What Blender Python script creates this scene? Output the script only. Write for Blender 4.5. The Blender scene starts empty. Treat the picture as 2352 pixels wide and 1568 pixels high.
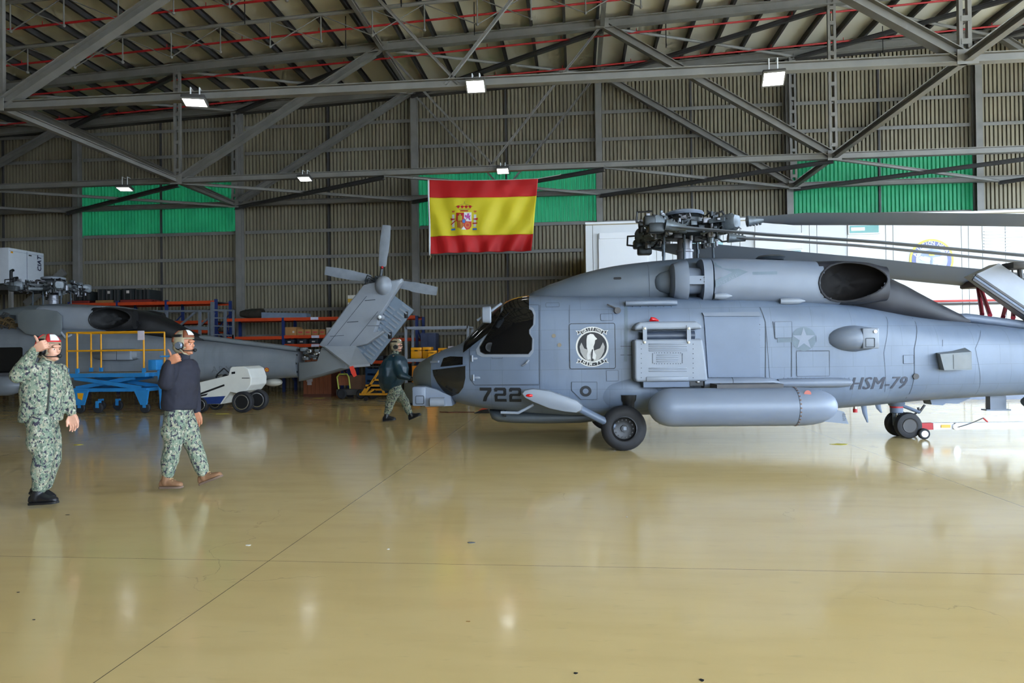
import bpy, bmesh, math, random
from mathutils import Vector, Matrix
random.seed(7)
SC = bpy.context.scene
COL = SC.collection
R = math.radians
# ------------------------------------------------------------------ camera
F = 1568.0; YAW = R(5.4); PIT = R(0.475); ROLL = 0.0123; CH = 1.6
r0 = Vector((math.cos(YAW), math.sin(YAW), 0)); f0 = Vector((-math.sin(YAW), math.cos(YAW), 0)); u0 = Vector((0, 0, 1))
FW = f0 * math.cos(PIT) + u0 * math.sin(PIT)
UP = u0 * math.cos(PIT) - f0 * math.sin(PIT)
RT = r0 * math.cos(ROLL) - UP * math.sin(ROLL)
UP = UP * math.cos(ROLL) + r0 * math.sin(ROLL)
CAMP = Vector((0, 0, CH))
cd = bpy.data.cameras.new('camera'); cam = bpy.data.objects.new('camera', cd); COL.objects.link(cam)
cd.sensor_width = 36; cd.lens = F / 2352 * 36; cd.clip_end = 500; cd.clip_start = 0.05
m = Matrix.Identity(4)
for i in range(3):
    m[i][0] = RT[i]; m[i][1] = UP[i]; m[i][2] = -FW[i]; m[i][3] = CAMP[i]
cam.matrix_world = m
SC.camera = cam
# ------------------------------------------------------------------ light: overcast sky entering through the open doors on the right and front right
W = bpy.data.worlds.new('sky'); SC.world = W; W.use_nodes = True
nt = W.node_tree
bg = nt.nodes['Background']; bg.inputs['Color'].default_value = (0.66, 0.81, 1.0, 1); bg.inputs['Strength'].default_value = 14.5
def portal(name, loc, rot, sx, sy):
    l = bpy.data.lights.new(name, 'AREA'); l.shape = 'RECTANGLE'; l.size = sx; l.size_y = sy
    l.cycles.is_portal = True
    o = bpy.data.objects.new(name, l); COL.objects.link(o); o.location = loc; o.rotation_euler = rot
    return o
XL, XR, YF, YB = -30.0, 25.0, -13.0, 28.0
DOORH, DY0, DY1_ = 9.5, -12.5, 24.0
FX0 = 2.5
portal('daylight_portal', (XR, (DY0 + DY1_) / 2, DOORH / 2), (0, R(90), 0), DOORH, DY1_ - DY0)
portal('daylight_portal_front', ((FX0 + XR) / 2, YF, DOORH / 2), (R(90), 0, 0), XR - FX0, DOORH)
SC.view_settings.view_transform = 'Standard'; SC.view_settings.look = 'None'
SC.view_settings.gamma = 1.0; SC.view_settings.use_curve_mapping = False
SC.view_settings.exposure = 0.0
SC.cycles.use_denoising = True
SC.cycles.max_bounces = 5; SC.cycles.diffuse_bounces = 4; SC.cycles.glossy_bounces = 2; SC.cycles.transmission_bounces = 2; SC.cycles.transparent_max_bounces = 4
SC.cycles.use_adaptive_sampling = True; SC.cycles.adaptive_threshold = 0.12; SC.cycles.adaptive_min_samples = 12
SC.cycles.sample_clamp_indirect = 6.0
SC.cycles.caustics_reflective = False; SC.cycles.caustics_refractive = False
# ------------------------------------------------------------------ helpers
def ray(x, y): return FW * F + RT * (x - 1176) - UP * (y - 784)
def gnd(x, y, z=0.0):
    d = ray(x, y); return CAMP + d * ((z - CH) / d.z)
def at(x, y, Y):
    d = ray(x, y); return CAMP + d * (Y / d.y)
def lin(v):
    v /= 255.0
    return v / 12.92 if v <= 0.04045 else ((v + 0.055) / 1.055) ** 2.4
def c8(r, g, b): return (lin(r), lin(g), lin(b), 1)
MATS = {}
def mat(name, col, rough=0.55, metal=0.0, var=0.10, scale=5.0, bump=0.0, bscale=40.0, emit=None, estr=0, spec=0.5, stretch=None):
    if name in MATS: return MATS[name]
    M = bpy.data.materials.new(name); M.use_nodes = True; MATS[name] = M
    n = M.node_tree.nodes; l = M.node_tree.links; b = n['Principled BSDF']
    b.inputs['Roughness'].default_value = rough; b.inputs['Metallic'].default_value = metal
    b.inputs['Specular IOR Level'].default_value = spec
    tc = n.new('ShaderNodeTexCoord'); mp = n.new('ShaderNodeMapping'); l.new(tc.outputs['Object'], mp.inputs[0])
    if stretch: mp.inputs['Scale'].default_value = stretch
    no = n.new('ShaderNodeTexNoise'); no.inputs['Scale'].default_value = scale; no.inputs['Detail'].default_value = 4
    l.new(mp.outputs[0], no.inputs['Vector'])
    mx = n.new('ShaderNodeMix'); mx.data_type = 'RGBA'; mx.name = 'mixcol'
    mx.inputs[6].default_value = (*[c * (1 - var) for c in col[:3]], 1); mx.inputs[7].default_value = (*[min(1, c * (1 + var)) for c in col[:3]], 1)
    cr = n.new('ShaderNodeMapRange'); cr.inputs[1].default_value = 0.3; cr.inputs[2].default_value = 0.7
    l.new(no.outputs[0], cr.inputs[0]); l.new(cr.outputs[0], mx.inputs[0]); l.new(mx.outputs[2], b.inputs['Base Color'])
    if bump:
        nb = n.new('ShaderNodeTexNoise'); nb.inputs['Scale'].default_value = bscale; l.new(tc.outputs['Object'], nb.inputs['Vector'])
        bp = n.new('ShaderNodeBump'); bp.inputs['Strength'].default_value = bump; bp.inputs['Distance'].default_value = 0.02
        l.new(nb.outputs[0], bp.inputs['Height']); l.new(bp.outputs[0], b.inputs['Normal'])
    if emit:
        b.inputs['Emission Color'].default_value = emit; b.inputs['Emission Strength'].default_value = estr
    return M
class MB:
    """collects geometry; build() links it as ONE mesh object"""
    def __init__(s): s.v = []; s.f = []; s.mi = []; s.cur = 0
    def add(s, vs, fs):
        o = len(s.v); s.v += [tuple(p) for p in vs]
        for f in fs: s.f.append([o + i for i in f]); s.mi.append(s.cur)
        return s
    def box(s, x0, x1, y0, y1, z0, z1):
        return s.add([(x, y, z) for z in (z0, z1) for y in (y0, y1) for x in (x0, x1)],
                     [(0, 2, 3, 1), (4, 5, 7, 6), (0, 1, 5, 4), (2, 6, 7, 3), (0, 4, 6, 2), (1, 3, 7, 5)])
    def rbox(s, x0, x1, y0, y1, z0, z1, r=0.02):
        # chamfered box
        bm = bmesh.new(); bmesh.ops.create_cube(bm, size=1)
        for v in bm.verts: v.co = Vector(((x0 + x1) / 2 + v.co.x * (x1 - x0), (y0 + y1) / 2 + v.co.y * (y1 - y0), (z0 + z1) / 2 + v.co.z * (z1 - z0)))
        bmesh.ops.bevel(bm, geom=bm.edges[:], offset=r, segments=2, affect='EDGES', profile=0.5)
        return s.frombm(bm)
    def frombm(s, bm):
        bm.verts.index_update(); s.add([v.co[:] for v in bm.verts], [[v.index for v in f.verts] for f in bm.faces]); bm.free(); return s
    def frame(s, p, q, ref=None):
        d = (Vector(q) - Vector(p)); L = d.length; d.normalize()
        ref = Vector(ref) if ref else (Vector((0, 0, 1)) if abs(d.z) < 0.95 else Vector((0, 1, 0)))
        a = d.cross(ref).normalized(); b = a.cross(d).normalized()
        return d, a, b, L
    def bar(s, p, q, w, h, ref=None, oa=0, ob=0):
        d, a, b, L = s.frame(p, q, ref); p = Vector(p) + a * oa + b * ob; q = Vector(q) + a * oa + b * ob
        vs = [e + a * (i * w / 2) + b * (j * h / 2) for e in (p, q) for j in (-1, 1) for i in (-1, 1)]
        return s.add(vs, [(0, 2, 3, 1), (4, 5, 7, 6), (0, 1, 5, 4), (2, 6, 7, 3), (0, 4, 6, 2), (1, 3, 7, 5)])
    def hbar(s, p, q, w, h, t=0.02, ref=None):
        s.bar(p, q, w, t, ref, 0, h / 2 - t / 2); s.bar(p, q, w, t, ref, 0, -h / 2 + t / 2); return s.bar(p, q, t, h - 2 * t, ref)
    def tube(s, p, q, r, r2=None, n=10, cap=True):
        d, a, b, L = s.frame(p, q); r2 = r if r2 is None else r2
        vs = []
        for e, rr in ((Vector(p), r), (Vector(q), r2)):
            for i in range(n):
                t = 2 * math.pi * i / n; vs.append(e + a * (rr * math.cos(t)) + b * (rr * math.sin(t)))
        fs = [(i, (i + 1) % n, n + (i + 1) % n, n + i) for i in range(n)]
        if cap: fs += [tuple(range(n - 1, -1, -1)), tuple(range(n, 2 * n))]
        return s.add(vs, fs)
    def path(s, pts, r, n=8):
        for i in range(len(pts) - 1): s.tube(pts[i], pts[i + 1], r, n=n)
        for p in pts[1:-1]: s.ball(p, r, r, r, 6, 4)
        return s
    def ball(s, c, rx, ry, rz, nu=14, nv=8):
        rings = []
        vs = [(c[0], c[1], c[2] - rz)]
        for j in range(1, nv):
            ph = -math.pi / 2 + math.pi * j / nv
            for i in range(nu):
                t = 2 * math.pi * i / nu
                vs.append((c[0] + rx * math.cos(ph) * math.cos(t), c[1] + ry * math.cos(ph) * math.sin(t), c[2] + rz * math.sin(ph)))
        vs.append((c[0], c[1], c[2] + rz)); fs = []
        for i in range(nu): fs.append((0, 1 + (i + 1) % nu, 1 + i))
        for j in range(nv - 2):
            for i in range(nu):
                a = 1 + j * nu + i; b = 1 + j * nu + (i + 1) % nu; fs.append((a, b, b + nu, a + nu))
        l = len(vs) - 1; o = 1 + (nv - 2) * nu
        for i in range(nu): fs.append((o + i, o + (i + 1) % nu, l))
        return s.add(vs, fs)
    def lathe(s, prof, o=(0, 0, 0), axis='z', n=24, caps=True):
        """prof: list of (r, h) along axis"""
        ax = {'x': (Vector((1, 0, 0)), Vector((0, 1, 0)), Vector((0, 0, 1))), 'y': (Vector((0, 1, 0)), Vector((0, 0, 1)), Vector((1, 0, 0))), 'z': (Vector((0, 0, 1)), Vector((1, 0, 0)), Vector((0, 1, 0)))}[axis]
        vs = []; o = Vector(o)
        for r, h in prof:
            for i in range(n):
                t = 2 * math.pi * i / n; vs.append(o + ax[0] * h + ax[1] * (r * math.cos(t)) + ax[2] * (r * math.sin(t)))
        fs = []
        for j in range(len(prof) - 1):
            for i in range(n): fs.append((j * n + i, j * n + (i + 1) % n, (j + 1) * n + (i + 1) % n, (j + 1) * n + i))
        if caps: fs.append(tuple(range(n - 1, -1, -1))); k = (len(prof) - 1) * n; fs.append(tuple(range(k, k + n)))
        else:
            j = len(prof) - 1
            for i in range(n): fs.append((j * n + i, j * n + (i + 1) % n, (i + 1) % n, i))
        return s.add(vs, fs)
    def loft(s, rings, caps=True):
        n = len(rings[0]); vs = [p for r in rings for p in r]; fs = []
        for j in range(len(rings) - 1):
            for i in range(n): fs.append((j * n + i, j * n + (i + 1) % n, (j + 1) * n + (i + 1) % n, (j + 1) * n + i))
        if caps:
            fs.append(tuple(range(n - 1, -1, -1))); k = (len(rings) - 1) * n; fs.append(tuple(range(k, k + n)))
        return s.add(vs, fs)
    def prism(s, poly, fn0, fn1):
        """poly: 2d points; fn0/fn1 map (a,b) -> 3d for the two faces"""
        n = len(poly); vs = [fn0(*p) for p in poly] + [fn1(*p) for p in poly]
        fs = [tuple(range(n - 1, -1, -1)), tuple(range(n, 2 * n))] + [(i, (i + 1) % n, n + (i + 1) % n, n + i) for i in range(n)]
        return s.add(vs, fs)
    def build(s, name, material, parent=None, smooth=35, recalc=True):
        me = bpy.data.meshes.new(name); me.from_pydata(s.v, [], s.f); me.validate(clean_customdata=False)
        ms = material if isinstance(material, (list, tuple)) else [material]
        for mm in ms: me.materials.append(mm)
        if len(ms) > 1 and len(me.polygons) == len(s.mi): me.polygons.foreach_set('material_index', s.mi)
        if recalc:
            bm = bmesh.new(); bm.from_mesh(me); bmesh.ops.recalc_face_normals(bm, faces=bm.faces[:]); bm.to_mesh(me); bm.free()
        if smooth:
            me.polygons.foreach_set('use_smooth', [True] * len(me.polygons)); me.set_sharp_from_angle(angle=R(smooth))
        o = bpy.data.objects.new(name, me); COL.objects.link(o)
        if parent: o.parent = parent
        return o
def tag(o, label=None, cat=None, group=None, kind=None):
    if label: o['label'] = label
    if cat: o['category'] = cat
    if group: o['group'] = group
    if kind: o['kind'] = kind
    return o
def empty(name, loc=(0, 0, 0), rz=0):
    o = bpy.data.objects.new(name, None); COL.objects.link(o); o.location = loc; o.rotation_euler = (0, 0, rz); o.empty_display_size = 0.2
    return o
def thing(name, label, cat, loc=(0, 0, 0), rz=0, group=None): return tag(empty(name, loc, rz), label, cat, group)
def dup(o, parent=None):
    c = o.copy(); COL.objects.link(c)
    if parent: c.parent = parent
    for ch in list(o.children): dup(ch, c)
    return c
def B(name, material, parent, *boxes):
    mb = MB()
    for b in boxes: mb.box(*b)
    return mb.build(name, material, parent, smooth=0)
TMP = bpy.data.scenes.new('scratch')
def evalmesh(o):
    # evaluate modifiers in a scratch scene, so that the big scene is not re-evaluated each time
    TMP.collection.objects.link(o); vl = TMP.view_layers[0]; vl.update()
    me = bpy.data.meshes.new_from_object(o.evaluated_get(vl.depsgraph)); TMP.collection.objects.unlink(o); return me
def text_mesh(txt, size, shear=0, spacing=1.0, offset=0.0):
    cu = bpy.data.curves.new('t', 'FONT'); cu.body = txt; cu.size = size; cu.shear = shear; cu.align_x = 'CENTER'; cu.align_y = 'CENTER'; cu.space_character = spacing
    cu.resolution_u = 2; cu.offset = offset
    o = bpy.data.objects.new('t', cu); me = evalmesh(o)
    vs = [v.co.copy() for v in me.vertices]; fs = [list(p.vertices) for p in me.polygons]
    bpy.data.objects.remove(o); bpy.data.curves.remove(cu); bpy.data.meshes.remove(me)
    return vs, fs
# ------------------------------------------------------------------ common materials
M_STEEL = mat('painted_steel', c8(130, 127, 122), 0.55, 0.05, 0.12, 2.0)
M_STEEL_D = mat('dark_steel', c8(72, 70, 70), 0.55, 0.2, 0.12, 3.0)
M_WHITE = mat('white_paint', c8(235, 238, 242), 0.4, 0, 0.02)
M_BLACK = mat('black_paint', c8(22, 22, 24), 0.5, 0, 0.1)
M_RUB = mat('rubber', c8(34, 34, 38), 0.7, 0, 0.15, 8)
M_RED = mat('red_paint', c8(178, 30, 34), 0.5, 0, 0.08)
M_ORANGE = mat('rack_orange', c8(205, 70, 28), 0.5, 0, 0.08)
M_BLUE = mat('rack_blue', c8(32, 50, 105), 0.5, 0, 0.08)
M_CHROME = mat('bright_metal', c8(190, 192, 196), 0.25, 0.9, 0.05)
M_GLASSD = mat('dark_glass', c8(14, 14, 15), 0.06, 0, 0.1)
M_YEL = mat('yellow_paint', c8(232, 160, 20), 0.45, 0, 0.06)
# ------------------------------------------------------------------ hangar shell
def zc(X): return 12.3 + 0.049 * (X + 2.5)          # centre of the top chords
def zr(X): return zc(X) + 0.36                       # roof sheet
def floor_mat():
    M = bpy.data.materials.new('epoxy_floor'); M.use_nodes = True; n = M.node_tree.nodes; l = M.node_tree.links; b = n['Principled BSDF']
    tc = n.new('ShaderNodeTexCoord'); sep = n.new('ShaderNodeSeparateXYZ'); l.new(tc.outputs['Object'], sep.inputs[0])
    def noise(sc, det=4, stretch=None):
        no = n.new('ShaderNodeTexNoise'); no.inputs['Scale'].default_value = sc; no.inputs['Detail'].default_value = det
        if stretch:
            mp = n.new('ShaderNodeMapping'); mp.inputs['Scale'].default_value = stretch; l.new(tc.outputs['Object'], mp.inputs[0]); l.new(mp.outputs[0], no.inputs['Vector'])
        else: l.new(tc.outputs['Object'], no.inputs['Vector'])
        return no.outputs[0]
    def math_(op, a, b_=None, c=None):
        q = n.new('ShaderNodeMath'); q.operation = op
        for i, x in enumerate((a, b_, c)):
            if x is None: continue
            if isinstance(x, (int, float)): q.inputs[i].default_value = x
            else: l.new(x, q.inputs[i])
        return q.outputs[0]
    def mix(f, a, bcol):
        q = n.new('ShaderNodeMix'); q.data_type = 'RGBA'
        l.new(f, q.inputs[0])
        for i, x in ((6, a), (7, bcol)):
            if isinstance(x, tuple): q.inputs[i].default_value = x
            else: l.new(x, q.inputs[i])
        return q.outputs[2]
    def rng(x, a, b_, c=0, d=1):
        q = n.new('ShaderNodeMapRange'); l.new(x, q.inputs[0]); q.inputs[1].default_value = a; q.inputs[2].default_value = b_; q.inputs[3].default_value = c; q.inputs[4].default_value = d
        return q.outputs[0]
    col = mix(rng(noise(0.35, 5), 0.3, 0.7), c8(216, 190, 132), c8(226, 202, 148))
    col = mix(rng(noise(2.0, 6, (0.5, 2.2, 1)), 0.45, 0.75, 0, 0.35), col, c8(202, 176, 122))
    col = mix(rng(noise(6.0, 8, (1, 3.0, 1)), 0.62, 0.8, 0, 0.25), col, c8(166, 150, 114))
    # expansion joints
    def joint(axis, pos, w):
        d = math_('ABSOLUTE', math_('SUBTRACT', sep.outputs[axis], pos)); return math_('LESS_THAN', d, w)
    J = None
    for ax, ps in ((0, (-15.6, -8.98, -2.35, 4.27, 10.9, 17.5)), (1, (-8.2, -1.6, 5.0, 18.2, 24.8))):
        for p in ps:
            j = joint(ax, p, 0.0035 if ax == 0 else 0.003); J = j if J is None else math_('MAXIMUM', J, j)
    col = mix(math_('MULTIPLY', J, 0.8), col, c8(70, 66, 56))
    # hairline cracks
    vo = n.new('ShaderNodeTexVoronoi'); vo.feature = 'DISTANCE_TO_EDGE'; vo.inputs['Scale'].default_value = 0.33
    wr = n.new('ShaderNodeVectorMath'); wr.operation = 'ADD'; nn = n.new('ShaderNodeTexNoise'); nn.inputs['Scale'].default_value = 1.2; nn.inputs['Detail'].default_value = 5
    l.new(tc.outputs['Object'], nn.inputs['Vector']); l.new(tc.outputs['Object'], wr.inputs[0]); l.new(nn.outputs['Color'], wr.inputs[1]); l.new(wr.outputs[0], vo.inputs['Vector'])
    crack = math_('MULTIPLY', math_('LESS_THAN', vo.outputs['Distance'], 0.0011), rng(noise(0.5), 0.5, 0.6, 0, 0.3))
    col = mix(crack, col, c8(96, 90, 76))
    l.new(col, b.inputs['Base Color'])
    l.new(rng(noise(3.0, 6, (0.6, 2.0, 1)), 0.3, 0.7, 0.09, 0.17), b.inputs['Roughness'])
    bp = n.new('ShaderNodeBump'); bp.inputs['Strength'].default_value = 0.05; bp.inputs['Distance'].default_value = 0.02
    l.new(noise(1.6, 3), bp.inputs['Height']); l.new(bp.outputs[0], b.inputs['Normal'])
    b.inputs['Specular IOR Level'].default_value = 0.55
    return M
FLOOR = tag(MB().box(XL, XR, YF, YB, -0.3, 0).build('floor', floor_mat(), smooth=0), 'glossy tan epoxy hangar floor with thin expansion joints', None, None, 'structure')
tag(MB().box(-150, 150, -150, 120, -0.6, -0.32).build('ground', mat('apron_concrete', c8(200, 200, 196), 0.9, 0, 0.08, 0.2), smooth=0), 'pale concrete apron outside the hangar', None, None, 'structure')
# worn paint marks and chips on the floor
def mark(name, px, py, w, h, mm, seed):
    rnd = random.Random(seed); g = gnd(px, py); k = 11
    pts = [(w / 2 * math.cos(2 * math.pi * i / k) * rnd.uniform(.5, 1), h / 2 * math.sin(2 * math.pi * i / k) * rnd.uniform(.5, 1)) for i in range(k)]
    return MB().prism(pts, lambda a, b: (g.x + a, g.y + b, 0.0005), lambda a, b: (g.x + a, g.y + b, 0.0025)).build(name, mm, FLOOR, smooth=0)
M_MY = mat('worn_yellow_mark', c8(205, 190, 40), 0.5, 0, 0.1); M_MG = mat('grey_chip', c8(112, 112, 112), 0.7); M_MW = mat('white_chip', c8(225, 225, 220), 0.6)
for i, (x, y, w, h, mm) in enumerate([(180, 1021, .22, .16, M_MY), (1930, 1020, .36, .22, M_MY), (512, 950, .5, .25, M_MY), (735, 914, .5, .2, M_MY), (1083, 1246, .10, .05, M_MG), (570, 1252, .055, .04, M_MW), (892, 1261, .025, .03, M_MW), (155, 1182, .06, .02, M_BLACK), (1440, 1187, .02, .03, M_MW), (78, 1423, .025, .015, M_BLACK), (42, 1360, .025, .015, M_BLACK), (1322, 1546, .03, .02, M_BLACK), (1612, 1562, .03, .03, M_BLACK), (1075, 1427, .035, .015, mat('tan_chip', c8(150, 110, 50)))]):
    mark('paint_mark', x, y, w, h, mm, i)
# walls
M_SHEET = mat('corrugated_sheet', c8(142, 133, 111), 0.65, 0, 0.14, 0.7, stretch=(3, 1, 0.4))
M_GREEN = bpy.data.materials.new('green_translucent_sheet'); M_GREEN.use_nodes = True
_n = M_GREEN.node_tree.nodes; _l = M_GREEN.node_tree.links; _b = _n['Principled BSDF']; _b.inputs['Roughness'].default_value = 0.5
_no = _n.new('ShaderNodeTexNoise'); _no.inputs['Scale'].default_value = 1.2; _tc = _n.new('ShaderNodeTexCoord'); _l.new(_tc.outputs['Object'], _no.inputs['Vector'])
_mx = _n.new('ShaderNodeMix'); _mx.data_type = 'RGBA'; _mx.inputs[6].default_value = c8(26, 120, 80); _mx.inputs[7].default_value = c8(52, 160, 108); _l.new(_no.outputs[0], _mx.inputs[0]); _l.new(_mx.outputs[2], _b.inputs['Base Color'])
_tr = _n.new('ShaderNodeBsdfTranslucent'); _l.new(_mx.outputs[2], _tr.inputs['Color']); _ms = _n.new('ShaderNodeMixShader'); _ms.inputs[0].default_value = 0.10
_l.new(_b.outputs[0], _ms.inputs[1]); _l.new(_tr.outputs[0], _ms.inputs[2]); _l.new(_ms.outputs[0], _n['Material Output'].inputs['Surface'])
PITCH = 0.153
def sheet(x0, x1, z0, ztop, Y, name, mm, parent):
    mb = MB(); n = max(1, round((x1 - x0) / PITCH)); p = (x1 - x0) / n; prof = []
    for i in range(n):
        for u, d in ((0, 0), (0.05, -0.13), (0.68, -0.13), (0.74, 0)): prof.append((x0 + (i + u) * p, d))
    prof.append((x1, 0)); vs = []
    for x, d in prof: vs += [(x, Y + d, z0), (x, Y + d, ztop(x))]
    mb.add(vs, [(2 * i, 2 * i + 2, 2 * i + 3, 2 * i + 1) for i in range(len(prof) - 1)])
    return mb.build(name, mm, parent, smooth=0, recalc=False)
COLX = [-28.8, -21.42, -14.09, -6.55, 0.99, 8.36, 15.35, 22.3]
wb = tag(empty('wall_back'), 'dark beige corrugated back wall of the hangar', None, None, 'structure')
edges = [XL] + COLX + [XR]
for i in range(len(edges) - 1):
    x0, x1 = edges[i], edges[i + 1]; green = edges[i] in (-21.42, -6.55, 8.36)
    sheet(x0, x1, 0, lambda x: 6.6, YB, 'cladding_sheet', M_SHEET, wb)
    sheet(x0, x1, 6.6, lambda x: 8.85, YB, 'green_sheet' if green else 'cladding_sheet', M_GREEN if green else M_SHEET, wb)
    sheet(x0, x1, 8.85, lambda x: zr(x), YB, 'cladding_sheet', M_SHEET, wb)
    xm = (x0 + x1) / 2
    MB().box(xm - .035, xm + .035, YB - .2, YB - .06, 0, zr(xm) - .1).build('sag_rail', M_STEEL_D, wb, smooth=0)
for k in range(9):
    z = 3.3 + 1.1 * k - (2.2 if k == 8 else 0)
    z = [1.1, 2.2, 3.3, 4.4, 5.5, 6.6, 8.85, 9.95, 11.05][k]
    for i in range(len(edges) - 1):
        mb = MB(); x0, x1 = edges[i] + .15, edges[i + 1] - .15
        mb.box(x0, x1, YB - .25, YB - .24, z - .07, z + .07); mb.box(x0, x1, YB - .25, YB - .06, z + .06, z + .07)
        mb.build('girt', M_STEEL, wb, smooth=0)
for X in COLX:
    mb = MB().hbar((X, YB - .42, 0), (X, YB - .42, zc(X)), .25, .28, .025, ref=(0, 1, 0)); mb.build('column', M_STEEL, wb, smooth=0)
MB().hbar((XL, YB - .3, zc(XL) + .1), (XR, YB - .3, zc(XR) + .1), .25, .4, .03).build('eave_beam', M_STEEL_D, wb, smooth=0)
# side walls (left closed, right and front open below the lintel)
M_WALL = mat('side_cladding', c8(128, 122, 106), 0.7, 0, 0.1, 0.5)
tag(MB().box(XL - .2, XL, YF, YB, 0, zr(XL)).build('wall_left', M_WALL, smooth=0), 'corrugated left wall of the hangar', None, None, 'structure')
mb = MB(); mb.box(XR, XR + .2, YF, YB, DOORH, zr(XR)); mb.box(XR, XR + .2, DY1_, YB, 0, DOORH); mb.box(XR, XR + .2, YF, DY0, 0, DOORH)
tag(mb.build('wall_right', M_WALL, smooth=0), 'right wall above the open hangar doors', None, None, 'structure')
mb = MB().box(XL, FX0, YF - .2, YF, 0, 13.6); mb.box(FX0, XR, YF - .2, YF, DOORH, 13.6)
tag(mb.build('wall_front', M_WALL, smooth=0), 'wall behind the camera', None, None, 'structure')
# ceiling
ce = tag(empty('ceiling'), 'pale sloping hangar roof sheets on close purlins', None, None, 'structure')
M_ROOF = mat('roof_sheet', c8(232, 227, 210), 0.7, 0, 0.07, 0.35, stretch=(1, .3, 1))
mb = MB(); mb.add([(XL, YF, zr(XL)), (XR, YF, zr(XR)), (XR, YB, zr(XR)), (XL, YB, zr(XL)), (XL, YF, zr(XL) + .1), (XR, YF, zr(XR) + .1), (XR, YB, zr(XR) + .1), (XL, YB, zr(XL) + .1)],
                 [(0, 1, 2, 3), (7, 6, 5, 4), (0, 4, 5, 1), (1, 5, 6, 2), (2, 6, 7, 3), (3, 7, 4, 0)])
mb.build('roof_sheet', M_ROOF, ce, smooth=0)
pm = MB(); pm.box(-.045, .045, 0, YB - YF, .20, .21); pm.box(-.045, .045, 0, YB - YF, -.01, 0); pm.box(-.045, -.035, 0, YB - YF, 0, .2)
p0 = pm.build('purlin', M_STEEL_D, ce, smooth=0)
X = XL + .6; first = True
while X < XR - .3:
    o = p0 if first else p0.copy()
    if not first: COL.objects.link(o)
    o.location = (X, YF, zr(X) - .22); first = False; X += 1.12
# roof trusses
ZB = 7.72
BN = [-29.1, -14.15, -2.8, 8.45, 23.4]; TN = [-21.7, -6.6, 1.0, 15.9]
def truss(Y, label):
    t = tag(empty('roof_truss', (0, Y, 0)), label, 'roof truss', 'roof trusses', 'structure')
    P = lambda X, top: (X, 0, zc(X) if top else ZB)
    MB().hbar((XL, 0, ZB), (XR, 0, ZB), .20, .20, .02).build('bottom_chord', M_STEEL, t, smooth=0)
    MB().hbar((XL, 0, zc(XL)), (XR, 0, zc(XR)), .24, .30, .025).build('top_chord', M_STEEL, t, smooth=0)
    for a, b in ((-29.1, -21.7), (-14.15, -21.7), (-14.15, -6.6), (8.45, 1.0), (8.45, 15.9), (23.4, 15.9)):
        if b > XR or a > XR: continue
        MB().hbar(P(a, False), P(b, True), .24, .24, .022).build('diagonal', M_STEEL, t, smooth=0)
    for a, b in ((-2.65, -6.6), (-2.95, 1.0)):
        MB().hbar(P(a, False), P(b, True), .07, .07, .012).build('tie', M_STEEL, t, smooth=0)
    for X in (-14.15, 8.45, -29.1):
        mb = MB()
        for s in (-1, 1): mb.box(X + s * .09 - .04, X + s * .09 + .04, -.05, .05, ZB, zc(X))
        z = ZB + .3
        while z < zc(X) - .2: mb.box(X - .09, X + .09, -.06, .06, z, z + .12); z += .5
        mb.build('post', M_STEEL, t, smooth=0)
    for X, top in [(x, False) for x in BN[:4] if x != -2.8] + [(x, True) for x in TN]:
        z = zc(X) if top else ZB
        MB().box(X - .22, X + .22, -.135, -.12, z - .16, z + .16).build('gusset', M_STEEL, t, smooth=0)
    return t
YA, YBT, YC = 15.6, 23.2, 27.3
truss(YA, 'nearest grey steel roof truss carrying three large lamps')
truss(YBT, 'middle grey steel roof truss carrying three small lamps')
truss(YC, 'farthest grey steel roof truss close in front of the back wall')
truss(0.4, 'grey steel roof truss overhead behind the camera')
truss(8.0, 'grey steel roof truss overhead nearest the camera')
# longitudinal ties and flat bracing between trusses
br = tag(empty('roof_bracing'), 'grey steel cross bracing and ties between the roof trusses', 'bracing', None, 'structure')
ys = (0.4, 8.0, YA, YBT, YC)
for i in range(1, 4):
    a, b = ys[i], ys[i + 1]
    for X in (-14.15, 8.45): MB().hbar((X, a, ZB - .02), (X, b, ZB - .02), .16, .16, .02).build('tie_beam', M_STEEL, br, smooth=0)
    for X in (-21.7, -6.6, 1.0, 15.9): MB().hbar((X, a, zc(X) - .05), (X, b, zc(X) - .05), .14, .16, .02).build('tie_beam', M_STEEL, br, smooth=0)
NX = [-29.1, -21.7, -14.15, -6.6, 1.0, 8.45, 15.9, 21]
for i in range(len(NX) - 1):
    a, b = NX[i], NX[i + 1]
    MB().hbar((a, YBT, ZB - .08), (b, YC, ZB - .08), .1, .1, .015).build('brace', M_STEEL, br, smooth=0)
    MB().hbar((b, YBT, ZB - .16), (a, YC, ZB - .16), .13, .13, .015).build('brace', M_STEEL_D, br, smooth=0)
    MB().tube((a, YBT, zc(a) - .08), (b, YC, zc(b) - .08), .055, n=8).build('brace', M_STEEL, br)
    MB().hbar((b, YBT, zc(b) - .2), (a, YC, zc(a) - .2), .14, .14, .015).build('brace', M_STEEL_D, br, smooth=0)
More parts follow.
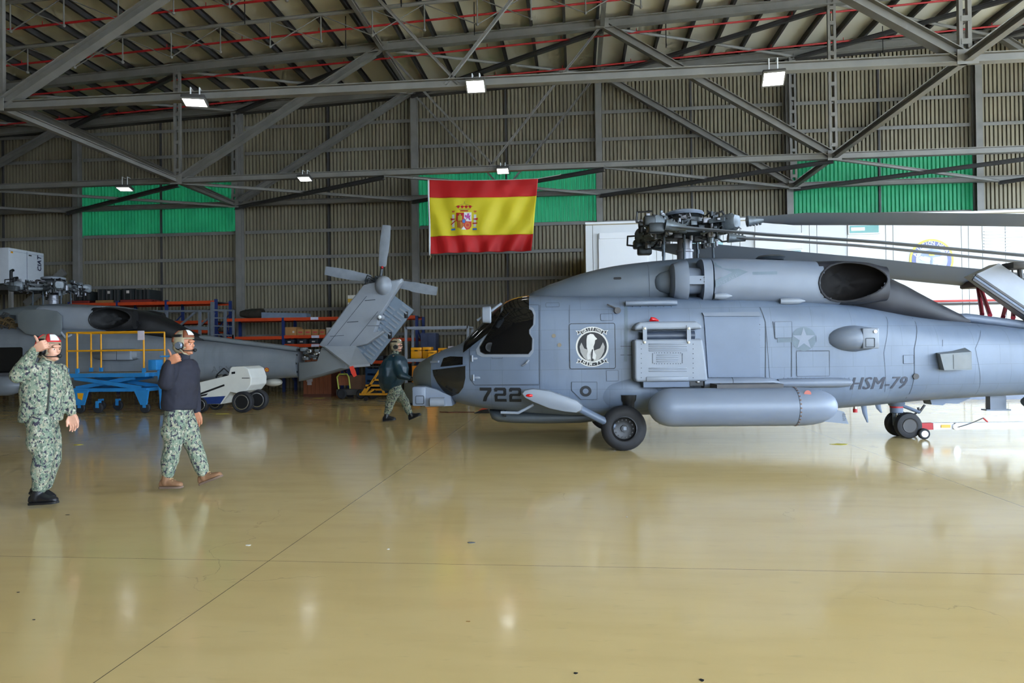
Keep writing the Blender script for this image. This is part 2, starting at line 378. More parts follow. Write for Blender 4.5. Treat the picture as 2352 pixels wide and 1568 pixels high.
# light lattice joists carrying the purlins between the trusses
def joist(Y, label):
    t = tag(empty('lattice_joist', (0, Y, 0)), label, 'joist', 'lattice joists', 'structure')
    MB().tube((XL, 0, zc(XL) + .06), (XR, 0, zc(XR) + .06), .065, n=8).build('chord', M_STEEL, t)
    X = -29.3; k = 0
    while X < XR - 1.7:
        mb = MB(); n = (X, 0, zc(X) - .78)
        mb.tube((X, 0, zc(X) + .05), n, .022, n=6)
        mb.build('strut', M_STEEL, t)
        mb = MB()
        if X > XL + 1.7: mb.tube((X - 1.65, 0, zc(X - 1.65) + .03), n, .018, n=6).build('web_rod', M_STEEL, t)
        if k % 2 == 0: MB().tube((X + 1.65, 0, zc(X + 1.65) + .03), n, .018, n=6).build('web_rod', M_STEEL, t)
        MB().ball(n, .05, .05, .05, 8, 6).build('node', M_STEEL, t); X += 1.65; k += 1
for Y, lb in ((18.13, 'light tube lattice joist under the roof, nearer of the pair'), (20.67, 'light tube lattice joist under the roof, farther of the pair'), (13.07, 'light tube lattice joist high under the roof in front of the lamp truss')): joist(Y, lb)
# red sprinkler pipes
for Y, lb in ((14.9, 'red sprinkler pipe under the roof, nearest the camera'), (17.2, 'red sprinkler pipe under the roof, second from the camera'), (19.2, 'red sprinkler pipe under the roof, third from the camera'), (21.4, 'red sprinkler pipe under the roof, fourth from the camera'), (23.8, 'red sprinkler pipe just behind the middle truss'), (26.3, 'red sprinkler pipe nearest the back wall')):
    mb = MB().tube((XL, Y, zc(XL) - .12), (XR, Y, zc(XR) - .12), .034, n=8); X = XL + 1
    while X < XR: mb.tube((X, Y, zc(X) - .12), (X, Y, zc(X) + .02), .012, n=5); X += 2.6
    tag(mb.build('sprinkler_pipe', M_RED), lb, 'pipe', 'red sprinkler pipes')
for X, Y in ((-9.6, 19.2), (-7.3, 21.4), (-3.1, 21.4), (3.2, 23.8), (8.9, 24.5), (11.4, 26.3), (-4.9, 19.2), (5.0, 19.2)):
    MB().tube((X, Y, zc(X) + .3), (X, Y, zc(X) - .75), .016, n=6).build('hanger_rod', M_BLACK, br)
# wall brace at the second column
MB().bar((-23.6, 27.3, 3.7), (-21.9, 27.4, 5.1), .12, .3).build('knee_brace', M_STEEL, wb, smooth=0)
# LED floodlights under the trusses
M_LED = mat('led_panel', (1, 1, 1, 1), 0.4, emit=(0.93, 0.97, 1, 1), estr=12)
def lamp(px, py, Y, s, tilt, yawz, label):
    z0 = at(px, py, Y).z; X = at(px, py, Y).x
    t = thing('floodlight', label, 'lamp', (X, Y - .16, z0), yawz, 'hangar floodlights')
    w, d = .27 * s, .21 * s
    rot = Matrix.Rotation(tilt, 3, 'X')
    def tb(mb):
        mb.v = [tuple(rot @ Vector(v)) for v in mb.v]; return mb
    tb(MB().rbox(-w, w, -d, d, 0, .10 * s, .02)).build('housing', M_STEEL_D, t)
    fr = MB()
    for a in ((-w, -w + .03, -d, d), (w - .03, w, -d, d), (-w, w, -d, -d + .03), (-w, w, d - .03, d)): fr.box(*a, -.02, .005)
    tb(fr).build('bezel', M_STEEL, t, smooth=0)
    tb(MB().box(-w + .03, w - .03, -d + .03, d - .03, -.012, .002)).build('led_panel', M_LED, t, smooth=0)
    for s_ in (-1, 1):
        MB().path([(s_ * .1 * s, .02, .08), (s_ * .1 * s, .02, ZB + .16 - z0), (s_ * .1 * s, .24, ZB + .16 - z0)], .016 * s, 6).build('hook', M_WHITE, t)
for a in ((456, 240, YA, 1.0, R(-9), R(16), 'large lit floodlight on the nearest truss, left of the three'), (1095, 204, YA, .84, R(-36), R(0), 'large lit floodlight on the nearest truss above the flag'), (1772, 187, YA, .9, R(-36), R(-6), 'large lit floodlight on the nearest truss above the rotor head'),
          (293, 436, YBT, .9, R(-10), R(8), 'small lit floodlight on the middle truss at the far left'), (704, 413, YBT, .85, R(-14), R(0), 'small lit floodlight on the middle truss left of the flag'), (1156, 395, YBT, .8, R(-22), R(0), 'small lit floodlight on the middle truss just above the flag')): lamp(*a)
# ------------------------------------------------------------------ helicopters: one shape in metres (x aft from main axle, y to starboard, z up)
PSI = R(3.0); HO = Vector((0.63, 11.85, 0)); HX = Vector((math.cos(PSI), math.sin(PSI), 0)); HY = Vector((-math.sin(PSI), math.cos(PSI), 0))
def HP(x, y, lat=0.0):
    d = ray(x, y); t = (lat - (CAMP - HO).dot(HY)) / d.dot(HY); p = CAMP + d * t - HO; return (p.dot(HX), p.z)
#            x     zbot  ztop  halfw  n
FUS = [(-3.47, 1.04, 1.14, .06, 2.0), (-3.44, .96, 1.24, .20, 2.1), (-3.34, .90, 1.35, .36, 2.2), (-3.15, .83, 1.46, .54, 2.3), (-2.9, .74, 1.58, .70, 2.4), (-2.6, .645, 1.68, .84, 2.6),
       (-2.35, .59, 1.90, .92, 2.9), (-2.1, .555, 2.13, .99, 3.2), (-1.85, .53, 2.34, 1.05, 3.6), (-1.65, .515, 2.42, 1.09, 4.0), (-1.4, .50, 2.45, 1.12, 4.4), (-.8, .475, 2.43, 1.15, 5.0), (0.4, .47, 2.40, 1.16, 5.2), (1.6, .48, 2.38, 1.16, 5.2),
       (2.6, .50, 2.35, 1.16, 5.0), (3.3, .53, 2.29, 1.14, 4.6), (3.8, .555, 2.22, 1.09, 4.0), (4.3, .585, 2.13, 1.01, 3.5), (4.8, .62, 2.04, .91, 3.2), (5.3, .65, 1.97, .81, 3.0), (5.9, .675, 1.91, .70, 2.9), (6.85, .71, 1.79, .57, 2.8), (7.8, .745, 1.67, .48, 2.7), (8.78, .78, 1.54, .40, 2.6)]
def fus(x):
    if x <= FUS[0][0]: return FUS[0][1:]
    for a, b in zip(FUS, FUS[1:]):
        if x <= b[0]:
            t = (x - a[0]) / (b[0] - a[0]); return tuple(p + (q - p) * t for p, q in zip(a[1:], b[1:]))
    return FUS[-1][1:]
def sy(x, z):
    zb, zt, hw, n = fus(x); hz = (zt - zb) / 2; u = min(.999, abs((z - (zt + zb) / 2) / hz)); return hw * (1 - u ** n) ** (1 / n)
def hp(px, py):
    lat = -1.1
    for _ in range(6):
        x, z = HP(px, py, lat); zb, zt, hw, n = fus(x)
        lat = -sy(x, z) if zb < z < zt else lat * .97
    return (x, z)
def ring(x, zb, zt, hw, n, k=40, yc=0.0):
    out = []
    for i in range(k):
        a = 2 * math.pi * i / k; c, s = math.cos(a), math.sin(a)
        out.append((x, yc + hw * math.copysign(abs(c) ** (2 / n), c), (zb + zt) / 2 + (zt - zb) / 2 * math.copysign(abs(s) ** (2 / n), s)))
    return out
def srings(st, k=40, sub=1, yc=0.0, interp=None):
    out = []
    for a, b in zip(st, st[1:]):
        for j in range(sub):
            t = j / sub; out.append(ring(*[p + (q - p) * t for p, q in zip(a, b)], k=k, yc=yc))
    out.append(ring(*st[-1], k=k, yc=yc)); return out
def smooth_st(st, sub=3):
    # Catmull-Rom through the stations
    out = []
    for i in range(len(st) - 1):
        p0 = st[max(i - 1, 0)]; p1 = st[i]; p2 = st[i + 1]; p3 = st[min(i + 2, len(st) - 1)]
        for j in range(sub):
            t = j / sub
            out.append(tuple(.5 * (2 * b + (c - a) * t + (2 * a - 5 * b + 4 * c - d) * t * t + (3 * b - a - 3 * c + d) * t ** 3) for a, b, c, d in zip(p0, p1, p2, p3)))
            out[-1] = (p1[0] + (p2[0] - p1[0]) * t,) + out[-1][1:]
    out.append(st[-1]); return out
FUS = smooth_st(FUS, 3)
def gridcut(bm, step):
    for ax in (0, 2):
        lo = min(v.co[ax] for v in bm.verts); hi = max(v.co[ax] for v in bm.verts); k = math.ceil(lo / step)
        while k * step < hi:
            no = Vector((0, 0, 0)); no[ax] = 1; co = Vector((0, 0, 0)); co[ax] = k * step
            bmesh.ops.bisect_plane(bm, geom=bm.verts[:] + bm.edges[:] + bm.faces[:], plane_co=co, plane_no=no); k += 1
def patch(poly, off=0.006, th=None, surf=sy, step=0.08, sign=-1, holes=None, vsfs=None):
    """side-view outline (x, z) laid on the body: outer skin at +off, walled down to the body"""
    bm = bmesh.new()
    if vsfs:
        vv = [bm.verts.new((x, 0, z)) for x, z in vsfs[0]]
        for f in vsfs[1]:
            try: bm.faces.new([vv[i] for i in f])
            except ValueError: pass
        bm.normal_update(); bmesh.ops.triangulate(bm, faces=bm.faces[:])
    else:
        f = bm.faces.new([bm.verts.new((x, 0, z)) for x, z in poly]); bm.normal_update(); bmesh.ops.triangulate(bm, faces=[f])
    gridcut(bm, step)
    for v in bm.verts: v.co.y = sign * (surf(v.co.x, v.co.z) + off)
    if th:
        r = bmesh.ops.extrude_face_region(bm, geom=bm.faces[:])
        for e in r['geom']:
            if isinstance(e, bmesh.types.BMVert): e.co.y -= sign * th
    return MB().frombm(bm)
def P(*pts): return [hp(*p) for p in pts]
def rrect(x0, z0, x1, z1, r=.03, k=4):
    out = []
    for cx, cz, a0 in ((x1 - r, z1 - r, 0), (x0 + r, z1 - r, 90), (x0 + r, z0 + r, 180), (x1 - r, z0 + r, 270)):
        for i in range(k + 1):
            a = R(a0 + 90 * i / k); out.append((cx + r * math.cos(a), cz + r * math.sin(a)))
    return out
def outline(poly, w):
    """closed strip along a polygon (x,z) as vs, fs"""
    n = len(poly); c = Vector((sum(p[0] for p in poly) / n, sum(p[1] for p in poly) / n)); vs = []; fs = []
    for i in range(n):
        a, b, d = Vector(poly[i - 1]), Vector(poly[i]), Vector(poly[(i + 1) % n])
        t1 = (b - a).normalized(); t2 = (d - b).normalized(); nn = Vector((-(t1 + t2).y, (t1 + t2).x))
        nn = nn.normalized() if nn.length > 1e-6 else Vector((-t1.y, t1.x))
        vs += [tuple(b + nn * w / 2), tuple(b - nn * w / 2)]
    for i in range(n): j = (i + 1) % n; fs.append((2 * i, 2 * i + 1, 2 * j + 1, 2 * j))
    return vs, fs
def line_strip(pts, w):
    vs = []; fs = []
    for a, b in zip(pts, pts[1:]):
        a, b = Vector(a), Vector(b); d = (b - a).normalized(); nn = Vector((-d.y, d.x)) * w / 2; o = len(vs)
        vs += [tuple(a + nn), tuple(a - nn), tuple(b - nn), tuple(b + nn)]; fs.append((o, o + 1, o + 2, o + 3))
    return vs, fs
def skin_mat(name, c1, c2, lines=0.75):
    M = bpy.data.materials.new(name); M.use_nodes = True; n = M.node_tree.nodes; l = M.node_tree.links; b = n['Principled BSDF']; b.inputs['Roughness'].default_value = 0.42
    tc = n.new('ShaderNodeTexCoord'); no = n.new('ShaderNodeTexNoise'); no.inputs['Scale'].default_value = 1.7; no.inputs['Detail'].default_value = 6; l.new(tc.outputs['Object'], no.inputs['Vector'])
    mx = n.new('ShaderNodeMix'); mx.data_type = 'RGBA'; mx.inputs[6].default_value = c1; mx.inputs[7].default_value = c2
    mr = n.new('ShaderNodeMapRange'); mr.inputs[1].default_value = .3; mr.inputs[2].default_value = .7; l.new(no.outputs[0], mr.inputs[0]); l.new(mr.outputs[0], mx.inputs[0])
    sp = n.new('ShaderNodeSeparateXYZ'); l.new(tc.outputs['Object'], sp.inputs[0]); cb = n.new('ShaderNodeCombineXYZ'); l.new(sp.outputs[0], cb.inputs[0]); l.new(sp.outputs[2], cb.inputs[1])
    bk = n.new('ShaderNodeTexBrick'); bk.inputs['Scale'].default_value = 1; bk.inputs['Mortar Size'].default_value = .0035; bk.inputs['Brick Width'].default_value = .62; bk.inputs['Row Height'].default_value = .31; bk.offset = .3
    bk.inputs['Color1'].default_value = (1, 1, 1, 1); bk.inputs['Color2'].default_value = (.96, .97, .98, 1); bk.inputs['Mortar'].default_value = (lines, lines, lines, 1); l.new(cb.outputs[0], bk.inputs['Vector'])
    mu = n.new('ShaderNodeMix'); mu.data_type = 'RGBA'; mu.blend_type = 'MULTIPLY'; mu.inputs[0].default_value = 1; l.new(mx.outputs[2], mu.inputs[6]); l.new(bk.outputs['Color'], mu.inputs[7])
    # streaks of grime
    st = n.new('ShaderNodeTexNoise'); st.inputs['Scale'].default_value = 3; st.inputs['Detail'].default_value = 5; mp = n.new('ShaderNodeMapping'); mp.inputs['Scale'].default_value = (3, 1, .35); l.new(tc.outputs['Object'], mp.inputs[0]); l.new(mp.outputs[0], st.inputs['Vector'])
    m2 = n.new('ShaderNodeMapRange'); m2.inputs[1].default_value = .55; m2.inputs[2].default_value = .8; m2.inputs[4].default_value = .35; l.new(st.outputs[0], m2.inputs[0])
    mg = n.new('ShaderNodeMix'); mg.data_type = 'RGBA'; l.new(m2.outputs[0], mg.inputs[0]); l.new(mu.outputs[2], mg.inputs[6]); mg.inputs[7].default_value = tuple(v * .72 for v in c1[:3]) + (1,)
    l.new(mg.outputs[2], b.inputs['Base Color']); return M
def heli(name, label, loc, rz, G, full):
    """G: materials; full = the near machine with all its side equipment"""
    t = thing(name, label, 'helicopter', loc, rz)
    sk, sk2, dk, top = G['skin'], G['lite'], G['dark'], G['top']
    fu = MB().loft([ring(*s, k=56) for s in FUS if s[0] > -3.02 or True]).build('fuselage', sk, t)
    # gearbox fairing on the cabin roof
    DOG = smooth_st([(-1.56, 2.3, 2.44, .12, 2.4), (-1.36, 2.25, 2.55, .34, 2.5), (-1.1, 2.2, 2.66, .48, 2.6), (-.57, 2.2, 2.83, .60, 2.8), (-.05, 2.2, 2.945, .66, 2.8), (.5, 2.2, 3.01, .68, 2.8), (1.05, 2.2, 3.05, .66, 2.8), (1.5, 2.2, 3.07, .62, 2.8), (2.5, 2.2, 3.02, .58, 2.8), (3.4, 2.1, 2.96, .56, 2.8), (3.7, 2.1, 2.9, .5, 2.8)], 3)
    dg = MB().loft([ring(*s, k=36) for s in DOG]).build('gearbox_fairing', top, t)
    def dy(x, z):
        for a, b in zip(DOG, DOG[1:]):
            if x <= b[0]: q = [u + (v - u) * (x - a[0]) / (b[0] - a[0]) for u, v in zip(a, b)]; break
        else: q = DOG[-1]
        u = min(.999, abs((z - (q[1] + q[2]) / 2) / ((q[2] - q[1]) / 2))); return q[3] * (1 - u ** q[4]) ** (1 / q[4])
    # dark exhaust fairing tapering onto the boom
    EX = smooth_st([(3.2, 2.15, 2.92, .50, 3), (3.6, 2.1, 2.9, .52, 3), (3.95, 2.02, 2.85, .54, 2.8), (4.15, 2.0, 2.80, .60, 2.7), (4.35, 1.98, 2.74, .60, 2.6), (4.65, 1.95, 2.63, .52, 2.5), (5.1, 1.9, 2.40, .40, 2.4), (5.5, 1.85, 2.20, .27, 2.3), (5.9, 1.85, 2.03, .14, 2.2)], 4)
    MB().loft([ring(*s, k=36) for s in EX]).build('exhaust_fairing', dk, t)
    # shaft cover along the boom
    mb = MB().loft([ring(x, z - .16, z, .15, 2.4, k=20) for x, z in ((5.55, 2.06), (5.9, 2.075), (6.9, 1.93), (7.9, 1.80), (8.72, 1.69))])
    mb.build('shaft_cover', G['cover'], t)
    # engine nacelles
    def nacelle(s):
        Y = .74 * s
        NA = smooth_st([(1.47, 2.27, 2.96, .33, 2.7), (1.6, 2.255, 2.97, .345, 2.7), (2.2, 2.23, 2.95, .35, 2.7), (2.75, 2.2, 2.92, .34, 2.7), (3.15, 2.2, 2.9, .33, 2.8), (3.5, 2.2, 2.9, .31, 2.9), (3.9, 2.22, 2.87, .26, 2.9), (4.22, 2.26, 2.8, .16, 2.6)], 6)
        CUT = [(u - .3 if False else u, v) for u, v in EXH]
        e = empty('engine_nacelle'); e.parent = t
        rings_ = [ring(*q, k=48, yc=Y) for q in NA]; mb = MB().loft(rings_, caps=True)
        keep = []
        for f in mb.f:
            cx = sum(mb.v[i][0] for i in f) / len(f); cy = sum(mb.v[i][1] for i in f) / len(f); cz = sum(mb.v[i][2] for i in f) / len(f)
            if len(f) == 4 and (cy - Y) * s > -.02 and inpoly(cx, cz, CUT): continue
            keep.append(f)
        fx = lambda f: sum(mb.v[i][0] for i in f) / len(f); fz = lambda f: sum(mb.v[i][2] for i in f) / len(f)
        m2 = MB(); m2.v = mb.v; m2.f = [f for f in keep if fx(f) > 3.42 - (fz(f) - 2.25) * .55]; m2.mi = [0] * len(m2.f); m2.build('exhaust_shroud', dk, e)
        mb.f = [f for f in keep if fx(f) <= 3.42 - (fz(f) - 2.25) * .55]; mb.mi = [0] * len(mb.f); mb.build('cowling', sk2, e)
        # exhaust bowl and rim
        def ny(x, z):
            q = NA[-1]
            for a, b in zip(NA, NA[1:]):
                if x <= b[0]: q = [u + (v - u) * (x - a[0]) / (b[0] - a[0]) for u, v in zip(a, b)]; break
            if x > NA[-1][0]: q = list(NA[-1]); q[3] = max(.02, q[3] - (x - NA[-1][0]) * .3)
            u = min(.97, abs((z - (q[1] + q[2]) / 2) / ((q[2] - q[1]) / 2))); return .74 + q[3] * (1 - u ** q[4]) ** (1 / q[4])
        cxm = sum(p[0] for p in CUT) / len(CUT); czm = sum(p[1] for p in CUT) / len(CUT); rg = []
        for f_, dep in ((1.0, 0), (.93, .1), (.8, .2), (.55, .28), (.2, .31)):
            rg.append([(cxm + (x - cxm) * f_, s * (ny(x, z) - dep), czm + (z - czm) * f_) for x, z in CUT])
        mb = MB().loft(rg, caps=False); mb.f.append(list(range(len(mb.v) - len(CUT), len(mb.v)))); mb.mi.append(0); mb.build('exhaust_duct', G['duct'], e)
        rim = [(x, s * (ny(x, z) + .004), z) for x, z in CUT]; mb = MB()
        for i in range(len(rim)): mb.tube(rim[i - 1], rim[i], .016, n=6)
        mb.build('exhaust_rim', dk, e)
        # intake ahead of the cowling: lips, bridge and dark core
        if full:
            mb = MB().loft([ring(x, zb, zt, hw, 2.8, 40, Y) for x, zb, zt, hw in ((.84, 2.40, 2.84, .22), (.87, 2.34, 2.90, .28), (.95, 2.30, 2.93, .32), (1.08, 2.28, 2.95, .335))]); mb.build('intake_lip', sk2, e)
            MB().loft([ring(x, zb, zt, hw, 2.8, 40, Y) for x, zb, zt, hw in ((1.31, 2.27, 2.965, .335), (1.45, 2.27, 2.965, .335))]).build('intake_rear_ring', sk2, e)
            MB().loft([ring(x, zb, zt, hw, 2.4, 30, Y) for x, zb, zt, hw in ((1.0, 2.4, 2.85, .22), (1.4, 2.42, 2.82, .17))]).build('intake_core', sk2, e)
            mb = MB(); mb.box(1.02, 1.36, Y - .325 * 1 if s < 0 else Y + .1, Y - .1 if s < 0 else Y + .325, 2.545, 2.675); mb.build('intake_bridge', sk2, e, smooth=0)
            for x, z in ((1.06, 2.645), (1.06, 2.585), (1.31, 2.65), (1.31, 2.58), (1.25, 2.615)): MB().tube((x, Y + s * .324, z), (x, Y + s * .33, z), .011, n=8).build('bolt', M_BLACK, e)
    def inpoly(x, z, pl):
        r = False; j = len(pl) - 1
        for i in range(len(pl)):
            if (pl[i][1] > z) != (pl[j][1] > z) and x < (pl[j][0] - pl[i][0]) * (z - pl[i][1]) / (pl[j][1] - pl[i][1]) + pl[i][0]: r = not r
            j = i
        return r
    EXH = []
    for i in range(28):
        a = 2 * math.pi * i / 28; x = 3.62 + .56 * math.cos(a); z = 2.56 + .30 * math.sin(a) * (1 - .22 * math.cos(a)); EXH.append((x, z + .03 * math.cos(a)))
    nacelle(-1); nacelle(1)
    MB().lathe([(.085, -.03), (.085, .02), (.07, .02), (.068, -.02)], (4.22, -.66, 2.42), 'y', 18).build('vent_hole', M_BLACK, t)
    # mast, control rods and rotor head
    rh = empty('rotor_head'); rh.parent = t
    MX = 1.24
    mb = MB().lathe([(.135, 2.95), (.135, 3.18), (.15, 3.19), (.15, 3.22), (.125, 3.23), (.125, 3.5)], (MX, 0, 0), 'z', 24); mb.build('mast', G['metal'], rh)
    for i, (dx, dy_, zb) in enumerate(((-.42, -.3, 2.98), (-.08, -.33, 3.0), (.42, -.25, 3.0), (-.3, .35, 2.95), (.3, .35, 2.98))):
        mb = MB().tube((MX + dx, dy_, zb), (MX + dx * .95, dy_, 3.5), .022, n=8); mb.tube((MX + dx, dy_, zb + .22), (MX + dx, dy_, zb + .30), .03, n=8); mb.build('control_rod', G['rod'], rh)
    MB().lathe([(.12, 3.40), (.34, 3.42), (.40, 3.47), (.40, 3.53), (.30, 3.57), (.16, 3.6)], (MX, 0, 0), 'z', 28).build('swashplate', G['mech'], rh)
    MB().lathe([(.18, 3.5), (.30, 3.55), (.33, 3.62), (.33, 3.74), (.26, 3.80), (.1, 3.82)], (MX, 0, 0), 'z', 28).build('hub', G['mech'], rh)
    MB().lathe([(.05, 3.80), (.31, 3.81), (.33, 3.84), (.31, 3.87), (.2, 3.90), (.02, 3.905)], (MX, 0, 0), 'z', 28).build('hub_cap', G['lite'], rh)
    mech2 = G['mech2']
    for k, ang in enumerate((45, 135, 225, 315)):
        a = R(ang); ca, sa = math.cos(a), math.sin(a)
        def q(r, w, z): return (MX + r * ca - w * sa, r * sa + w * ca, z - .09)
        arm = MB()
        arm.bar(q(.2, 0, 3.66), q(.62, 0, 3.66), .26, .16)
        arm.tube(q(.5, 0, 3.66), q(.72, 0, 3.67), .13, .12, 14); arm.tube(q(.58, 0, 3.52), q(.58, 0, 3.82), .055, n=10)
        ao = arm.build('spindle', G['mech'], rh)
        MB().rbox(-.13, .13, -.15, .15, -.13, .13, .04)
        cu = MB(); cu.loft([[q(r, w * ws, 3.67 + z * hs) for w, z in ((-.13, -.06), (-.09, -.12), (.09, -.12), (.13, -.06), (.13, .06), (.09, .12), (-.09, .12), (-.13, .06))] for r, ws, hs in ((.74, .75, .8), (.78, 1, 1), (.92, 1.05, 1.05), (.98, .8, .8))])
        co = cu.build('blade_cuff', mech2, rh)
        bo = MB()
        for w in (-.07, .07):
            for z in (3.62, 3.72): bo.tube(q(.72, w * 1.2, z), q(.79, w * 1.2, z), .028, n=8)
        bo.build('bolt', M_BLACK, co)
        MB().tube(q(.22, .2, 3.60), q(.66, .22, 3.58), .06, n=12).build('damper', mech2, rh)
        MB().tube(q(.62, -.16, 3.46), q(.62, -.16, 3.72), .02, n=8).build('pitch_link', G['metal'], rh)
        MB().bar(q(.60, -.2, 3.70), q(.86, -.17, 3.70), .04, .07).build('pitch_horn', mech2, rh)
        rnd = random.Random(40 + k)
        for j in range(16):
            r1, w1, z1 = rnd.uniform(.2, .75), rnd.uniform(-.26, .26), rnd.uniform(3.5, 3.86)
            pts = [q(r1, w1, z1)]
            for _ in range(4): r1 += rnd.uniform(-.06, .14); w1 += rnd.uniform(-.09, .09); z1 += rnd.uniform(-.07, .07); pts.append(q(r1, w1, min(3.9, max(3.42, z1))))
            MB().path(pts, rnd.choice((.008, .012, .016)), 6).build('cable', rnd.choice((M_BLACK, mech2, G['metal'], M_BLACK)), rh)
        for j in range(30):
            r1, w1, z1 = rnd.uniform(.25, .85), rnd.uniform(-.22, .22), rnd.uniform(3.46, 3.86); s_ = rnd.uniform(.025, .075); c = q(r1, w1, z1)
            mb = MB(); mb.rbox(c[0] - s_, c[0] + s_, c[1] - s_, c[1] + s_, c[2] - s_ * .7, c[2] + s_ * .7, .008) if j % 2 else mb.tube((c[0], c[1], c[2] - s_), (c[0], c[1], c[2] + s_), s_ * .7, n=10)
            mb.build('fitting', rnd.choice((G['mech'], mech2, G['metal'], M_BLACK)), rh)
    for (x, y, z, sx) in ((-1, -.74, 3.66, .05), (-1, .70, 3.50, .02)):
        px = MX - .74 - sx; MB().path([(px + .12, y, z + .10), (px - .12, y, z + .09), (px - .13, y, z - .07), (px + .10, y, z - .10)], .016, 6).build('hinge_bracket', M_BLACK, rh)
        MB().rbox(px - .02, px + .16, y - .1, y + .1, z - .14, z + .02, .03).build('fold_motor', G['mech'], rh); MB().rbox(px + .05, px + .3, y - .12, y + .06, z - .26, z - .10, .03).build('fold_actuator', G['mech'], rh)
    return t, fu, rh, dy
MECH = mat('rotor_mechanism', c8(46, 50, 52), 0.45, 0.4, 0.4, 14); MECH2 = mat('rotor_fittings', c8(98, 106, 112), 0.45, 0.3, 0.25, 12)
G1 = dict(skin=skin_mat('helicopter_grey', c8(97, 109, 127), c8(106, 119, 138)), lite=mat('helicopter_light_grey', c8(114, 123, 138), .45, 0, .06, 2.5), top=mat('helicopter_upper_grey', c8(87, 96, 106), .5, 0, .08, 2),
          dark=mat('exhaust_soot', c8(32, 32, 38), .6, 0, .25, 3), duct=mat('exhaust_duct', c8(17, 14, 13), .75, 0, .35, 4, spec=.2), cover=mat('helicopter_cover_grey', c8(111, 121, 138), .45, 0, .06, 2), mech=MECH, mech2=MECH2, metal=mat('mast_metal', c8(132, 132, 138), .38, .35, .06), rod=mat('control_rod', c8(70, 78, 86), .4, .3))
H1, FU1, RH1, DY1 = heli('naval_helicopter', 'large grey naval helicopter numbered 722 being towed tail first', HO, PSI, G1, True)
# ------------------------------------------------------------------ equipment on the near helicopter
M_LINE = mat('panel_gap', c8(60, 66, 74), .7); M_NUM = mat('stencil_black', c8(30, 32, 36), .6); M_SEAL = mat('panel_grey', c8(96, 109, 129), .45, 0, .05, 3); L1 = G1['lite']
M_PALE = mat('pale_grey', c8(126, 133, 144), .4, 0, .05, 3); M_OLIVE = mat('radome_grey', c8(88, 94, 92), .5, 0, .06, 3)
def dec(name, poly, mm, off=.004, th=None, parent=FU1, **k): return patch(poly, off, th, **k).build(name, mm, parent, smooth=30)
def out(name, poly, w, mm=M_LINE, off=.004, parent=FU1): return patch(None, off, None, vsfs=outline(poly, w)).build(name, mm, parent, smooth=30)
def ln(name, pts, w=.008, mm=M_LINE, off=.004, parent=FU1): return patch(None, off, None, vsfs=line_strip(pts, w)).build(name, mm, parent, smooth=30)
# nose radome and avionics
rings = [ring(x, zb - .008, zt + .008, hw + .01, n, 40) for x, zb, zt, hw, n in FUS if x < -3.02]
zs = FUS[0]
nose = MB().loft([[(-3.482, 0, (1.09))] * 40] + rings).build('nose_radome', M_OLIVE, H1)
# cockpit door, glazing
win = P((1166, 708), (1210, 708), (1221, 714), (1225, 724), (1224, 746), (1215, 757), (1215, 766), (1222, 777), (1221, 802), (1213, 812), (1115, 812), (1105, 807), (1103, 797), (1150, 720), (1157, 711))
cx = sum(p[0] for p in win) / len(win); cz = sum(p[1] for p in win) / len(win)
door = dec('cockpit_door', P((1163, 699), (1237, 700), (1238, 882), (1090, 884), (1080, 870), (1079, 800), (1140, 715)), G1['skin'], .006, .02)
out('door_gap', P((1163, 699), (1237, 700), (1238, 882), (1090, 884), (1080, 870), (1079, 800), (1140, 715)), .009, M_LINE, .007, door)
dec('window_frame', [(cx + (x - cx) * 1.12, cz + (z - cz) * 1.14) for x, z in win], M_PALE, .012, .02, door)
dec('window_pane', win, M_GLASSD, .018, .014, door)
out('window_seal', [(cx + (x - cx) * 1.01, cz + (z - cz) * 1.01) for x, z in win], .010, M_BLACK, .02, door)
MB().lathe([(.075, 0), (.075, .02), (.05, .022), (.05, 0)], (hp(1126, 797)[0], -sy(*hp(1126, 797)) - .022, hp(1126, 797)[1]), 'y', 18).build('vent_disc', M_BLACK, door)
for px, py in ((1085, 823), (1088, 867)):
    x, z = hp(px, py); y = -sy(x, z)
    mb = MB(); mb.rbox(x - .02, x + .13, y - .035, y, z - .018, z + .018, .008); mb.tube((x, y - .03, z - .05), (x, y - .03, z + .05), .016, n=8); mb.build('hinge', M_PALE, door)
x, z = hp(1212, 832); y = -sy(x, z)
MB().path([(x - .08, y - .01, z - .05), (x - .02, y - .05, z - .01), (x + .02, y - .04, z + .04)], .016, 8).build('door_handle', M_PALE, door)
out('handle_slot', rrect(*hp(1130, 823), *hp(1154, 818), .006), .006, M_LINE, .01, door)
# windshield panes across the nose, quarter window
def spatch(x0, x1, a0, a1, off, nx=8, na=10):
    vs = []; fs = []
    for i in range(nx + 1):
        x = x0 + (x1 - x0) * i / nx; zb, zt, hw, n = fus(x)
        for j in range(na + 1):
            a = R(a0(i / nx) + (a1(i / nx) - a0(i / nx)) * j / na) if callable(a0) else R(a0 + (a1 - a0) * j / na); c, s = math.cos(a), math.sin(a)
            vs.append((x - off * .6, (hw + off) * math.copysign(abs(c) ** (2 / n), c), (zb + zt) / 2 + ((zt - zb) / 2 + off) * math.copysign(abs(s) ** (2 / n), s)))
    for i in range(nx):
        for j in range(na): k = i * (na + 1) + j; fs.append((k, k + 1, k + na + 2, k + na + 1))
    return MB().add(vs, fs)
for a0, a1 in ((lambda t: 152 + 4 * t, lambda t: 98), (lambda t: 82, lambda t: 28 - 4 * t)): spatch(-2.50, -1.88, a0, a1, .008).build('windshield_pane', M_GLASSD, FU1)
spatch(-1.84, -1.42, 160, 104, .008).build('roof_window', M_GLASSD, FU1); spatch(-1.84, -1.42, 76, 20, .008).build('roof_window', M_GLASSD, FU1)
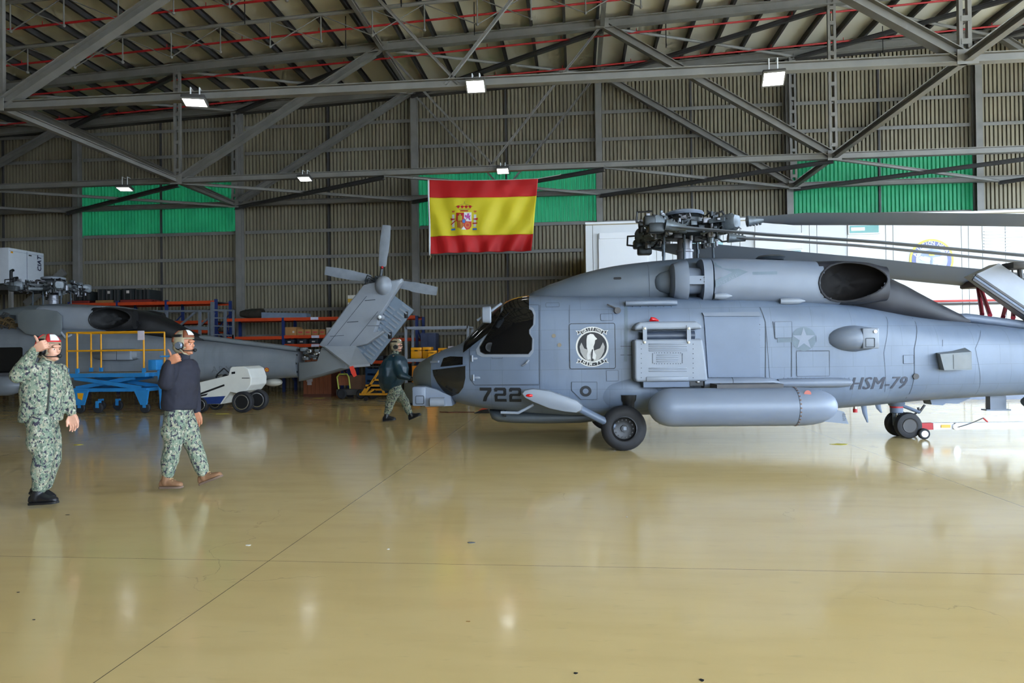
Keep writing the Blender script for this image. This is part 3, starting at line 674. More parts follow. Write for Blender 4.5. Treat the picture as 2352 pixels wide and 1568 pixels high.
MB().path([(-1.86, -1.0, 2.30), (-2.02, -1.02, 2.18), (-2.25, -1.0, 2.03)], .02, 8).build('mirror_arm', M_PALE, H1)
x, z = HP(1118, 723, -1.05); MB().loft([ring(xx, z - h, z + h, w, 3.5, 20, -1.05) for xx, h, w in ((x - .075, .09, .05), (x - .06, .125, .07), (x + .055, .135, .075), (x + .07, .11, .06))]).build('mirror', M_PALE, H1)
# chin window and the dark nose window above it
dec('chin_window', P((993, 846), (1069, 838), (1069, 868), (1064, 890), (1054, 903), (1036, 911), (1018, 897), (1004, 878), (996, 862)), mat('chin_glass', c8(38, 36, 32), .12), .010, .015)
dec('upper_chin_window', P((1019, 822), (1034, 818), (1063, 819), (1063, 837), (1012, 842)), M_GLASSD, .010, .015)
ln('window_bar', P((990, 848), (1072, 838)), .022, M_SEAL, .016)
MB().bar((*[(hp(990, 831)[0])], -sy(*hp(990, 831)) - .02, hp(990, 831)[1]), (hp(1008, 830)[0], -sy(*hp(1008, 830)) - .02, hp(1008, 830)[1]), .03, .035).build('nose_handle', M_PALE, H1)
# sensor boxes under the nose
x0, z0 = HP(951, 931, -.55); x1, z1 = HP(982, 886, -.55)
sb = MB().rbox(x0, x1, -.72, -.2, z0, z1, .03).build('sensor_box', L1, H1)
MB().add(*[[(a, -.726, b) for a, b in v] for v in [outline(rrect(x0 + .06, z0 + .04, x1 - .035, z0 + .17, .02), .014)[0]]], outline(rrect(x0 + .06, z0 + .04, x1 - .035, z0 + .17, .02), .014)[1]).build('cover_seal', M_LINE, sb, smooth=0)
x2, z2 = HP(1041, 930, -.55)
MB().prism([(x1 - .02, z0 - .01), (x2, z0), (x2 - .02, z0 + .16), (x1 + .16, z1 - .05), (x1 - .02, z1)], lambda a, b: (a, -.7, b), lambda a, b: (a, -.15, b)).build('sensor_housing', L1, H1, smooth=0)
x3, z3 = HP(993, 923, -.8); lens = MB().tube((x3 - .03, -.8, z3), (x3 + .2, -.8, z3), .075, n=18).build('camera_barrel', M_PALE, H1); MB().lathe([(.07, -.006), (.05, -.012), (.045, .01)], (x3 - .03, -.8, z3), 'x', 18).build('lens', M_BLACK, lens)
# belly radome
mb = MB().loft([ring(x, zb, .56, hw, 2.5, 32) for x, zb, hw in ((-2.12, .46, .35), (-2.08, .38, .48), (-1.98, .335, .56), (-1.7, .315, .62), (-1.2, .305, .64), (-.6, .31, .62), (-.3, .34, .55), (-.15, .40, .42))]); mb.build('belly_radome', mat('belly_radome_grey', c8(82, 88, 92), .5), H1)
MB().bar(hp3 := (HP(1160, 960, -.62)[0], -.65, HP(1160, 956, -.62)[1]), (HP(1160, 960, -.62)[0], -.6, HP(1160, 940, -.6)[1]), .04, .02).build('belly_fitting', M_BLACK, H1)
# number, unit name, roundels
def digit(segs, x, z, w, h):
    return [[(x + a * w, z + b * h) for a, b in pl] for pl in segs]
D7 = [[(0, 1), (1, 1), (1, .78), (.62, .3), (.5, 0), (.2, 0), (.34, .34), (.68, .78), (.0, .78)]]
D2 = [[(0, .72), (0, .9), (.1, 1), (.9, 1), (1, .9), (1, .52), (.9, .42), (.3, .42), (.24, .36), (.24, .2), (1, .2), (1, 0), (0, 0), (0, .46), (.1, .58), (.72, .58), (.77, .64), (.77, .76), (.72, .8), (.28, .8), (.23, .76), (.23, .72)]]
xa, za = hp(1104, 921); xb, zb = hp(1197, 890); dwid = (xb - xa - .09) / 3
for i, D in enumerate((D7, D2, D2)):
    for pl in digit(D, xa + i * (dwid + .045), za, dwid, zb - za): dec('painted_numeral', pl, M_NUM, .009)
def decal_text(txt, px, py, size, mm, name, shear=0, spacing=1, off=.006, bold=0, surf=sy, parent=FU1, par=None):
    vs, fs = text_mesh(txt, size, shear, spacing, 0); x, z = hp(px, py) if par is None else par
    if bold: n_ = len(vs); vs = vs + [v + Vector((bold, 0, 0)) for v in vs]; fs = fs + [[i + n_ for i in f] for f in fs]
    return patch(None, off, None, surf=surf, vsfs=([(x + v.x, z + v.y) for v in vs], fs), step=.15).build(name, mm, parent, smooth=30)
decal_text('HSM-79', 2016, 881, .27, mat('marking_grey', c8(56, 60, 72), .6), 'unit_lettering', .25, 1.05, .006, .014)
M_LOW = mat('low_visibility_grey', c8(89, 104, 116), .5)
x, z = hp(1846, 778); dec('roundel_disc', [(x + .185 * math.cos(R(i * 15)), z + .185 * math.sin(R(i * 15))) for i in range(24)], M_LOW, .005)
dec('roundel_star', [(x + (.175 if i % 2 == 0 else .068) * math.sin(R(i * 36)), z + (.175 if i % 2 == 0 else .068) * math.cos(R(i * 36))) for i in range(10)], L1, .007)
for s in (-1, 1): dec('roundel_bar', [(x + s * .19, z + .05), (x + s * .40, z + .05), (x + s * .40, z - .05), (x + s * .19, z - .05)], M_LOW if s < 0 else G1['skin'], .005)
# squadron crest on its panel
xa, za = hp(1309, 847); xb, zb = hp(1412, 742)
pan = dec('crest_panel', rrect(xa, za, xb, zb, .03), G1['skin'], .008, .012); out('panel_gap', rrect(xa, za, xb, zb, .03), .010, M_NUM, .010, pan)
M_CW = mat('crest_pale', c8(205, 204, 200), .6); M_CB = mat('crest_black', c8(24, 24, 26), .6); M_CG = mat('crest_grey', c8(158, 156, 152), .6)
cx, cz = hp(1360, 796); s = (zb - za) / 105.0
def cp(pts): return [(cx + (a - 1360) * s, cz - (b - 796) * s) for a, b in pts]
def circ(r, k=32): return [(1360 + r * math.cos(2 * math.pi * i / k), 796 + r * math.sin(2 * math.pi * i / k)) for i in range(k)]
cr = dec('crest_ring', cp(circ(38)), M_CW, .011); dec('crest_field', cp(circ(34)), M_CB, .013, parent=cr)
def arcband(r0_, r1_, a0, a1, k=14):
    return [(1360 + r1_ * math.cos(R(a0 + (a1 - a0) * i / k)), 796 - r1_ * math.sin(R(a0 + (a1 - a0) * i / k))) for i in range(k + 1)] + [(1360 + r0_ * math.cos(R(a1 - (a1 - a0) * i / k)), 796 - r0_ * math.sin(R(a1 - (a1 - a0) * i / k))) for i in range(k + 1)]
for a0, a1, txt in ((128, 52, 'GRIFFINS'), (-128, -52, 'HSM-79')):
    dec('crest_scroll_edge', cp(arcband(35, 46.5, a0 + 2 * (1 if a0 > 0 else -1), a1 - 2 * (1 if a0 > 0 else -1))), M_CW, .0135, parent=cr); dec('crest_scroll', cp(arcband(37, 44.5, a0, a1)), M_CB, .0155, parent=cr)
    n = len(txt); vs_, fs_ = [], []
    for i, ch in enumerate(txt):
        a = (a0 + (a1 - a0) * (i + .9) / (n + .8)); v, f = text_mesh(ch, 9.0, 0, 1, .25); r_ = 40.7; o = len(vs_)
        ro = R(a - 90) if a0 > 0 else R(a + 90)
        for q in v: vs_.append((cx + (r_ * math.cos(R(a)) + q.x * math.cos(ro) - q.y * math.sin(ro)) * s, cz + (r_ * math.sin(R(a)) + q.x * math.sin(ro) + q.y * math.cos(ro)) * s))
        fs_ += [[o + k for k in ff] for ff in f]
    patch(None, .0175, None, vsfs=(vs_, fs_)).build('crest_lettering', M_CW, cr)
    for sx in (-1, 1):
        yy = 760 if a0 > 0 else 832; ty = 1 if a0 > 0 else -1
        dec('scroll_tail', cp([(1360 + sx * 27, yy - 1 * ty), (1360 + sx * 38, yy - 2 * ty), (1360 + sx * 33.5, yy + 3 * ty), (1360 + sx * 34, yy + 9 * ty), (1360 + sx * 28, yy + 5 * ty)]), M_CW, .0135, parent=cr)
        dec('scroll_tail', cp([(1360 + sx * 28.5, yy + 0 * ty), (1360 + sx * 35, yy - .5 * ty), (1360 + sx * 32, yy + 3 * ty), (1360 + sx * 32.5, yy + 6.5 * ty), (1360 + sx * 29, yy + 4 * ty)]), M_CB, .0150, parent=cr)
for sx in (-1, 1): dec('crest_wing', cp([(1360 + sx * 25, 786), (1360 + sx * 29, 796), (1360 + sx * 27, 808), (1360 + sx * 20, 821), (1360 + sx * 12, 828), (1360 + sx * 3, 831), (1360 + sx * 2, 806), (1360 + sx * 9, 803), (1360 + sx * 18, 800)]), M_CG, .0150, parent=cr)
dec('crest_body', cp([(1349, 770), (1356, 766), (1363, 767), (1367, 773), (1372, 778), (1367, 781), (1366, 788), (1363, 796), (1364, 806), (1369, 816), (1367, 826), (1360, 823), (1361, 812), (1357, 806), (1354, 814), (1356, 824), (1349, 826), (1347, 816), (1350, 806), (1347, 796), (1347, 780)]), M_CW, .0165, parent=cr)
dec('crest_claw', cp([(1359, 803), (1362, 801), (1361, 812), (1357, 816)]), M_CB, .0175, parent=cr)
# access panel with the black ring
pl = P((1313, 877), (1371, 877), (1371, 917), (1334, 917), (1313, 896)); pn = dec('access_panel', pl, G1['skin'], .008, .012); out('panel_gap', pl, .008, M_LINE, .010, pn)
x, z = hp(1345, 898); dec('ring_marking', [(x + .09 * math.cos(R(i * 15)), z + .085 * math.sin(R(i * 15))) for i in range(24)], M_NUM, .012, parent=pn); dec('ring_centre', [(x + .045 * math.cos(R(i * 15)), z + .042 * math.sin(R(i * 15))) for i in range(24)], M_SEAL, .014, parent=pn)
for px, py in ((1272, 771), (1285, 792)): x, z = hp(px, py); dec('port_cap', [(x + .032 * math.cos(R(i * 30)), z + .032 * math.sin(R(i * 30))) for i in range(12)], mat('port_brass', c8(122, 112, 96), .5), .008)
# panel lines and small covers
for pts, w in ((((1240, 700), (1240, 925)), .008), (((1308, 700), (1308, 742)), .006), (((1437, 700), (1437, 830)), .05), (((1425, 795), (1460, 795)), .008), (((1425, 815), (1460, 815)), .008), (((1095, 884), (1238, 884)), .008), (((1745, 705), (1758, 740), (1758, 868)), .012), (((1758, 740), (1768, 868)), .006),
                (((1775, 738), (1780, 778), (1815, 779), (1818, 790), (1818, 865)), .012), (((1830, 805), (1905, 805), (1905, 862)), .007), (((1830, 805), (1830, 862)), .007), (((2095, 730), (2100, 800), (2100, 860), (2080, 915)), .010), (((2010, 705), (2030, 810), (2032, 900)), .005), (((2165, 780), (2165, 795)), .006), (((2230, 740), (2240, 800), (2240, 905)), .005)):
    ln('panel_line', P(*pts), w, M_LINE if w < .04 else mat('panel_stripe', c8(92, 106, 118), .5))
for px0, py0, px1, py1 in ((1254, 695, 1284, 705), (1380, 720, 1407, 736), (1393, 850, 1420, 875), (1780, 738, 1818, 776), (1830, 806, 1904, 864), (2075, 815, 2098, 835)):
    a = hp(px0, py1); b = hp(px1, py0); o = dec('cover_plate', rrect(a[0], a[1], b[0], b[1], .012), G1['skin'], .006, .008); out('cover_gap', rrect(a[0], a[1], b[0], b[1], .012), .005, M_LINE, .008, o)
rv = MB()
def rivets(pts, n, r=.008):
    for (a, b) in zip(pts, pts[1:]):
        for i in range(n):
            px = a[0] + (b[0] - a[0]) * i / n; py = a[1] + (b[1] - a[1]) * i / n; x, z = hp(px, py); y = -sy(x, z); rv.tube((x, y, z), (x, y - .008, z), r, r * .6, 6)
rivets([(1435, 704), (1560, 704)], 7); rivets([(1625, 733), (1738, 733)], 9); rivets([(1745, 745), (1745, 865)], 10, .007); rivets([(1620, 866), (1745, 866)], 9, .007); rivets([(1800, 868), (1960, 868)], 16, .006); rivets([(1345, 678), (1400, 678)], 1)
rv.build('rivet', M_LINE, FU1)['kind'] = 'stuff'
# roof rail above the cabin side, cargo hook bits
a = HP(1437, 697, -1.13); b = HP(1556, 697, -1.13)
MB().loft([ring(x, a[1] - .035, a[1] + .045, w, 2.5, 14, -1.1) for x, w in ((a[0], .05), (a[0] + .1, .07), (b[0] - .1, .07), (b[0], .02))]).build('roof_rail', L1, H1)
x, z = hp(1418, 713); MB().lathe([(.05, 0), (.05, .03), (.025, .035), (.025, .05)], (x, -sy(x, z) - .05, z), 'y', 14).build('filler_cap', M_STEEL_D, H1); MB().tube((x - .16, -sy(x, z) - .02, z + .1), (x, -sy(x, z) - .03, z + .02), .012, n=6).build('filler_strut', M_STEEL_D, H1)
# gearbox fairing details
def dp(px, py):
    lat = -.6
    for _ in range(5): x, z = HP(px, py, lat); lat = -DY1(x, min(z, 3.0))
    return (x, z)
fs = rrect(*dp(1409, 642), *dp(1427, 636), .02); patch(fs, .004, None, surf=DY1, step=.05).build('fairing_vent', M_BLACK, H1)
for pts, w in ((((1373, 683), (1492, 684), (1494, 688)), .012), (((1487, 608), (1491, 684)), .006)): patch(None, .004, None, surf=DY1, vsfs=line_strip([dp(*p) for p in pts], w), step=.05).build('fairing_gap', M_LINE, H1)
MB().loft([[(1.03 + dx, -.66 + .12 * math.cos(R(i * 15)) * s_, 2.62 + .2 * math.sin(R(i * 15)) * s_) for i in range(24)] for dx, s_ in ((-.42, .2), (-.40, .5), (-.34, .75), (-.2, .98), (.0, 1.08))]).build('inlet_bulge', G1['top'], H1)
for px in (1720,): MB().lathe([(.02, 0), (.2, .01), (.24, .05), (.2, .08), (.02, .09)], (HP(1770, 590, -.3)[0], -.3, 2.98), 'z', 20).build('roof_antenna', G1['rod'], H1)
for px0, px1, py in ((1640, 1682, 680), (1790, 1848, 692)):
    a = HP(px0, py, -1.0); b = HP(px1, py, -1.0); MB().loft([ring(x, a[1] - h, a[1] + h, w, 2.4, 16, -1.02) for x, h, w in ((a[0], .045, .05), (a[0] + .1, .055, .06), (b[0] - .1, .045, .05), (b[0], .008, .008))]).build('cowl_latch', M_PALE, H1)
# intake chevron and warning lettering on the near nacelle
def ncy(x, z):
    u = min(.97, abs((z - 2.59) / .36)); return .74 + .348 * (1 - u ** 2.7) ** (1 / 2.7)
def npx(px, py): return HP(px, py, -1.08)
M_CHEV = mat('chevron_grey', c8(96, 111, 124), .5)
patch([npx(*p) for p in ((1643, 598), (1718, 624), (1643, 661), (1643, 644), (1682, 625), (1643, 610))], .005, None, surf=ncy, step=.06).build('intake_chevron', M_CHEV, H1)
vs, fs_ = text_mesh('INTAKE', .085, 0, 1.1); ro = R(24); x, z = npx(1673, 642)
patch(None, .008, None, surf=ncy, vsfs=([(x + v.x * math.cos(ro) - v.y * math.sin(ro), z + v.x * math.sin(ro) + v.y * math.cos(ro)) for v in vs], fs_), step=.2).build('intake_lettering', L1, H1)
patch(rrect(*npx(1728, 631), *npx(1785, 623), .01), .004, None, surf=ncy, step=.06).build('warning_stripe', M_CHEV, H1)
# sonobuoy launcher housing
lb = MB(); a = HP(1458, 886, -1.42); b = HP(1612, 737, -1.42); ln_ = empty('launcher_housing'); ln_.parent = H1
x0, z0, x1, z1 = a[0], a[1], b[0], b[1]; YO = -1.44
prof = [(x0 + .02, z0), (x0, z0 + .1), (x0, z1 - .1), (x0 + .03, z1 - .03), (x0 + .1, z1), (x1 - .1, z1), (x1 - .03, z1 - .03), (x1 - .01, z1 - .15), (x1, z1 - .3), (x1 + .08, z0 + .16), (x1 + .08, z0)]
# body split around the open slot near the top
zs0, zs1 = HP(1500, 779, -1.42)[1], HP(1500, 757, -1.42)[1]; xs0, xs1 = HP(1470, 768, -1.42)[0], HP(1607, 768, -1.42)[0]
bm_ = MB()
def plate(poly): bm_.prism(poly, lambda a_, b_: (a_, YO, b_), lambda a_, b_: (a_, -1.0, b_))
plate([(x0 + .02, z0 + .06), (x0, z0 + .12), (x0, zs0), (x1 - .0, zs0), (x1 + .03, zs0 - .2), (x1 + .07, z0 + .12), (x1 + .07, z0 + .06)])
plate([(x0, zs1), (x0 + .01, z1 - .06), (x0 + .08, z1), (x1 - .08, z1), (x1 - .01, z1 - .06), (x1, zs1)])
bo = bm_.build('housing_shell', M_PALE, ln_, smooth=0)
bv = bo.modifiers.new('b', 'BEVEL'); bv.width = .03; bv.segments = 3; bv.limit_method = 'ANGLE'
MB().box(x0 + .03, x1 - .03, -1.12, -1.0, zs0 - .02, zs1 + .02).build('slot_back', M_BLACK, ln_, smooth=0)
MB().tube((xs0 + .08, -1.28, (zs0 + zs1) / 2 - .02), (xs1 - .05, -1.28, (zs0 + zs1) / 2 - .02), .07, n=14).build('store_tube', mat('dark_tube', c8(66, 74, 88), .4), ln_)
for px in (1481, 1582): xx = HP(px, 768, -1.44)[0]; MB().box(xx - .03, xx + .03, YO - .015, YO + .03, zs0 - .04, zs1 + .06).build('slot_strap', M_PALE, ln_, smooth=0)
for px, py in ((1481, 754), (1582, 754), (1582, 786), (1481, 786)): xx, zz = HP(px, py, -1.46); MB().ball((xx, YO - .015, zz), .022, .02, .022, 8, 6).build('latch_knob', mat('knob_brass', c8(215, 208, 190), .35), ln_)
for py in (790, 795, 800, 805, 846, 852): 
    a_ = HP(1490, py, -1.44); b_ = HP(1578, py, -1.44); MB().rbox(a_[0], b_[0], YO - .012, YO + .01, a_[1] - .011, a_[1] + .011, .006).build('louvre', M_PALE, ln_)
for py in (815, 820, 825, 830): a_ = HP(1508, py, -1.44); b_ = HP(1558, py, -1.44); MB().rbox(a_[0], b_[0], YO - .012, YO + .01, a_[1] - .009, a_[1] + .009, .005).build('louvre', M_PALE, ln_)
rv2 = MB()
for i in range(40):
    t_ = i / 40 * 2 * math.pi; px = 1533 + 34 * max(-1, min(1, 1.25 * math.cos(t_))); py = 822.5 + 12.5 * max(-1, min(1, 1.4 * math.sin(t_))); xx, zz = HP(px, py, -1.44); rv2.tube((xx, YO, zz), (xx, YO - .006, zz), .007, n=6)
for py in range(790, 870, 11):
    for px in (1473, 1592): xx, zz = HP(px, py, -1.44); rv2.tube((xx, YO, zz), (xx, YO - .006, zz), .007, n=6)
rv2.build('rivet', M_LINE, ln_)['kind'] = 'stuff'
a_ = HP(1484, 875, -1.42); b_ = HP(1580, 864, -1.42); MB().rbox(a_[0], b_[0], YO - .02, -1.2, a_[1], b_[1], .01).build('lower_flap', M_PALE, ln_)
a_ = HP(1478, 888, -1.38); MB().box(a_[0], b_[0] + .03, -1.38, -1.1, a_[1] - .01, a_[1] + .1).build('lower_tray', M_SEAL, ln_, smooth=0)
a_ = HP(1585, 886, -1.4); MB().box(a_[0], a_[0] + .2, -1.39, -1.1, a_[1], a_[1] + .13).build('lower_recess', M_BLACK, ln_, smooth=0); MB().ball((a_[0] + .12, -1.4, a_[1] + .06), .03, .02, .02, 8, 6).build('release_lever', M_CHROME, ln_)
xx, zz = HP(1498, 735, -1.3); MB().loft([ring(xx + d, zz - .02, zz + h, w, 2.2, 12, -1.3) for d, h, w in ((-.04, .01, .02), (-.02, .05, .03), (.04, .04, .025), (.1, .0, .006))]).build('marker_light', mat('red_lens', c8(200, 20, 24), .2), ln_)
# flush weapons door, pylon tube and fairings
o = dec('cargo_door', P((1616, 727), (1742, 727), (1745, 866), (1626, 866)), M_SEAL, .030, .05)
dec('door_header', P((1612, 718), (1742, 716), (1746, 726), (1616, 726)), L1, .038, .06, parent=o)
a = HP(1618, 880, -1.36); b = HP(1795, 880, -1.36)
MB().lathe([(.078, a[0]), (.082, a[0] + .02), (.082, b[0] - .28), (.07, b[0] - .14), (.012, b[0])], (0, -1.30, a[1]), 'x', 20).build('pylon_tube', L1, H1)
MB().box(a[0], b[0] - .3, -1.30, -1.0, a[1] - .08, a[1] + .06).build('pylon_root', L1, H1, smooth=0)
MB().lathe([(.084, a[0] + .42), (.084, a[0] + .43)], (0, -1.30, a[1]), 'x', 20).build('tube_band', M_LINE, H1)
a = HP(1788, 880, -1.2); b = HP(1962, 880, -1.2)
MB().loft([ring(x, a[1] - .075 * k, a[1] + .075 * k, .12 * k, 2.4, 18, -1.13 if x < 2.8 else -1.12) for x, k in ((a[0], .9), (a[0] + .2, 1), (b[0] - .2, 1), (b[0] - .05, .8), (b[0], .3))]).build('side_fairing', L1, H1)
# sensor blister
a = HP(1899, 778, -1.15); b = HP(1976, 778, -1.3); c = HP(2010, 778, -1.2); zc_ = a[1]
bl = MB().loft([ring(a[0] + (b[0] - a[0]) * t_, zc_ - .2 * math.sqrt(1 - (1 - t_) ** 2) - .005, zc_ + .2 * math.sqrt(1 - (1 - t_) ** 2) + .005, .30 * math.sqrt(1 - (1 - t_) ** 2) + .01, 2.3, 28, -1.04) for t_ in (0, .04, .12, .25, .4, .6, .8, 1)] + [ring(c[0], zc_ - .17, zc_ + .17, .2, 3, 28, -1.0)]).build('sensor_blister', L1, H1)
MB().rbox(b[0] + .02, c[0] - .0, -1.34, -1.0, zc_ - .155, zc_ + .155, .02).build('blister_plate', M_PALE, bl)
xx = b[0] + .03; MB().add([(q[0], -1.346, q[1]) for q in outline(rrect(xx + .03, zc_ - .13, xx + .16, zc_ + .0, .01), .012)[0]], outline(rrect(xx + .03, zc_ - .13, xx + .16, zc_ + .0, .01), .012)[1]).build('plate_gap', M_LINE, bl, smooth=0)
MB().lathe([(.025, 0), (.02, .02)], (xx + .17, -1.36, zc_ + .1), 'y', 12).build('plate_lock', M_CHROME, bl)
# chaff dispenser box on the boom
a = HP(2158, 850, -1.0); b = HP(2245, 800, -1.0); yy = -1.02
V = [(a[0] + .06, yy, a[1]), (b[0] - .1, yy, a[1]), (b[0] - .1, yy, b[1] + .0 - .05), (a[0], yy, b[1] - .08), (a[0] + .1, -.6, a[1] + .02), (b[0], -.6, a[1] + .03), (b[0] - .02, -.6, b[1] + .06), (a[0] + .05, -.6, b[1] - .02)]
cb_ = MB().add(V, [(0, 1, 2, 3), (4, 7, 6, 5), (0, 4, 5, 1), (1, 5, 6, 2), (2, 6, 7, 3), (3, 7, 4, 0)]).build('dispenser_box', mat('dispenser_grey', c8(118, 124, 128), .5), H1, smooth=0)
MB().box(a[0] + .2, b[0] - .12, yy - .008, yy, a[1] + .02, b[1] - .09).build('dispenser_cover', mat('dispenser_cover', c8(124, 128, 130), .55), cb_, smooth=0)
# belly antennas and fittings behind the main gear
x, z = HP(2287, 905, 0); mb = MB(); mb.box(x - .13, x + .13, -.06, .06, z - .25, z); mb.box(x - .2, x + .2, -.07, .07, z - .27, z - .25); mb.build('belly_antenna', L1, H1, smooth=0)
x, z = HP(2128, 918, 0); x2 = HP(2218, 912, 0)[0]; MB().prism([(x, z), (x + .02, z - .07), (x + .2, z - .085), (x + .25, z - .05), (x2 - .2, z - .06), (x2, z + .03), (x2, z + .1), (x, z + .1)], lambda a_, b_: (a_, -.12, b_), lambda a_, b_: (a_, .12, b_)).build('belly_fin', M_SEAL, H1, smooth=0)
for px, L_ in ((1982, .30), (2014, .14)): x, z = HP(px, 928, -.3); MB().loft([ring(x + d, 0, 0, 0, 2) for d in ()] or [[(x + d + .05 * math.cos(R(i * 60)) * s_, -.3 + .015 * math.sin(R(i * 60)), zz) for i in range(6)] for d, s_, zz in ((0, 1, z + .05), (.03, .8, z - L_ * .5), (.07, .3, z - L_))]).build('blade_antenna', M_SEAL, H1)
x, z = HP(1964, 930, -.3); mb = MB().tube((x, -.3, z + .05), (x, -.3, z - .06), .03, n=10).build('beacon_base', M_CHROME, H1); MB().tube((x, -.3, z - .12), (x, -.3, z - .06), .035, n=10).build('beacon', M_RED, H1)
x, z = HP(2345, 905, -.2); MB().loft([[(x + d, -.3 + .12 * math.cos(R(i * 30)), z - .12 + .12 * math.sin(R(i * 30)) * s_) for i in range(12)] for d, s_ in ((0, .6), (.05, 1), (.4, 1))]).build('boom_pod', G1['rod'], H1)
x, z = hp(2102, 864); MB().lathe([(.045, 0), (.045, .03), (.03, .035), (.03, .01)], (x, -sy(x, z) - .03, z), 'y', 14).build('tie_down_ring', M_STEEL_D, H1)
# fuel tank
a = HP(1489, 936, -1.75); b = HP(1921, 936, -1.75); ft = empty('drop_tank'); ft.parent = H1; RT_ = .278
pr = []
for i in range(9): t_ = i / 8; pr.append((max(.004, RT_ * math.sin(t_ * math.pi / 2)), a[0] + .34 * (1 - math.cos(t_ * math.pi / 2))))
pr += [(RT_, b[0] - .75), (RT_, b[0] - .55)]
for i in range(1, 9): t_ = i / 8; pr.append((max(.004, RT_ * math.cos(t_ * math.pi / 2) ** .75), b[0] - .55 + .55 * math.sin(t_ * math.pi / 2)))
MB().lathe(pr, (0, -1.75, a[1]), 'x', 36).build('tank_body', mat('tank_grey', c8(114, 124, 141), .4, 0, .06, 1.5), ft)
mb = MB(); 
for i in range(30): th = R(i * 12); mb.tube((b[0] - .6, -1.75 + RT_ * math.cos(th), a[1] + RT_ * math.sin(th)), (b[0] - .6, -1.75 + (RT_ + .006) * math.cos(th), a[1] + (RT_ + .006) * math.sin(th)), .012, n=6)
mb.build('rivet', mat('rust_rivet', c8(110, 84, 70), .6), ft)['kind'] = 'stuff'
MB().lathe([(RT_ + .002, b[0] - .62), (RT_ + .002, b[0] - .612)], (0, -1.75, a[1]), 'x', 36).build('tank_seam', M_LINE, ft)
c0 = HP(1848, 960, -1.9); c1 = HP(1952, 974, -1.9); MB().prism([(c0[0], c0[1] + .06), (c0[0] + .45, c0[1] + .12), (c1[0] - .06, c0[1] + .08), (c1[0], c1[1]), (c0[0] + .05, c0[1] - .03)], lambda p, q_: (p, -1.86, q_), lambda p, q_: (p, -1.84, q_)).build('tank_fin', L1, ft, smooth=0)
vs, fs_ = text_mesh('NO STEP', .06); MB().add([(c1[0] - .06 - v.y * 1 + .0, -1.865, c1[1] + .10 + v.x * .45) for v in vs], fs_).build('fin_lettering', M_LINE, ft, smooth=0)
xx, zz = HP(1849, 903, -1.85); MB().lathe([(.05, 0), (.045, .008)], (xx, -1.95, zz), 'y', 16).build('tank_cap', mat('cap_red', c8(176, 90, 76), .5), ft)
for px in (1660, 1685, 1755, 1770): xx, zz = HP(px, 893, -1.6); MB().tube((xx, -1.6, zz - .04), (xx - .02, -1.55, zz + .08), .012, n=6).build('tank_bolt', M_CHROME, ft)
MB().box(HP(1640, 890, -1.6)[0], HP(1790, 890, -1.6)[0], -1.78, -1.2, a[1] + RT_ - .02, a[1] + RT_ + .05).build('tank_pylon', M_STEEL_D, ft, smooth=0)
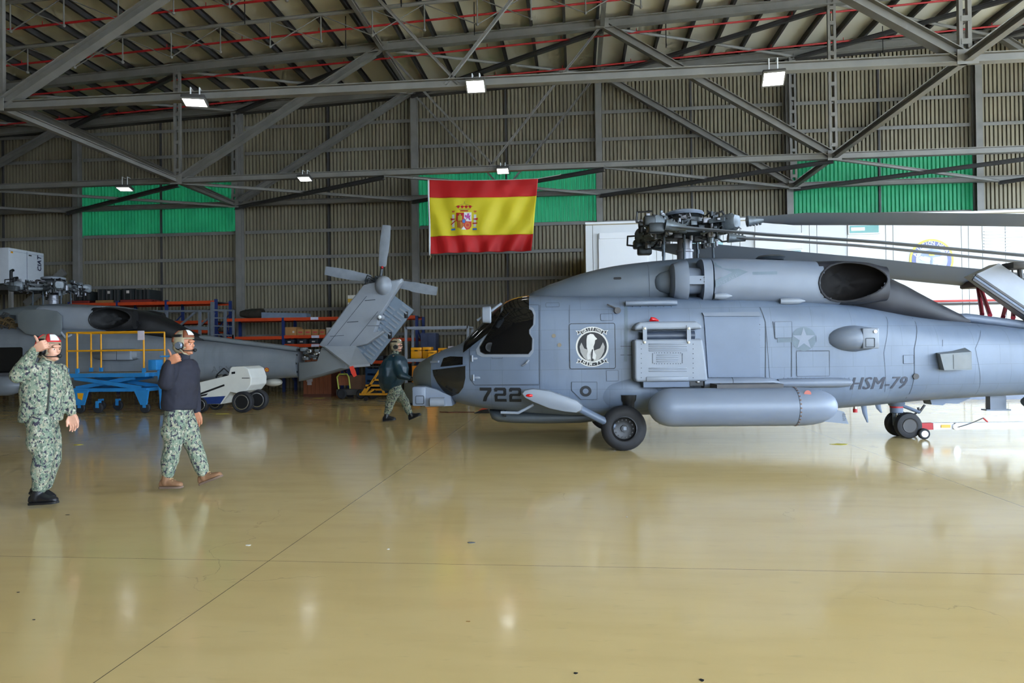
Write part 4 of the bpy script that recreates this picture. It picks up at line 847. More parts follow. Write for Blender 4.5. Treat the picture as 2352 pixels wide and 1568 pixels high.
# main landing gear (near and far side)
def gear(s):
    g = empty('main_gear'); g.parent = H1; Y = 1.30 * s; zc_w = .345
    MB().lathe([(.175, -.09), (.19, -.118), (.23, -.125), (.28, -.118), (.32, -.09), (.342, -.045), (.345, 0), (.342, .045), (.32, .09), (.28, .118), (.23, .125), (.19, .118), (.175, .09)], (0, Y, zc_w), 'y', 40, False).build('tyre', M_RUB, g)
    wh = MB().lathe([(.18, 0), (.192, .122 * s), (.178, .126 * s), (.16, .085 * s), (.12, .07 * s), (.055, .07 * s), (.05, .10 * s), (.004, .10 * s)], (0, Y, zc_w), 'y', 28).build('wheel_rim', mat('wheel_rim', c8(26, 26, 28), .4, .2), g)
    mb = MB()
    for i in range(14): th = R(i * 360 / 14); mb.tube((.135 * math.cos(th), Y + s * .07, zc_w + .135 * math.sin(th)), (.135 * math.cos(th), Y + s * .088, zc_w + .135 * math.sin(th)), .012, n=6)
    mb.build('wheel_bolts', M_STEEL_D, wh); MB().box(-.015, .03, Y + s * .11 - .004, Y + s * .11 + .004, zc_w - .02, zc_w + .03).build('hub_tag', M_PALE, wh, smooth=0)
    if s < 0: MB().lathe([(.35, -.12), (.35, .12), (.36, .12), (.36, -.12)], (0, Y * 0 - .0, zc_w), 'y', 3)
    MB().tube((0, Y - s * .1, zc_w), (.02, s * 1.02, .62), .06, n=12).build('axle_beam', M_SEAL, g)
    MB().lathe([(.06, .58), (.085, .60), (.09, .72), (.115, .76), (.125, .84)], (.1, s * 1.16, 0), 'z', 18).build('strut_boot', M_BLACK, g)
    MB().tube((.08, s * 1.12, .42), (.08, s * 1.12, .66), .05, n=12).build('shock_strut', M_CHROME, g)
    a_ = HP(1330, 938, -1.4); MB().tube((a_[0], s * 1.38, a_[1]), (-.14, s * 1.34, zc_w + .03), .06, n=12).build('drag_beam', M_SEAL, g)
    poly = [HP(*p, -1.45) for p in ((1197, 903), (1202, 896), (1222, 892), (1262, 897), (1300, 910), (1328, 921), (1339, 931), (1337, 942), (1326, 948), (1300, 946), (1262, 938), (1222, 922), (1203, 912))]
    cx_ = sum(p[0] for p in poly) / len(poly); cz_ = sum(p[1] for p in poly) / len(poly)
    fr_ = MB().loft([[(cx_ + (p[0] - cx_) * k_, s * y_, cz_ + (p[1] - cz_) * k_) for p in poly] for y_, k_ in ((1.30, .93), (1.34, 1), (1.44, 1), (1.475, .95), (1.485, .8))]).build('step_fairing', M_PALE, g)
    a_ = HP(1216, 908, -1.48); MB().ball((a_[0], s * 1.485, a_[1]), .055, .02, .024, 12, 6).build('position_light', mat('red_lens', c8(200, 20, 24), .2), fr_)
    MB().bar((cx_ - .1, s * 1.33, cz_ + .02), (cx_ + .1, s * 1.0, cz_ + .1), .12, .05).build('fairing_arm', M_SEAL, g)
    MB().path([(HP(1150, 947, -1.3)[0], s * 1.3, HP(1150, 947, -1.3)[1]), (HP(1190, 948, -1.3)[0], s * 1.3, HP(1190, 948, -1.3)[1]), (HP(1225, 930, -1.3)[0], s * 1.25, HP(1225, 930, -1.3)[1])], .022, 8).build('boarding_step', M_PALE, g)
    MB().loft([ring(.1 + d, .86 - k_ * .30, .86 + k_ * .36, k_ * .30, 2.2, 24, s * .91) for d, k_ in ((-.95, .03), (-.8, .3), (-.55, .62), (-.25, .88), (.05, 1), (.3, .95), (.55, .7), (.75, .35), (.85, .05))]).build('gear_blister', G1['skin'], g)
gear(-1); gear(1)
# tail wheel and its fork
tw = empty('tail_gear'); tw.parent = H1; tx = 4.84
for s in (-1, 1):
    MB().lathe([(.11, -.05), (.125, -.072), (.15, -.075), (.2, -.06), (.218, -.02), (.218, .02), (.2, .06), (.15, .075), (.125, .072), (.11, .05)], (tx, s * .16, .218), 'y', 30, False).build('tyre', M_RUB, tw)
    MB().lathe([(.115, -.07), (.12, -.08), (.09, -.06), (.03, -.06), (.004, -.07)] if s < 0 else [(.115, .06), (.12, .08), (.03, .06), (.004, .07)], (tx, s * .16, .218), 'y', 20).build('wheel_rim', M_STEEL_D, tw)
MB().tube((tx, -.16, .218), (tx, .16, .218), .035, n=10).build('axle', M_STEEL_D, tw)
MB().lathe([(.06, .2), (.065, .40), (.10, .42), (.10, .52), (.13, .56), (.14, .68)], (tx - .1, 0, 0), 'z', 18).build('oleo', M_SEAL, tw)
MB().lathe([(.104, .50), (.104, .53)], (tx - .1, 0, 0), 'z', 18).build('oleo_band', M_RED, tw)
MB().tube((tx - .12, -.06, .22), (tx - .12, -.06, .44), .022, n=8).build('oleo_piston', M_CHROME, tw)
a = HP(2060, 930, 0); b = HP(2108, 946, 0); c = HP(2116, 936, 0)
MB().path([(a[0], -.05, a[1] + .02), (b[0], -.05, b[1])], .028, 8).build('tow_link', M_SEAL, tw); mb = MB(); mb.path([(b[0] - .02, -.05, b[1] + .08), (b[0], -.05, b[1]), (c[0] + .03, -.05, c[1] + .05)], .02, 8); mb.path([(b[0], 0, b[1]), (a[0] + .22, 0, a[1] - .2)], .016, 6); mb.build('tow_fork', M_STEEL_D, tw)
# rotor blades folded aft
def blade(name_lab, pts, pitch, chord=.53, th=.06):
    """pts: (x, y, z) along the span in helicopter metres"""
    mb = MB(); rg = []; n = len(pts)
    for i, p in enumerate(pts):
        a_ = Vector(pts[max(0, i - 1)]); b_ = Vector(pts[min(n - 1, i + 1)]); d = (b_ - a_).normalized(); f = i / (n - 1)
        w = Vector((-d.y, d.x, 0)).normalized(); w = w * math.cos(pitch) + Vector((0, 0, 1)) * math.sin(pitch); up = d.cross(w)
        ck = chord * min(1, .3 + f * 5.0); tk = th * (1.2 if f < .1 else 1)
        rg.append([Vector(p) + w * (ck * u) + up * (tk * v) for u, v in ((-.5, 0), (-.2, .25), (.15, .45), (.38, .4), (.5, 0), (.38, -.35), (.15, -.4), (-.2, -.2))])
    mb.loft(rg); o = mb.build('rotor_blade', mat('blade_grey', c8(120, 127, 138), .5, 0, .05, 1), RH1)
    return o
def bpts(px, lat0, lat1, n=14):
    ps = []
    for i in range(n):
        f = i / (n - 1) * (len(px) - 1); k = min(int(f), len(px) - 2); u = f - k; x_ = px[k][0] + (px[k + 1][0] - px[k][0]) * u; y_ = px[k][1] + (px[k + 1][1] - px[k][1]) * u
        lat = lat0 + (lat1 - lat0) * i / (n - 1); h = HP(x_, y_, lat); ps.append((h[0], lat, h[1]))
    return ps
blade('a', bpts([(1735, 503), (1900, 503), (2100, 503), (2352, 506), (2560, 512)], -.78, -.7), R(-11))
blade('b', bpts([(1535, 520), (1660, 530), (1780, 540), (2000, 554), (2352, 586), (2560, 606)], -.85, -1.0), R(9))
blade('c', bpts([(1690, 546), (1800, 552), (2000, 566), (2352, 602), (2560, 622)], .72, .5), R(9))
blade('d', bpts([(1500, 566), (1640, 582), (1800, 596), (2000, 614), (2130, 628), (2260, 640), (2480, 662)], .8, 1.0), R(-30))
for px0_, py0_, px1_, py1_, lt in ((1716, 508, 1752, 504, -.77), (1528, 516, 1575, 524, -.84), (1672, 546, 1712, 548, .73), (1478, 560, 1530, 570, .8)):
    a_ = HP(px0_, py0_, lt); b_ = HP(px1_, py1_, lt); MB().tube((a_[0], lt, a_[1]), (b_[0], lt, b_[1]), .09, .05, 12).build('blade_root', MECH2, RH1)
    for k_ in range(5): f_ = k_ / 5; MB().box(a_[0] + (b_[0] - a_[0]) * f_, a_[0] + (b_[0] - a_[0]) * f_ + .02, lt - .03, lt + .03, a_[1] - .085 + f_ * .03, a_[1] + .085 - f_ * .03).build('root_bolt', MECH, RH1, smooth=0)
# blade support cradle and folded tail section at the right edge
x, z = HP(2262, 655, 1.0); zb_ = 2.0
for p0_, p1_ in (((2246, 655, 1.0), (2256, 722, .3)), ((2250, 655, 1.0), (2274, 724, -.1)), ((2316, 680, 1.0), (2304, 728, .2)), ((2330, 690, 1.0), (2327, 730, -.1))):
    h0 = HP(*p0_); h1 = HP(*p1_); MB().tube((h0[0], p0_[2], h0[1]), (h1[0], p1_[2], h1[1]), .035, n=8).build('support_pole', mat('support_red', c8(150, 30, 48), .5), H1)
h0 = HP(2248, 655, 1.0); MB().rbox(h0[0] - .2, h0[0] + .16, .75, 1.25, h0[1] - .05, h0[1] + .08, .03).build('blade_cradle', mat('cradle_brown', c8(74, 50, 44), .6), H1)
pl = [HP(*p, -.2) for p in ((2229, 634), (2288, 606), (2352, 650), (2480, 740), (2480, 810), (2352, 724))]
ts = MB().prism(pl, lambda p, q_: (p, -.28, q_), lambda p, q_: (p, -.02, q_)).build('folded_tail_panel', mat('tail_panel', c8(156, 162, 174), .45, 0, .08, 3), H1, smooth=0)
e0 = HP(2234, 641, -.3); e1 = HP(2470, 800, -.3)
for k_, mm in ((0, M_STEEL_D), (.05, M_SEAL), (.1, M_STEEL_D)): MB().bar((e0[0] + k_ * .5, -.30, e0[1] + k_ * .7), (e1[0] + k_ * .5, -.30, e1[1] + k_ * .7), .03, .035).build('edge_rail', mm, ts, smooth=0)
x, z = HP(2335, 608, -.3); mb = MB(); mb.rbox(x - .12, x + .2, -.4, -.1, z - .07, z + .04, .02); mb.tube((x + .08, -.25, z - .05), (x + .1, -.25, z - .22), .04, n=8); mb.tube((x - .04, -.25, z - .05), (x - .02, -.25, z - .25), .014, n=6); mb.build('blade_clamp', M_STEEL_D, H1)
# ------------------------------------------------------------------ second helicopter at the left, seen from mast to tail rotor
O2 = Vector((-16.95, 19.15, 0)); PSI2 = R(3.0); AX2 = Vector((math.cos(PSI2), math.sin(PSI2), 0)); AY2 = Vector((-math.sin(PSI2), math.cos(PSI2), 0))
def H2(px, py, lat=0.0):
    d = ray(px, py); t = (lat - (CAMP - O2).dot(AY2)) / d.dot(AY2); p = CAMP + d * t - O2; return (p.dot(AX2), p.z)
g2 = mat('weathered_helicopter_grey', c8(122, 127, 133), .5, 0, .1, 1.5)
G2 = dict(G1, skin=skin_mat('parked_helicopter_grey', c8(116, 121, 127), c8(128, 133, 139), .85), lite=mat('parked_helicopter_light', c8(146, 152, 160), .45, 0, .06, 2), top=mat('parked_helicopter_top', c8(112, 118, 120), .5, 0, .08, 2), dark=mat('parked_exhaust_black', c8(20, 19, 20), .6, 0, .2, 3), duct=mat('parked_duct_black', c8(12, 11, 11), .7), cover=mat('parked_cover', c8(118, 122, 124), .45, 0, .06, 2), mech=mat('mech_light', c8(70, 74, 76), .5, .2, .4, 14), mech2=mat('mech_silver', c8(112, 118, 122), .5, .2, .25, 12))
HB, FU2, RH2, DYB = heli('parked_helicopter', 'parked grey helicopter with open engine cowl and tail rotor at left', O2, PSI2, G2, False)
L2 = G2['lite']
def pr2(name, pts, lat0, lat1, mm, par=HB, px_lat=None, sm=0):
    pl = [H2(*p, px_lat if px_lat is not None else (lat0 + lat1) / 2) for p in pts]
    return MB().prism(pl, lambda a, b: (a, lat0, b), lambda a, b: (a, lat1, b)).build(name, mm, par, smooth=sm)
# tail cone behind the fold joint, pylon, gearbox
zj = H2(690, 868)[1]
lc = [(692, 832), (735, 828), (745, 798), (812, 798), (800, 846), (740, 864), (692, 875)]
pl = [H2(*p) for p in lc]; cx = sum(p[0] for p in pl) / 7; cz = sum(p[1] for p in pl) / 7
MB().loft([[(cx + (a - cx) * k, y, cz + (b - cz) * k) for a, b in pl] for y, k in ((-.34, .82), (-.28, .96), (-.2, 1), (.2, 1), (.28, .96), (.34, .82))]).build('tail_cone', G2['cover'], HB)
mb = MB()
for i in range(10): th = R(i * 36); mb.ball((H2(690, 845)[0], .36 * math.cos(th), 1.2 + .42 * math.sin(th)), .03, .03, .03, 6, 4)
mb.build('fold_joint', M_BLACK, HB)['kind'] = 'stuff'
rnd = random.Random(5)
for i in range(16):
    p = H2(rnd.uniform(695, 735), rnd.uniform(802, 824), -.1); s = rnd.uniform(.04, .1); MB().rbox(p[0] - s, p[0] + s, -.25, -.05, p[1] - s * .6, p[1] + s * .6, .015).build('fold_mechanism', rnd.choice((G2['mech'], G2['mech2'], M_BLACK, M_CHROME)), HB)
py = [(735, 793), (760, 757), (800, 702), (838, 655), (858, 650), (905, 645), (925, 640), (926, 648), (912, 668), (872, 728), (870, 742), (862, 765), (885, 762), (846, 790), (812, 797), (747, 798)]
pl = [H2(*p) for p in py]; cx = sum(p[0] for p in pl) / len(pl); cz = sum(p[1] for p in pl) / len(pl)
PY = MB().loft([[(cx + (a - cx) * k, y, cz + (b - cz) * k) for a, b in pl] for y, k in ((-.17, .94), (-.14, .99), (-.09, 1), (.09, 1), (.14, .99), (.17, .94))]).build('tail_pylon', L2, HB)
def pline(pts, w=.012): return MB().add(*(lambda vs, fs: ([(a, -.178, b) for a, b in vs], fs))(*line_strip([H2(*p, -.178) for p in pts], w))).build('panel_line', M_LINE, PY, smooth=0)
pline([(752, 792), (842, 680)]); pline([(803, 795), (868, 715)]); pline([(843, 748), (872, 748)]); pline([(758, 772), (790, 770)]); pline([(797, 740), (823, 738)], .02); pline([(838, 690), (862, 688)], .02)
p = H2(878, 655, -.3); MB().loft([[(p[0] + .24 * k * math.cos(R(i * 20)) + d * .3, y, p[1] + .27 * k * math.sin(R(i * 20))) for i in range(18)] for y, k, d in ((-.1, 1.1, 0), (-.22, 1, 0), (-.34, .8, .03), (-.42, .5, .06), (-.45, .1, .08))]).build('gearbox_dome', L2, HB)
p = H2(873, 728, -.25); MB().tube((p[0], -.1, p[1]), (p[0], -.3, p[1]), .1, .06, 14).build('tail_light_base', L2, HB); MB().ball((p[0], -.31, p[1]), .055, .03, .055, 10, 6).build('tail_light', mat('clear_lens', c8(240, 244, 250), .2), HB)
# tail rotor
tr = empty('tail_rotor'); tr.parent = HB; ht = H2(872, 648, .45)
MB().lathe([(.12, .1), (.16, .3), (.2, .42), (.2, .55), (.1, .6)], (ht[0], 0, ht[1]), 'y', 18).build('rotor_hub', G2['mech'], tr)
for (a, b) in (((878, 612), (888, 517)), ((852, 640), (747, 621)), ((915, 652), (1004, 669)), ((868, 690), (858, 760))):
    p0 = H2(*a, .5); p1 = H2(*b, .5); d = Vector((p1[0] - p0[0], 0, p1[1] - p0[1])); n = Vector((-d.z, 0, d.x)).normalized(); A = Vector((p0[0], .5, p0[1])); rg = []
    for f, c in ((0, .10), (.06, .12), (.3, .13), (.38, .15), (.7, .15), (1, .13)): q = A + d * f; rg.append([q + n * c, q + Vector((0, .025, 0)), q - n * c, q - Vector((0, .025, 0))])
    MB().loft(rg).build('tail_blade', mat('tail_blade_grey', c8(132, 138, 146), .45), tr)
    MB().tube((ht[0], .5, ht[1]), tuple(A), .05, n=8).build('blade_root', G2['mech'], tr)
for i in range(12):
    p = H2(rnd.uniform(838, 866), rnd.uniform(636, 682), 0); s = rnd.uniform(.04, .09); MB().path([(p[0] - s, rnd.uniform(-.1, .3), p[1] - s), (p[0], rnd.uniform(-.1, .3), p[1] + s), (p[0] + s * 2, rnd.uniform(-.1, .3), p[1])], .02, 6).build('pitch_rod', rnd.choice((M_BLACK, G2['mech'])), tr)
p = H2(878, 614, .4); MB().ball((p[0], .4, p[1]), .045, .045, .045, 8, 6).build('red_cap', M_RED, tr)
# stabilator halves: near one drooping, far one folded up with ribbed skin
r0_, r1_, t1, t0 = H2(745, 797, -.3), H2(818, 797, -.3), H2(850, 838, -1.5), H2(803, 842, -1.5)
V = [Vector((r0_[0], -.3, r0_[1])), Vector((r1_[0], -.3, r1_[1])), Vector((t1[0], -1.5, t1[1])), Vector((t0[0], -1.5, t0[1]))]
nn = (V[1] - V[0]).cross(V[3] - V[0]).normalized() * .035
MB().add([v + nn for v in V] + [v - nn for v in V], [(0, 1, 2, 3), (7, 6, 5, 4), (0, 4, 5, 1), (1, 5, 6, 2), (2, 6, 7, 3), (3, 7, 4, 0)]).build('near_stabilator', mat('stabilator_lit_grey', c8(172, 180, 190), .45, 0, .06, 2), HB, smooth=0)  # grey lightened to paint in the light on its upward face
sp = [(905, 678), (950, 712), (853, 837), (806, 800)]; fs_ = pr2('far_stabilator', sp, .42, .50, mat('stabilator_blue_grey', c8(126, 140, 154), .5, 0, .08, 2), px_lat=.42)
A, Bq, Cq, Dq = [Vector(H2(*p, .42)) for p in sp]
for i in range(15):
    f = (i + .6) / 15.6
    for u0_, u1_ in ((.05, .42), (.52, .88)):
        if f < .15 and u0_ < .3: continue
        a = A.lerp(Dq, f); b = Bq.lerp(Cq, f); p = a.lerp(b, u0_); q = a.lerp(b, u1_); MB().bar((p.x, .415, p.y), (q.x, .415, q.y), .03, .045).build('rib', L2, fs_, smooth=0)
for f in (.12, .5): p = Bq.lerp(Cq, f).lerp(A.lerp(Dq, f), .12); MB().rbox(p.x - .06, p.x + .06, .405, .43, p.y - .1, p.y + .1, .02).build('slot', M_BLACK, fs_)
# streamer, roundel, lettering, domes
st = [H2(*p, -1.5) for p in ((803, 842), (812, 840), (817, 852), (820, 862), (813, 866), (807, 856))]; MB().prism(st, lambda a, b: (a, -1.53, b), lambda a, b: (a, -1.515, b)).build('warning_streamer', mat('streamer_red', c8(240, 70, 50), .6), HB, smooth=0)
def h2s(px, py):
    lat = -.6
    for _ in range(5): x, z = H2(px, py, lat); lat = -sy(x, z) if fus(x)[0] < z < fus(x)[1] else lat
    return x, z
x, z = h2s(613, 849)
for r, mm, of in ((.066, M_RED, .004), (.045, mat('roundel_yellow', c8(225, 185, 40), .5), .006), (.02, M_RED, .008)): patch([(x + r * math.cos(R(i * 20)), z + r * math.sin(R(i * 20))) for i in range(18)], of).build('roundel', mm, FU2)
vs, fs = text_mesh('ARMADA', .26, 0, 1.2); x, z = h2s(535, 848); patch(None, .004, None, vsfs=([(x + v.x, z + v.y) for v in vs], fs), step=.3).build('faded_lettering', mat('faded_grey', c8(104, 108, 112), .6), FU2)
p = H2(625, 878, -.1); MB().ball((p[0], 0, p[1]), .27, .2, .12, 20, 10).build('boom_dome', mat('dome_white', c8(196, 192, 180), .5), HB)
# side sensor housing, roof boxes, antenna
a = H2(206, 815, -1.1); b = H2(305, 815, -1.25); m_ = H2(238, 815, -1.2)
sh2 = MB().loft([ring(x, a[1] - h, a[1] + h, w, 3, 24, -1.05) for x, h, w in ((a[0], .02, .02), (a[0] + .15, .12, .12), (m_[0], .17, .22), (b[0] - .1, .17, .22), (b[0] + .05, .12, .1))]).build('sensor_housing', G2['skin'], HB)
MB().rbox(m_[0] + .02, b[0] - .05, -1.30, -1.1, a[1] - .15, a[1] + .14, .015).build('sensor_cover', L2, sh2)
MB().box((m_[0] + b[0]) / 2 - .006, (m_[0] + b[0]) / 2 + .006, -1.304, -1.2, a[1] - .15, a[1] + .14).build('cover_gap', M_LINE, sh2, smooth=0)
p = H2(230, 712, -.3); MB().rbox(p[0] - .2, p[0] + .2, -.5, -.1, 2.92, p[1] + .09, .02).build('roof_box', L2, HB)
p = H2(318, 722, 0); MB().prism([(p[0] - .12, p[1] - .25), (p[0] + .15, p[1] - .3), (p[0] + .08, p[1] + .08), (p[0] - .1, p[1] + .08)], lambda a_, b_: (a_, -.02, b_), lambda a_, b_: (a_, .02, b_)).build('roof_fin', L2, HB, smooth=0)
# opened cowl panel and exposed engine bay
pl = [H2(*p, -1.35) for p in ((40, 722), (52, 711), (100, 710), (128, 714), (141, 724), (141, 757), (135, 770), (100, 774), (58, 766), (43, 752))]
cx = sum(p[0] for p in pl) / len(pl); cz = sum(p[1] for p in pl) / len(pl)
oc = MB().loft([[(cx + (a - cx) * k, y - .12 * (1 - ((b - cz) / .5) ** 2), cz + (b - cz) * k) for a, b in pl] for y, k in ((-1.22, 1), (-1.26, 1), (-1.27, .97))]).build('open_cowl', G2['top'], HB)
pr2('engine_bay', ((142, 716), (172, 718), (172, 768), (142, 768)), -.95, -.5, mat('engine_bay_copper', c8(120, 82, 56), .45, .3, .5, 9), px_lat=-.9)
MB().path([(*(lambda p: (p[0], -.98, p[1]))(H2(140, 718, -.98)),), (*(lambda p: (p[0], -.98, p[1]))(H2(152, 727, -.98)),), (*(lambda p: (p[0], -.98, p[1]))(H2(172, 727, -.98)),)], .03, 8).build('bay_frame', mat('copper_pipe', c8(170, 110, 70), .35, .5), HB)
MB().path([(*(lambda p: (p[0], -1.3, p[1]))(H2(140, 762, -1.3)),), (*(lambda p: (p[0], -1.2, p[1]))(H2(150, 775, -1.2)),), (*(lambda p: (p[0], -1.1, p[1]))(H2(165, 768, -1.1)),)], .03, 8).build('cowl_strut', L2, HB)
for i in range(26):
    p = H2(rnd.uniform(-10, 40), rnd.uniform(722, 758), -.8); s = rnd.uniform(.04, .12); mb = MB()
    mb.rbox(p[0] - s, p[0] + s, -.95, -.6, p[1] - s * .7, p[1] + s * .7, .015) if i % 2 else mb.path([(p[0] - s, -.98, p[1]), (p[0], -1.0, p[1] + s), (p[0] + s * 1.5, -.98, p[1] + s * .3)], .018, 6)
    mb.build('engine_part', rnd.choice((M_BLACK, G2['mech'], mat('engine_brass', c8(120, 100, 70), .4, .4), M_STEEL_D)), HB)
# cabin window and side panels at the frame edge
x0, z0 = h2s(4, 858); x1, z1 = h2s(52, 797); patch(rrect(x0 - .6, z0, x1, z1, .05), .01, .02).build('cabin_window', M_GLASSD, FU2)
a = H2(-60, 920, -1.7); MB().lathe([(.02, -1.6), (.2, -1.45), (.27, -1.2), (.27, .6), (.2, .85), (.02, 1.0)], (a[0] + .4, -1.7, .70), 'x', 24).build('side_store', G2['skin'], HB)
MB().box(a[0] - .3, a[0] + .7, -1.75, -1.0, .92, 1.05).build('store_rack', M_STEEL_D, HB, smooth=0)
# one folded blade pointing forward past the frame edge, and the wheels
rg = [[(1.24 - .7 - d, y, z + dz) for y, dz in ((-.95 - w, 0), (-.95, .03), (-.95 + w, 0), (-.95, -.03))] for d, w, z in ((0, .12, 3.6), (.5, .26, 3.58), (3, .26, 3.5))]
MB().loft(rg).build('rotor_blade', mat('blade_dark', c8(78, 82, 84), .5), RH2)
for s in (-1, 1):
    MB().lathe([(.17, -.1), (.28, -.118), (.34, -.05), (.345, 0), (.34, .05), (.28, .118), (.17, .1)], (0, s * 1.3, .345), 'y', 28, False).build('tyre', M_RUB, HB); MB().lathe([(.18, -.08), (.03, -.06), (.03, .06), (.18, .08)], (0, s * 1.3, .345), 'y', 20).build('wheel_rim', M_STEEL_D, HB)
    MB().lathe([(.1, -.06), (.19, -.06), (.218, 0), (.19, .06), (.1, .06)], (4.84, s * .16, .218), 'y', 24).build('tail_tyre', M_RUB, HB)
    MB().tube((0, s * 1.25, .345), (0, s * .95, .7), .06, n=10).build('axle_beam', M_STEEL_D, HB)
MB().tube((4.76, 0, .22), (4.76, 0, .68), .08, n=12).build('tail_oleo', M_SEAL, HB)
# ------------------------------------------------------------------ white two-storey modular building behind the near helicopter
YW = 20.0
def W3(px, py): p = at(px, py, YW); return p.x, p.z
bx0 = W3(1345, 510)[0]; bzt = W3(1345, 510)[1]; bx1 = 18.2
bd = thing('site_office', 'white two-storey prefabricated office block behind the near helicopter', 'building')
M_PANW = mat('white_wall_panel', c8(206, 208, 210), .45, 0, .015, .6); M_FRW = mat('white_frame', c8(216, 217, 220), .4, 0, .01); M_TEAL = mat('teal_glass', c8(120, 168, 168), .08, 0, .3, .6); M_SEAM = mat('panel_seam', c8(120, 130, 150), .6)
MB().box(bx0, bx1, YW + .05, YB - 1.6, 0, bzt - .05).build('core', mat('beige_side', c8(150, 138, 112), .7), bd, smooth=0)
MB().box(bx0 - .01, bx1, YW + .04, YB - 1.58, bzt - .06, bzt).build('roof_edge', M_FRW, bd, smooth=0)
seams = [1345, 1362, 1487, 1508, 1524, 1545, 1588, 1662, 1680, 1700, 1735, 1842, 1860, 1877, 1947, 2035, 2052, 2209, 2225, 2257, 2310, 2420, 2560]
xs = [W3(s, 600)[0] for s in seams]; xs = [x for x in xs if x < bx1 - .05] + [bx1]
zf = 2.72
for a, b in zip(xs, xs[1:]):
    for z0, z1 in ((.12, zf - .03), (zf + .03, bzt - .1)): MB().rbox(a + .006, b - .006, YW, YW + .06, z0, z1, .006).build('wall_panel', M_PANW, bd, smooth=0)
MB().box(bx0, bx1, YW - .02, YW + .05, 0, .12).build('skirting', M_SEAM, bd, smooth=0)
MB().box(bx0, bx1, YW - .01, YW + .05, zf - .03, zf + .03).build('floor_band', M_FRW, bd, smooth=0)
# shutter box on the upper left, windows, door with transom
def panel(name, px0, py0, px1, py1, d, mm, par=bd):
    a = W3(px0, py1); b = W3(px1, py0); return MB().rbox(a[0], b[0], YW - d, YW + .02, a[1], b[1], .01).build(name, mm, par, smooth=0)
sh = panel('shutter', 1376, 535, 1487, 690, .09, M_FRW); panel('shutter_box', 1376, 533, 1487, 550, .12, M_FRW, sh)
def window(px0, py0, px1, py1, mull):
    f = panel('window_frame', px0, py0, px1, py1, .04, M_FRW)
    cuts = [px0 + 3] + [m for mm in mull for m in mm] + [px1 - 3]
    for i in range(0, len(cuts), 2): panel('window_pane', cuts[i], py0 + 3, cuts[i + 1], py1 - 3, .046, M_TEAL, f)
window(1586, 552, 1663, 640, [(1608, 1618)])
window(1735, 572, 1842, 660, [(1760, 1763), (1785, 1795)])
panel('blind_box', 1733, 535, 1842, 575, .07, M_FRW)
window(1947, 514, 2020, 539, [])
panel('painted_reflection', 1953, 522, 1985, 531, .05, mat('tube_reflection', c8(250, 252, 252), .3))  # white panel paints a light's reflection onto the transom pane
dr = panel('door_leaf', 1949, 543, 2018, 770, .03, M_FRW)
for k in range(8): panel('shutter_slat', 2259, 528 + k * 7, 2350, 533 + k * 7, .03, M_FRW)
# red and black service pipes along the floor band
for py, mm in ((691, mat('pipe_red', c8(205, 84, 84), .4)), (698, M_STEEL_D)):
    z = W3(2200, py)[1]; x0 = W3(1900, 691)[0]; MB().tube((x0, YW - .08, z), (bx1, YW - .08, z), .028, n=8).build('service_pipe', mm, bd)
# round emblem
cx, cz = W3(2139, 597); r = W3(2190, 597)[0] - cx
em = MB().lathe([(r, 0), (r, .012)], (cx, YW - .014, cz), 'y', 48).build('emblem_rim', mat('emblem_yellow', c8(236, 222, 96), .5), bd)
MB().lathe([(r * .90, 0), (r * .90, .012)], (cx, YW - .018, cz), 'y', 48).build('emblem_band', mat('emblem_blue', c8(118, 126, 178), .5), em)
MB().lathe([(r * .70, 0), (r * .70, .012)], (cx, YW - .022, cz), 'y', 48).build('emblem_field', mat('emblem_pale', c8(196, 206, 228), .5, 0, .12, 3), em)
MB().lathe([(r * .71, 0), (r * .71, .012), (r * .69, .012), (r * .69, 0)], (cx, YW - .024, cz), 'y', 48, False).build('emblem_ring', M_FRW, em)
def arctext(txt, a0, a1, rr, size, mm, flip=1):
    vs, fs = [], []
    for i, ch in enumerate(txt):
        a = R(a0 + (a1 - a0) * (i + .5) / len(txt)); v, f = text_mesh(ch, size, 0, 1, .004); o = len(vs); ro = a - math.pi / 2
        for q in v: vs.append((cx + rr * math.cos(a) + q.x * math.cos(ro) - q.y * math.sin(ro), YW - .026, cz + rr * math.sin(a) + q.x * math.sin(ro) + q.y * math.cos(ro)))
        fs += [[o + k for k in ff] for ff in f]
    MB().add(vs, fs).build('emblem_lettering', mm, em, smooth=0)
arctext('AVIACIÓN NAVAL', 165, 15, r * .79, r * .24, M_FRW)
# wings, anchor and crown figure in the middle
M_EB = mat('emblem_figure', c8(150, 164, 208), .5)
def ef(name, pts, mm, d=.028): MB().prism(pts, lambda a, b: (cx + a * r, YW - d, cz + b * r), lambda a, b: (cx + a * r, YW - d + .004, cz + b * r)).build(name, mm, em, smooth=0)
ef('emblem_sky', [(-.55, .1), (-.4, .4), (0, .52), (.4, .4), (.55, .1), (.3, .16), (0, .12), (-.3, .2)], M_EB)
for s in (-1, 1): ef('emblem_wing', [(0, .05), (s * .5, .2), (s * .62, .1), (s * .45, -.02), (s * .15, -.1)], M_FRW, .032)
ef('emblem_anchor', [(-.04, .1), (.04, .1), (.04, -.35), (.2, -.28), (.24, -.2), (.28, -.36), (0, -.5), (-.28, -.36), (-.24, -.2), (-.2, -.28), (-.04, -.35)], M_EB, .034)
ef('emblem_crown', [(-.12, .2), (.12, .2), (.16, .36), (.06, .28), (0, .4), (-.06, .28), (-.16, .36)], mat('emblem_yellow', c8(236, 222, 96), .5), .034)
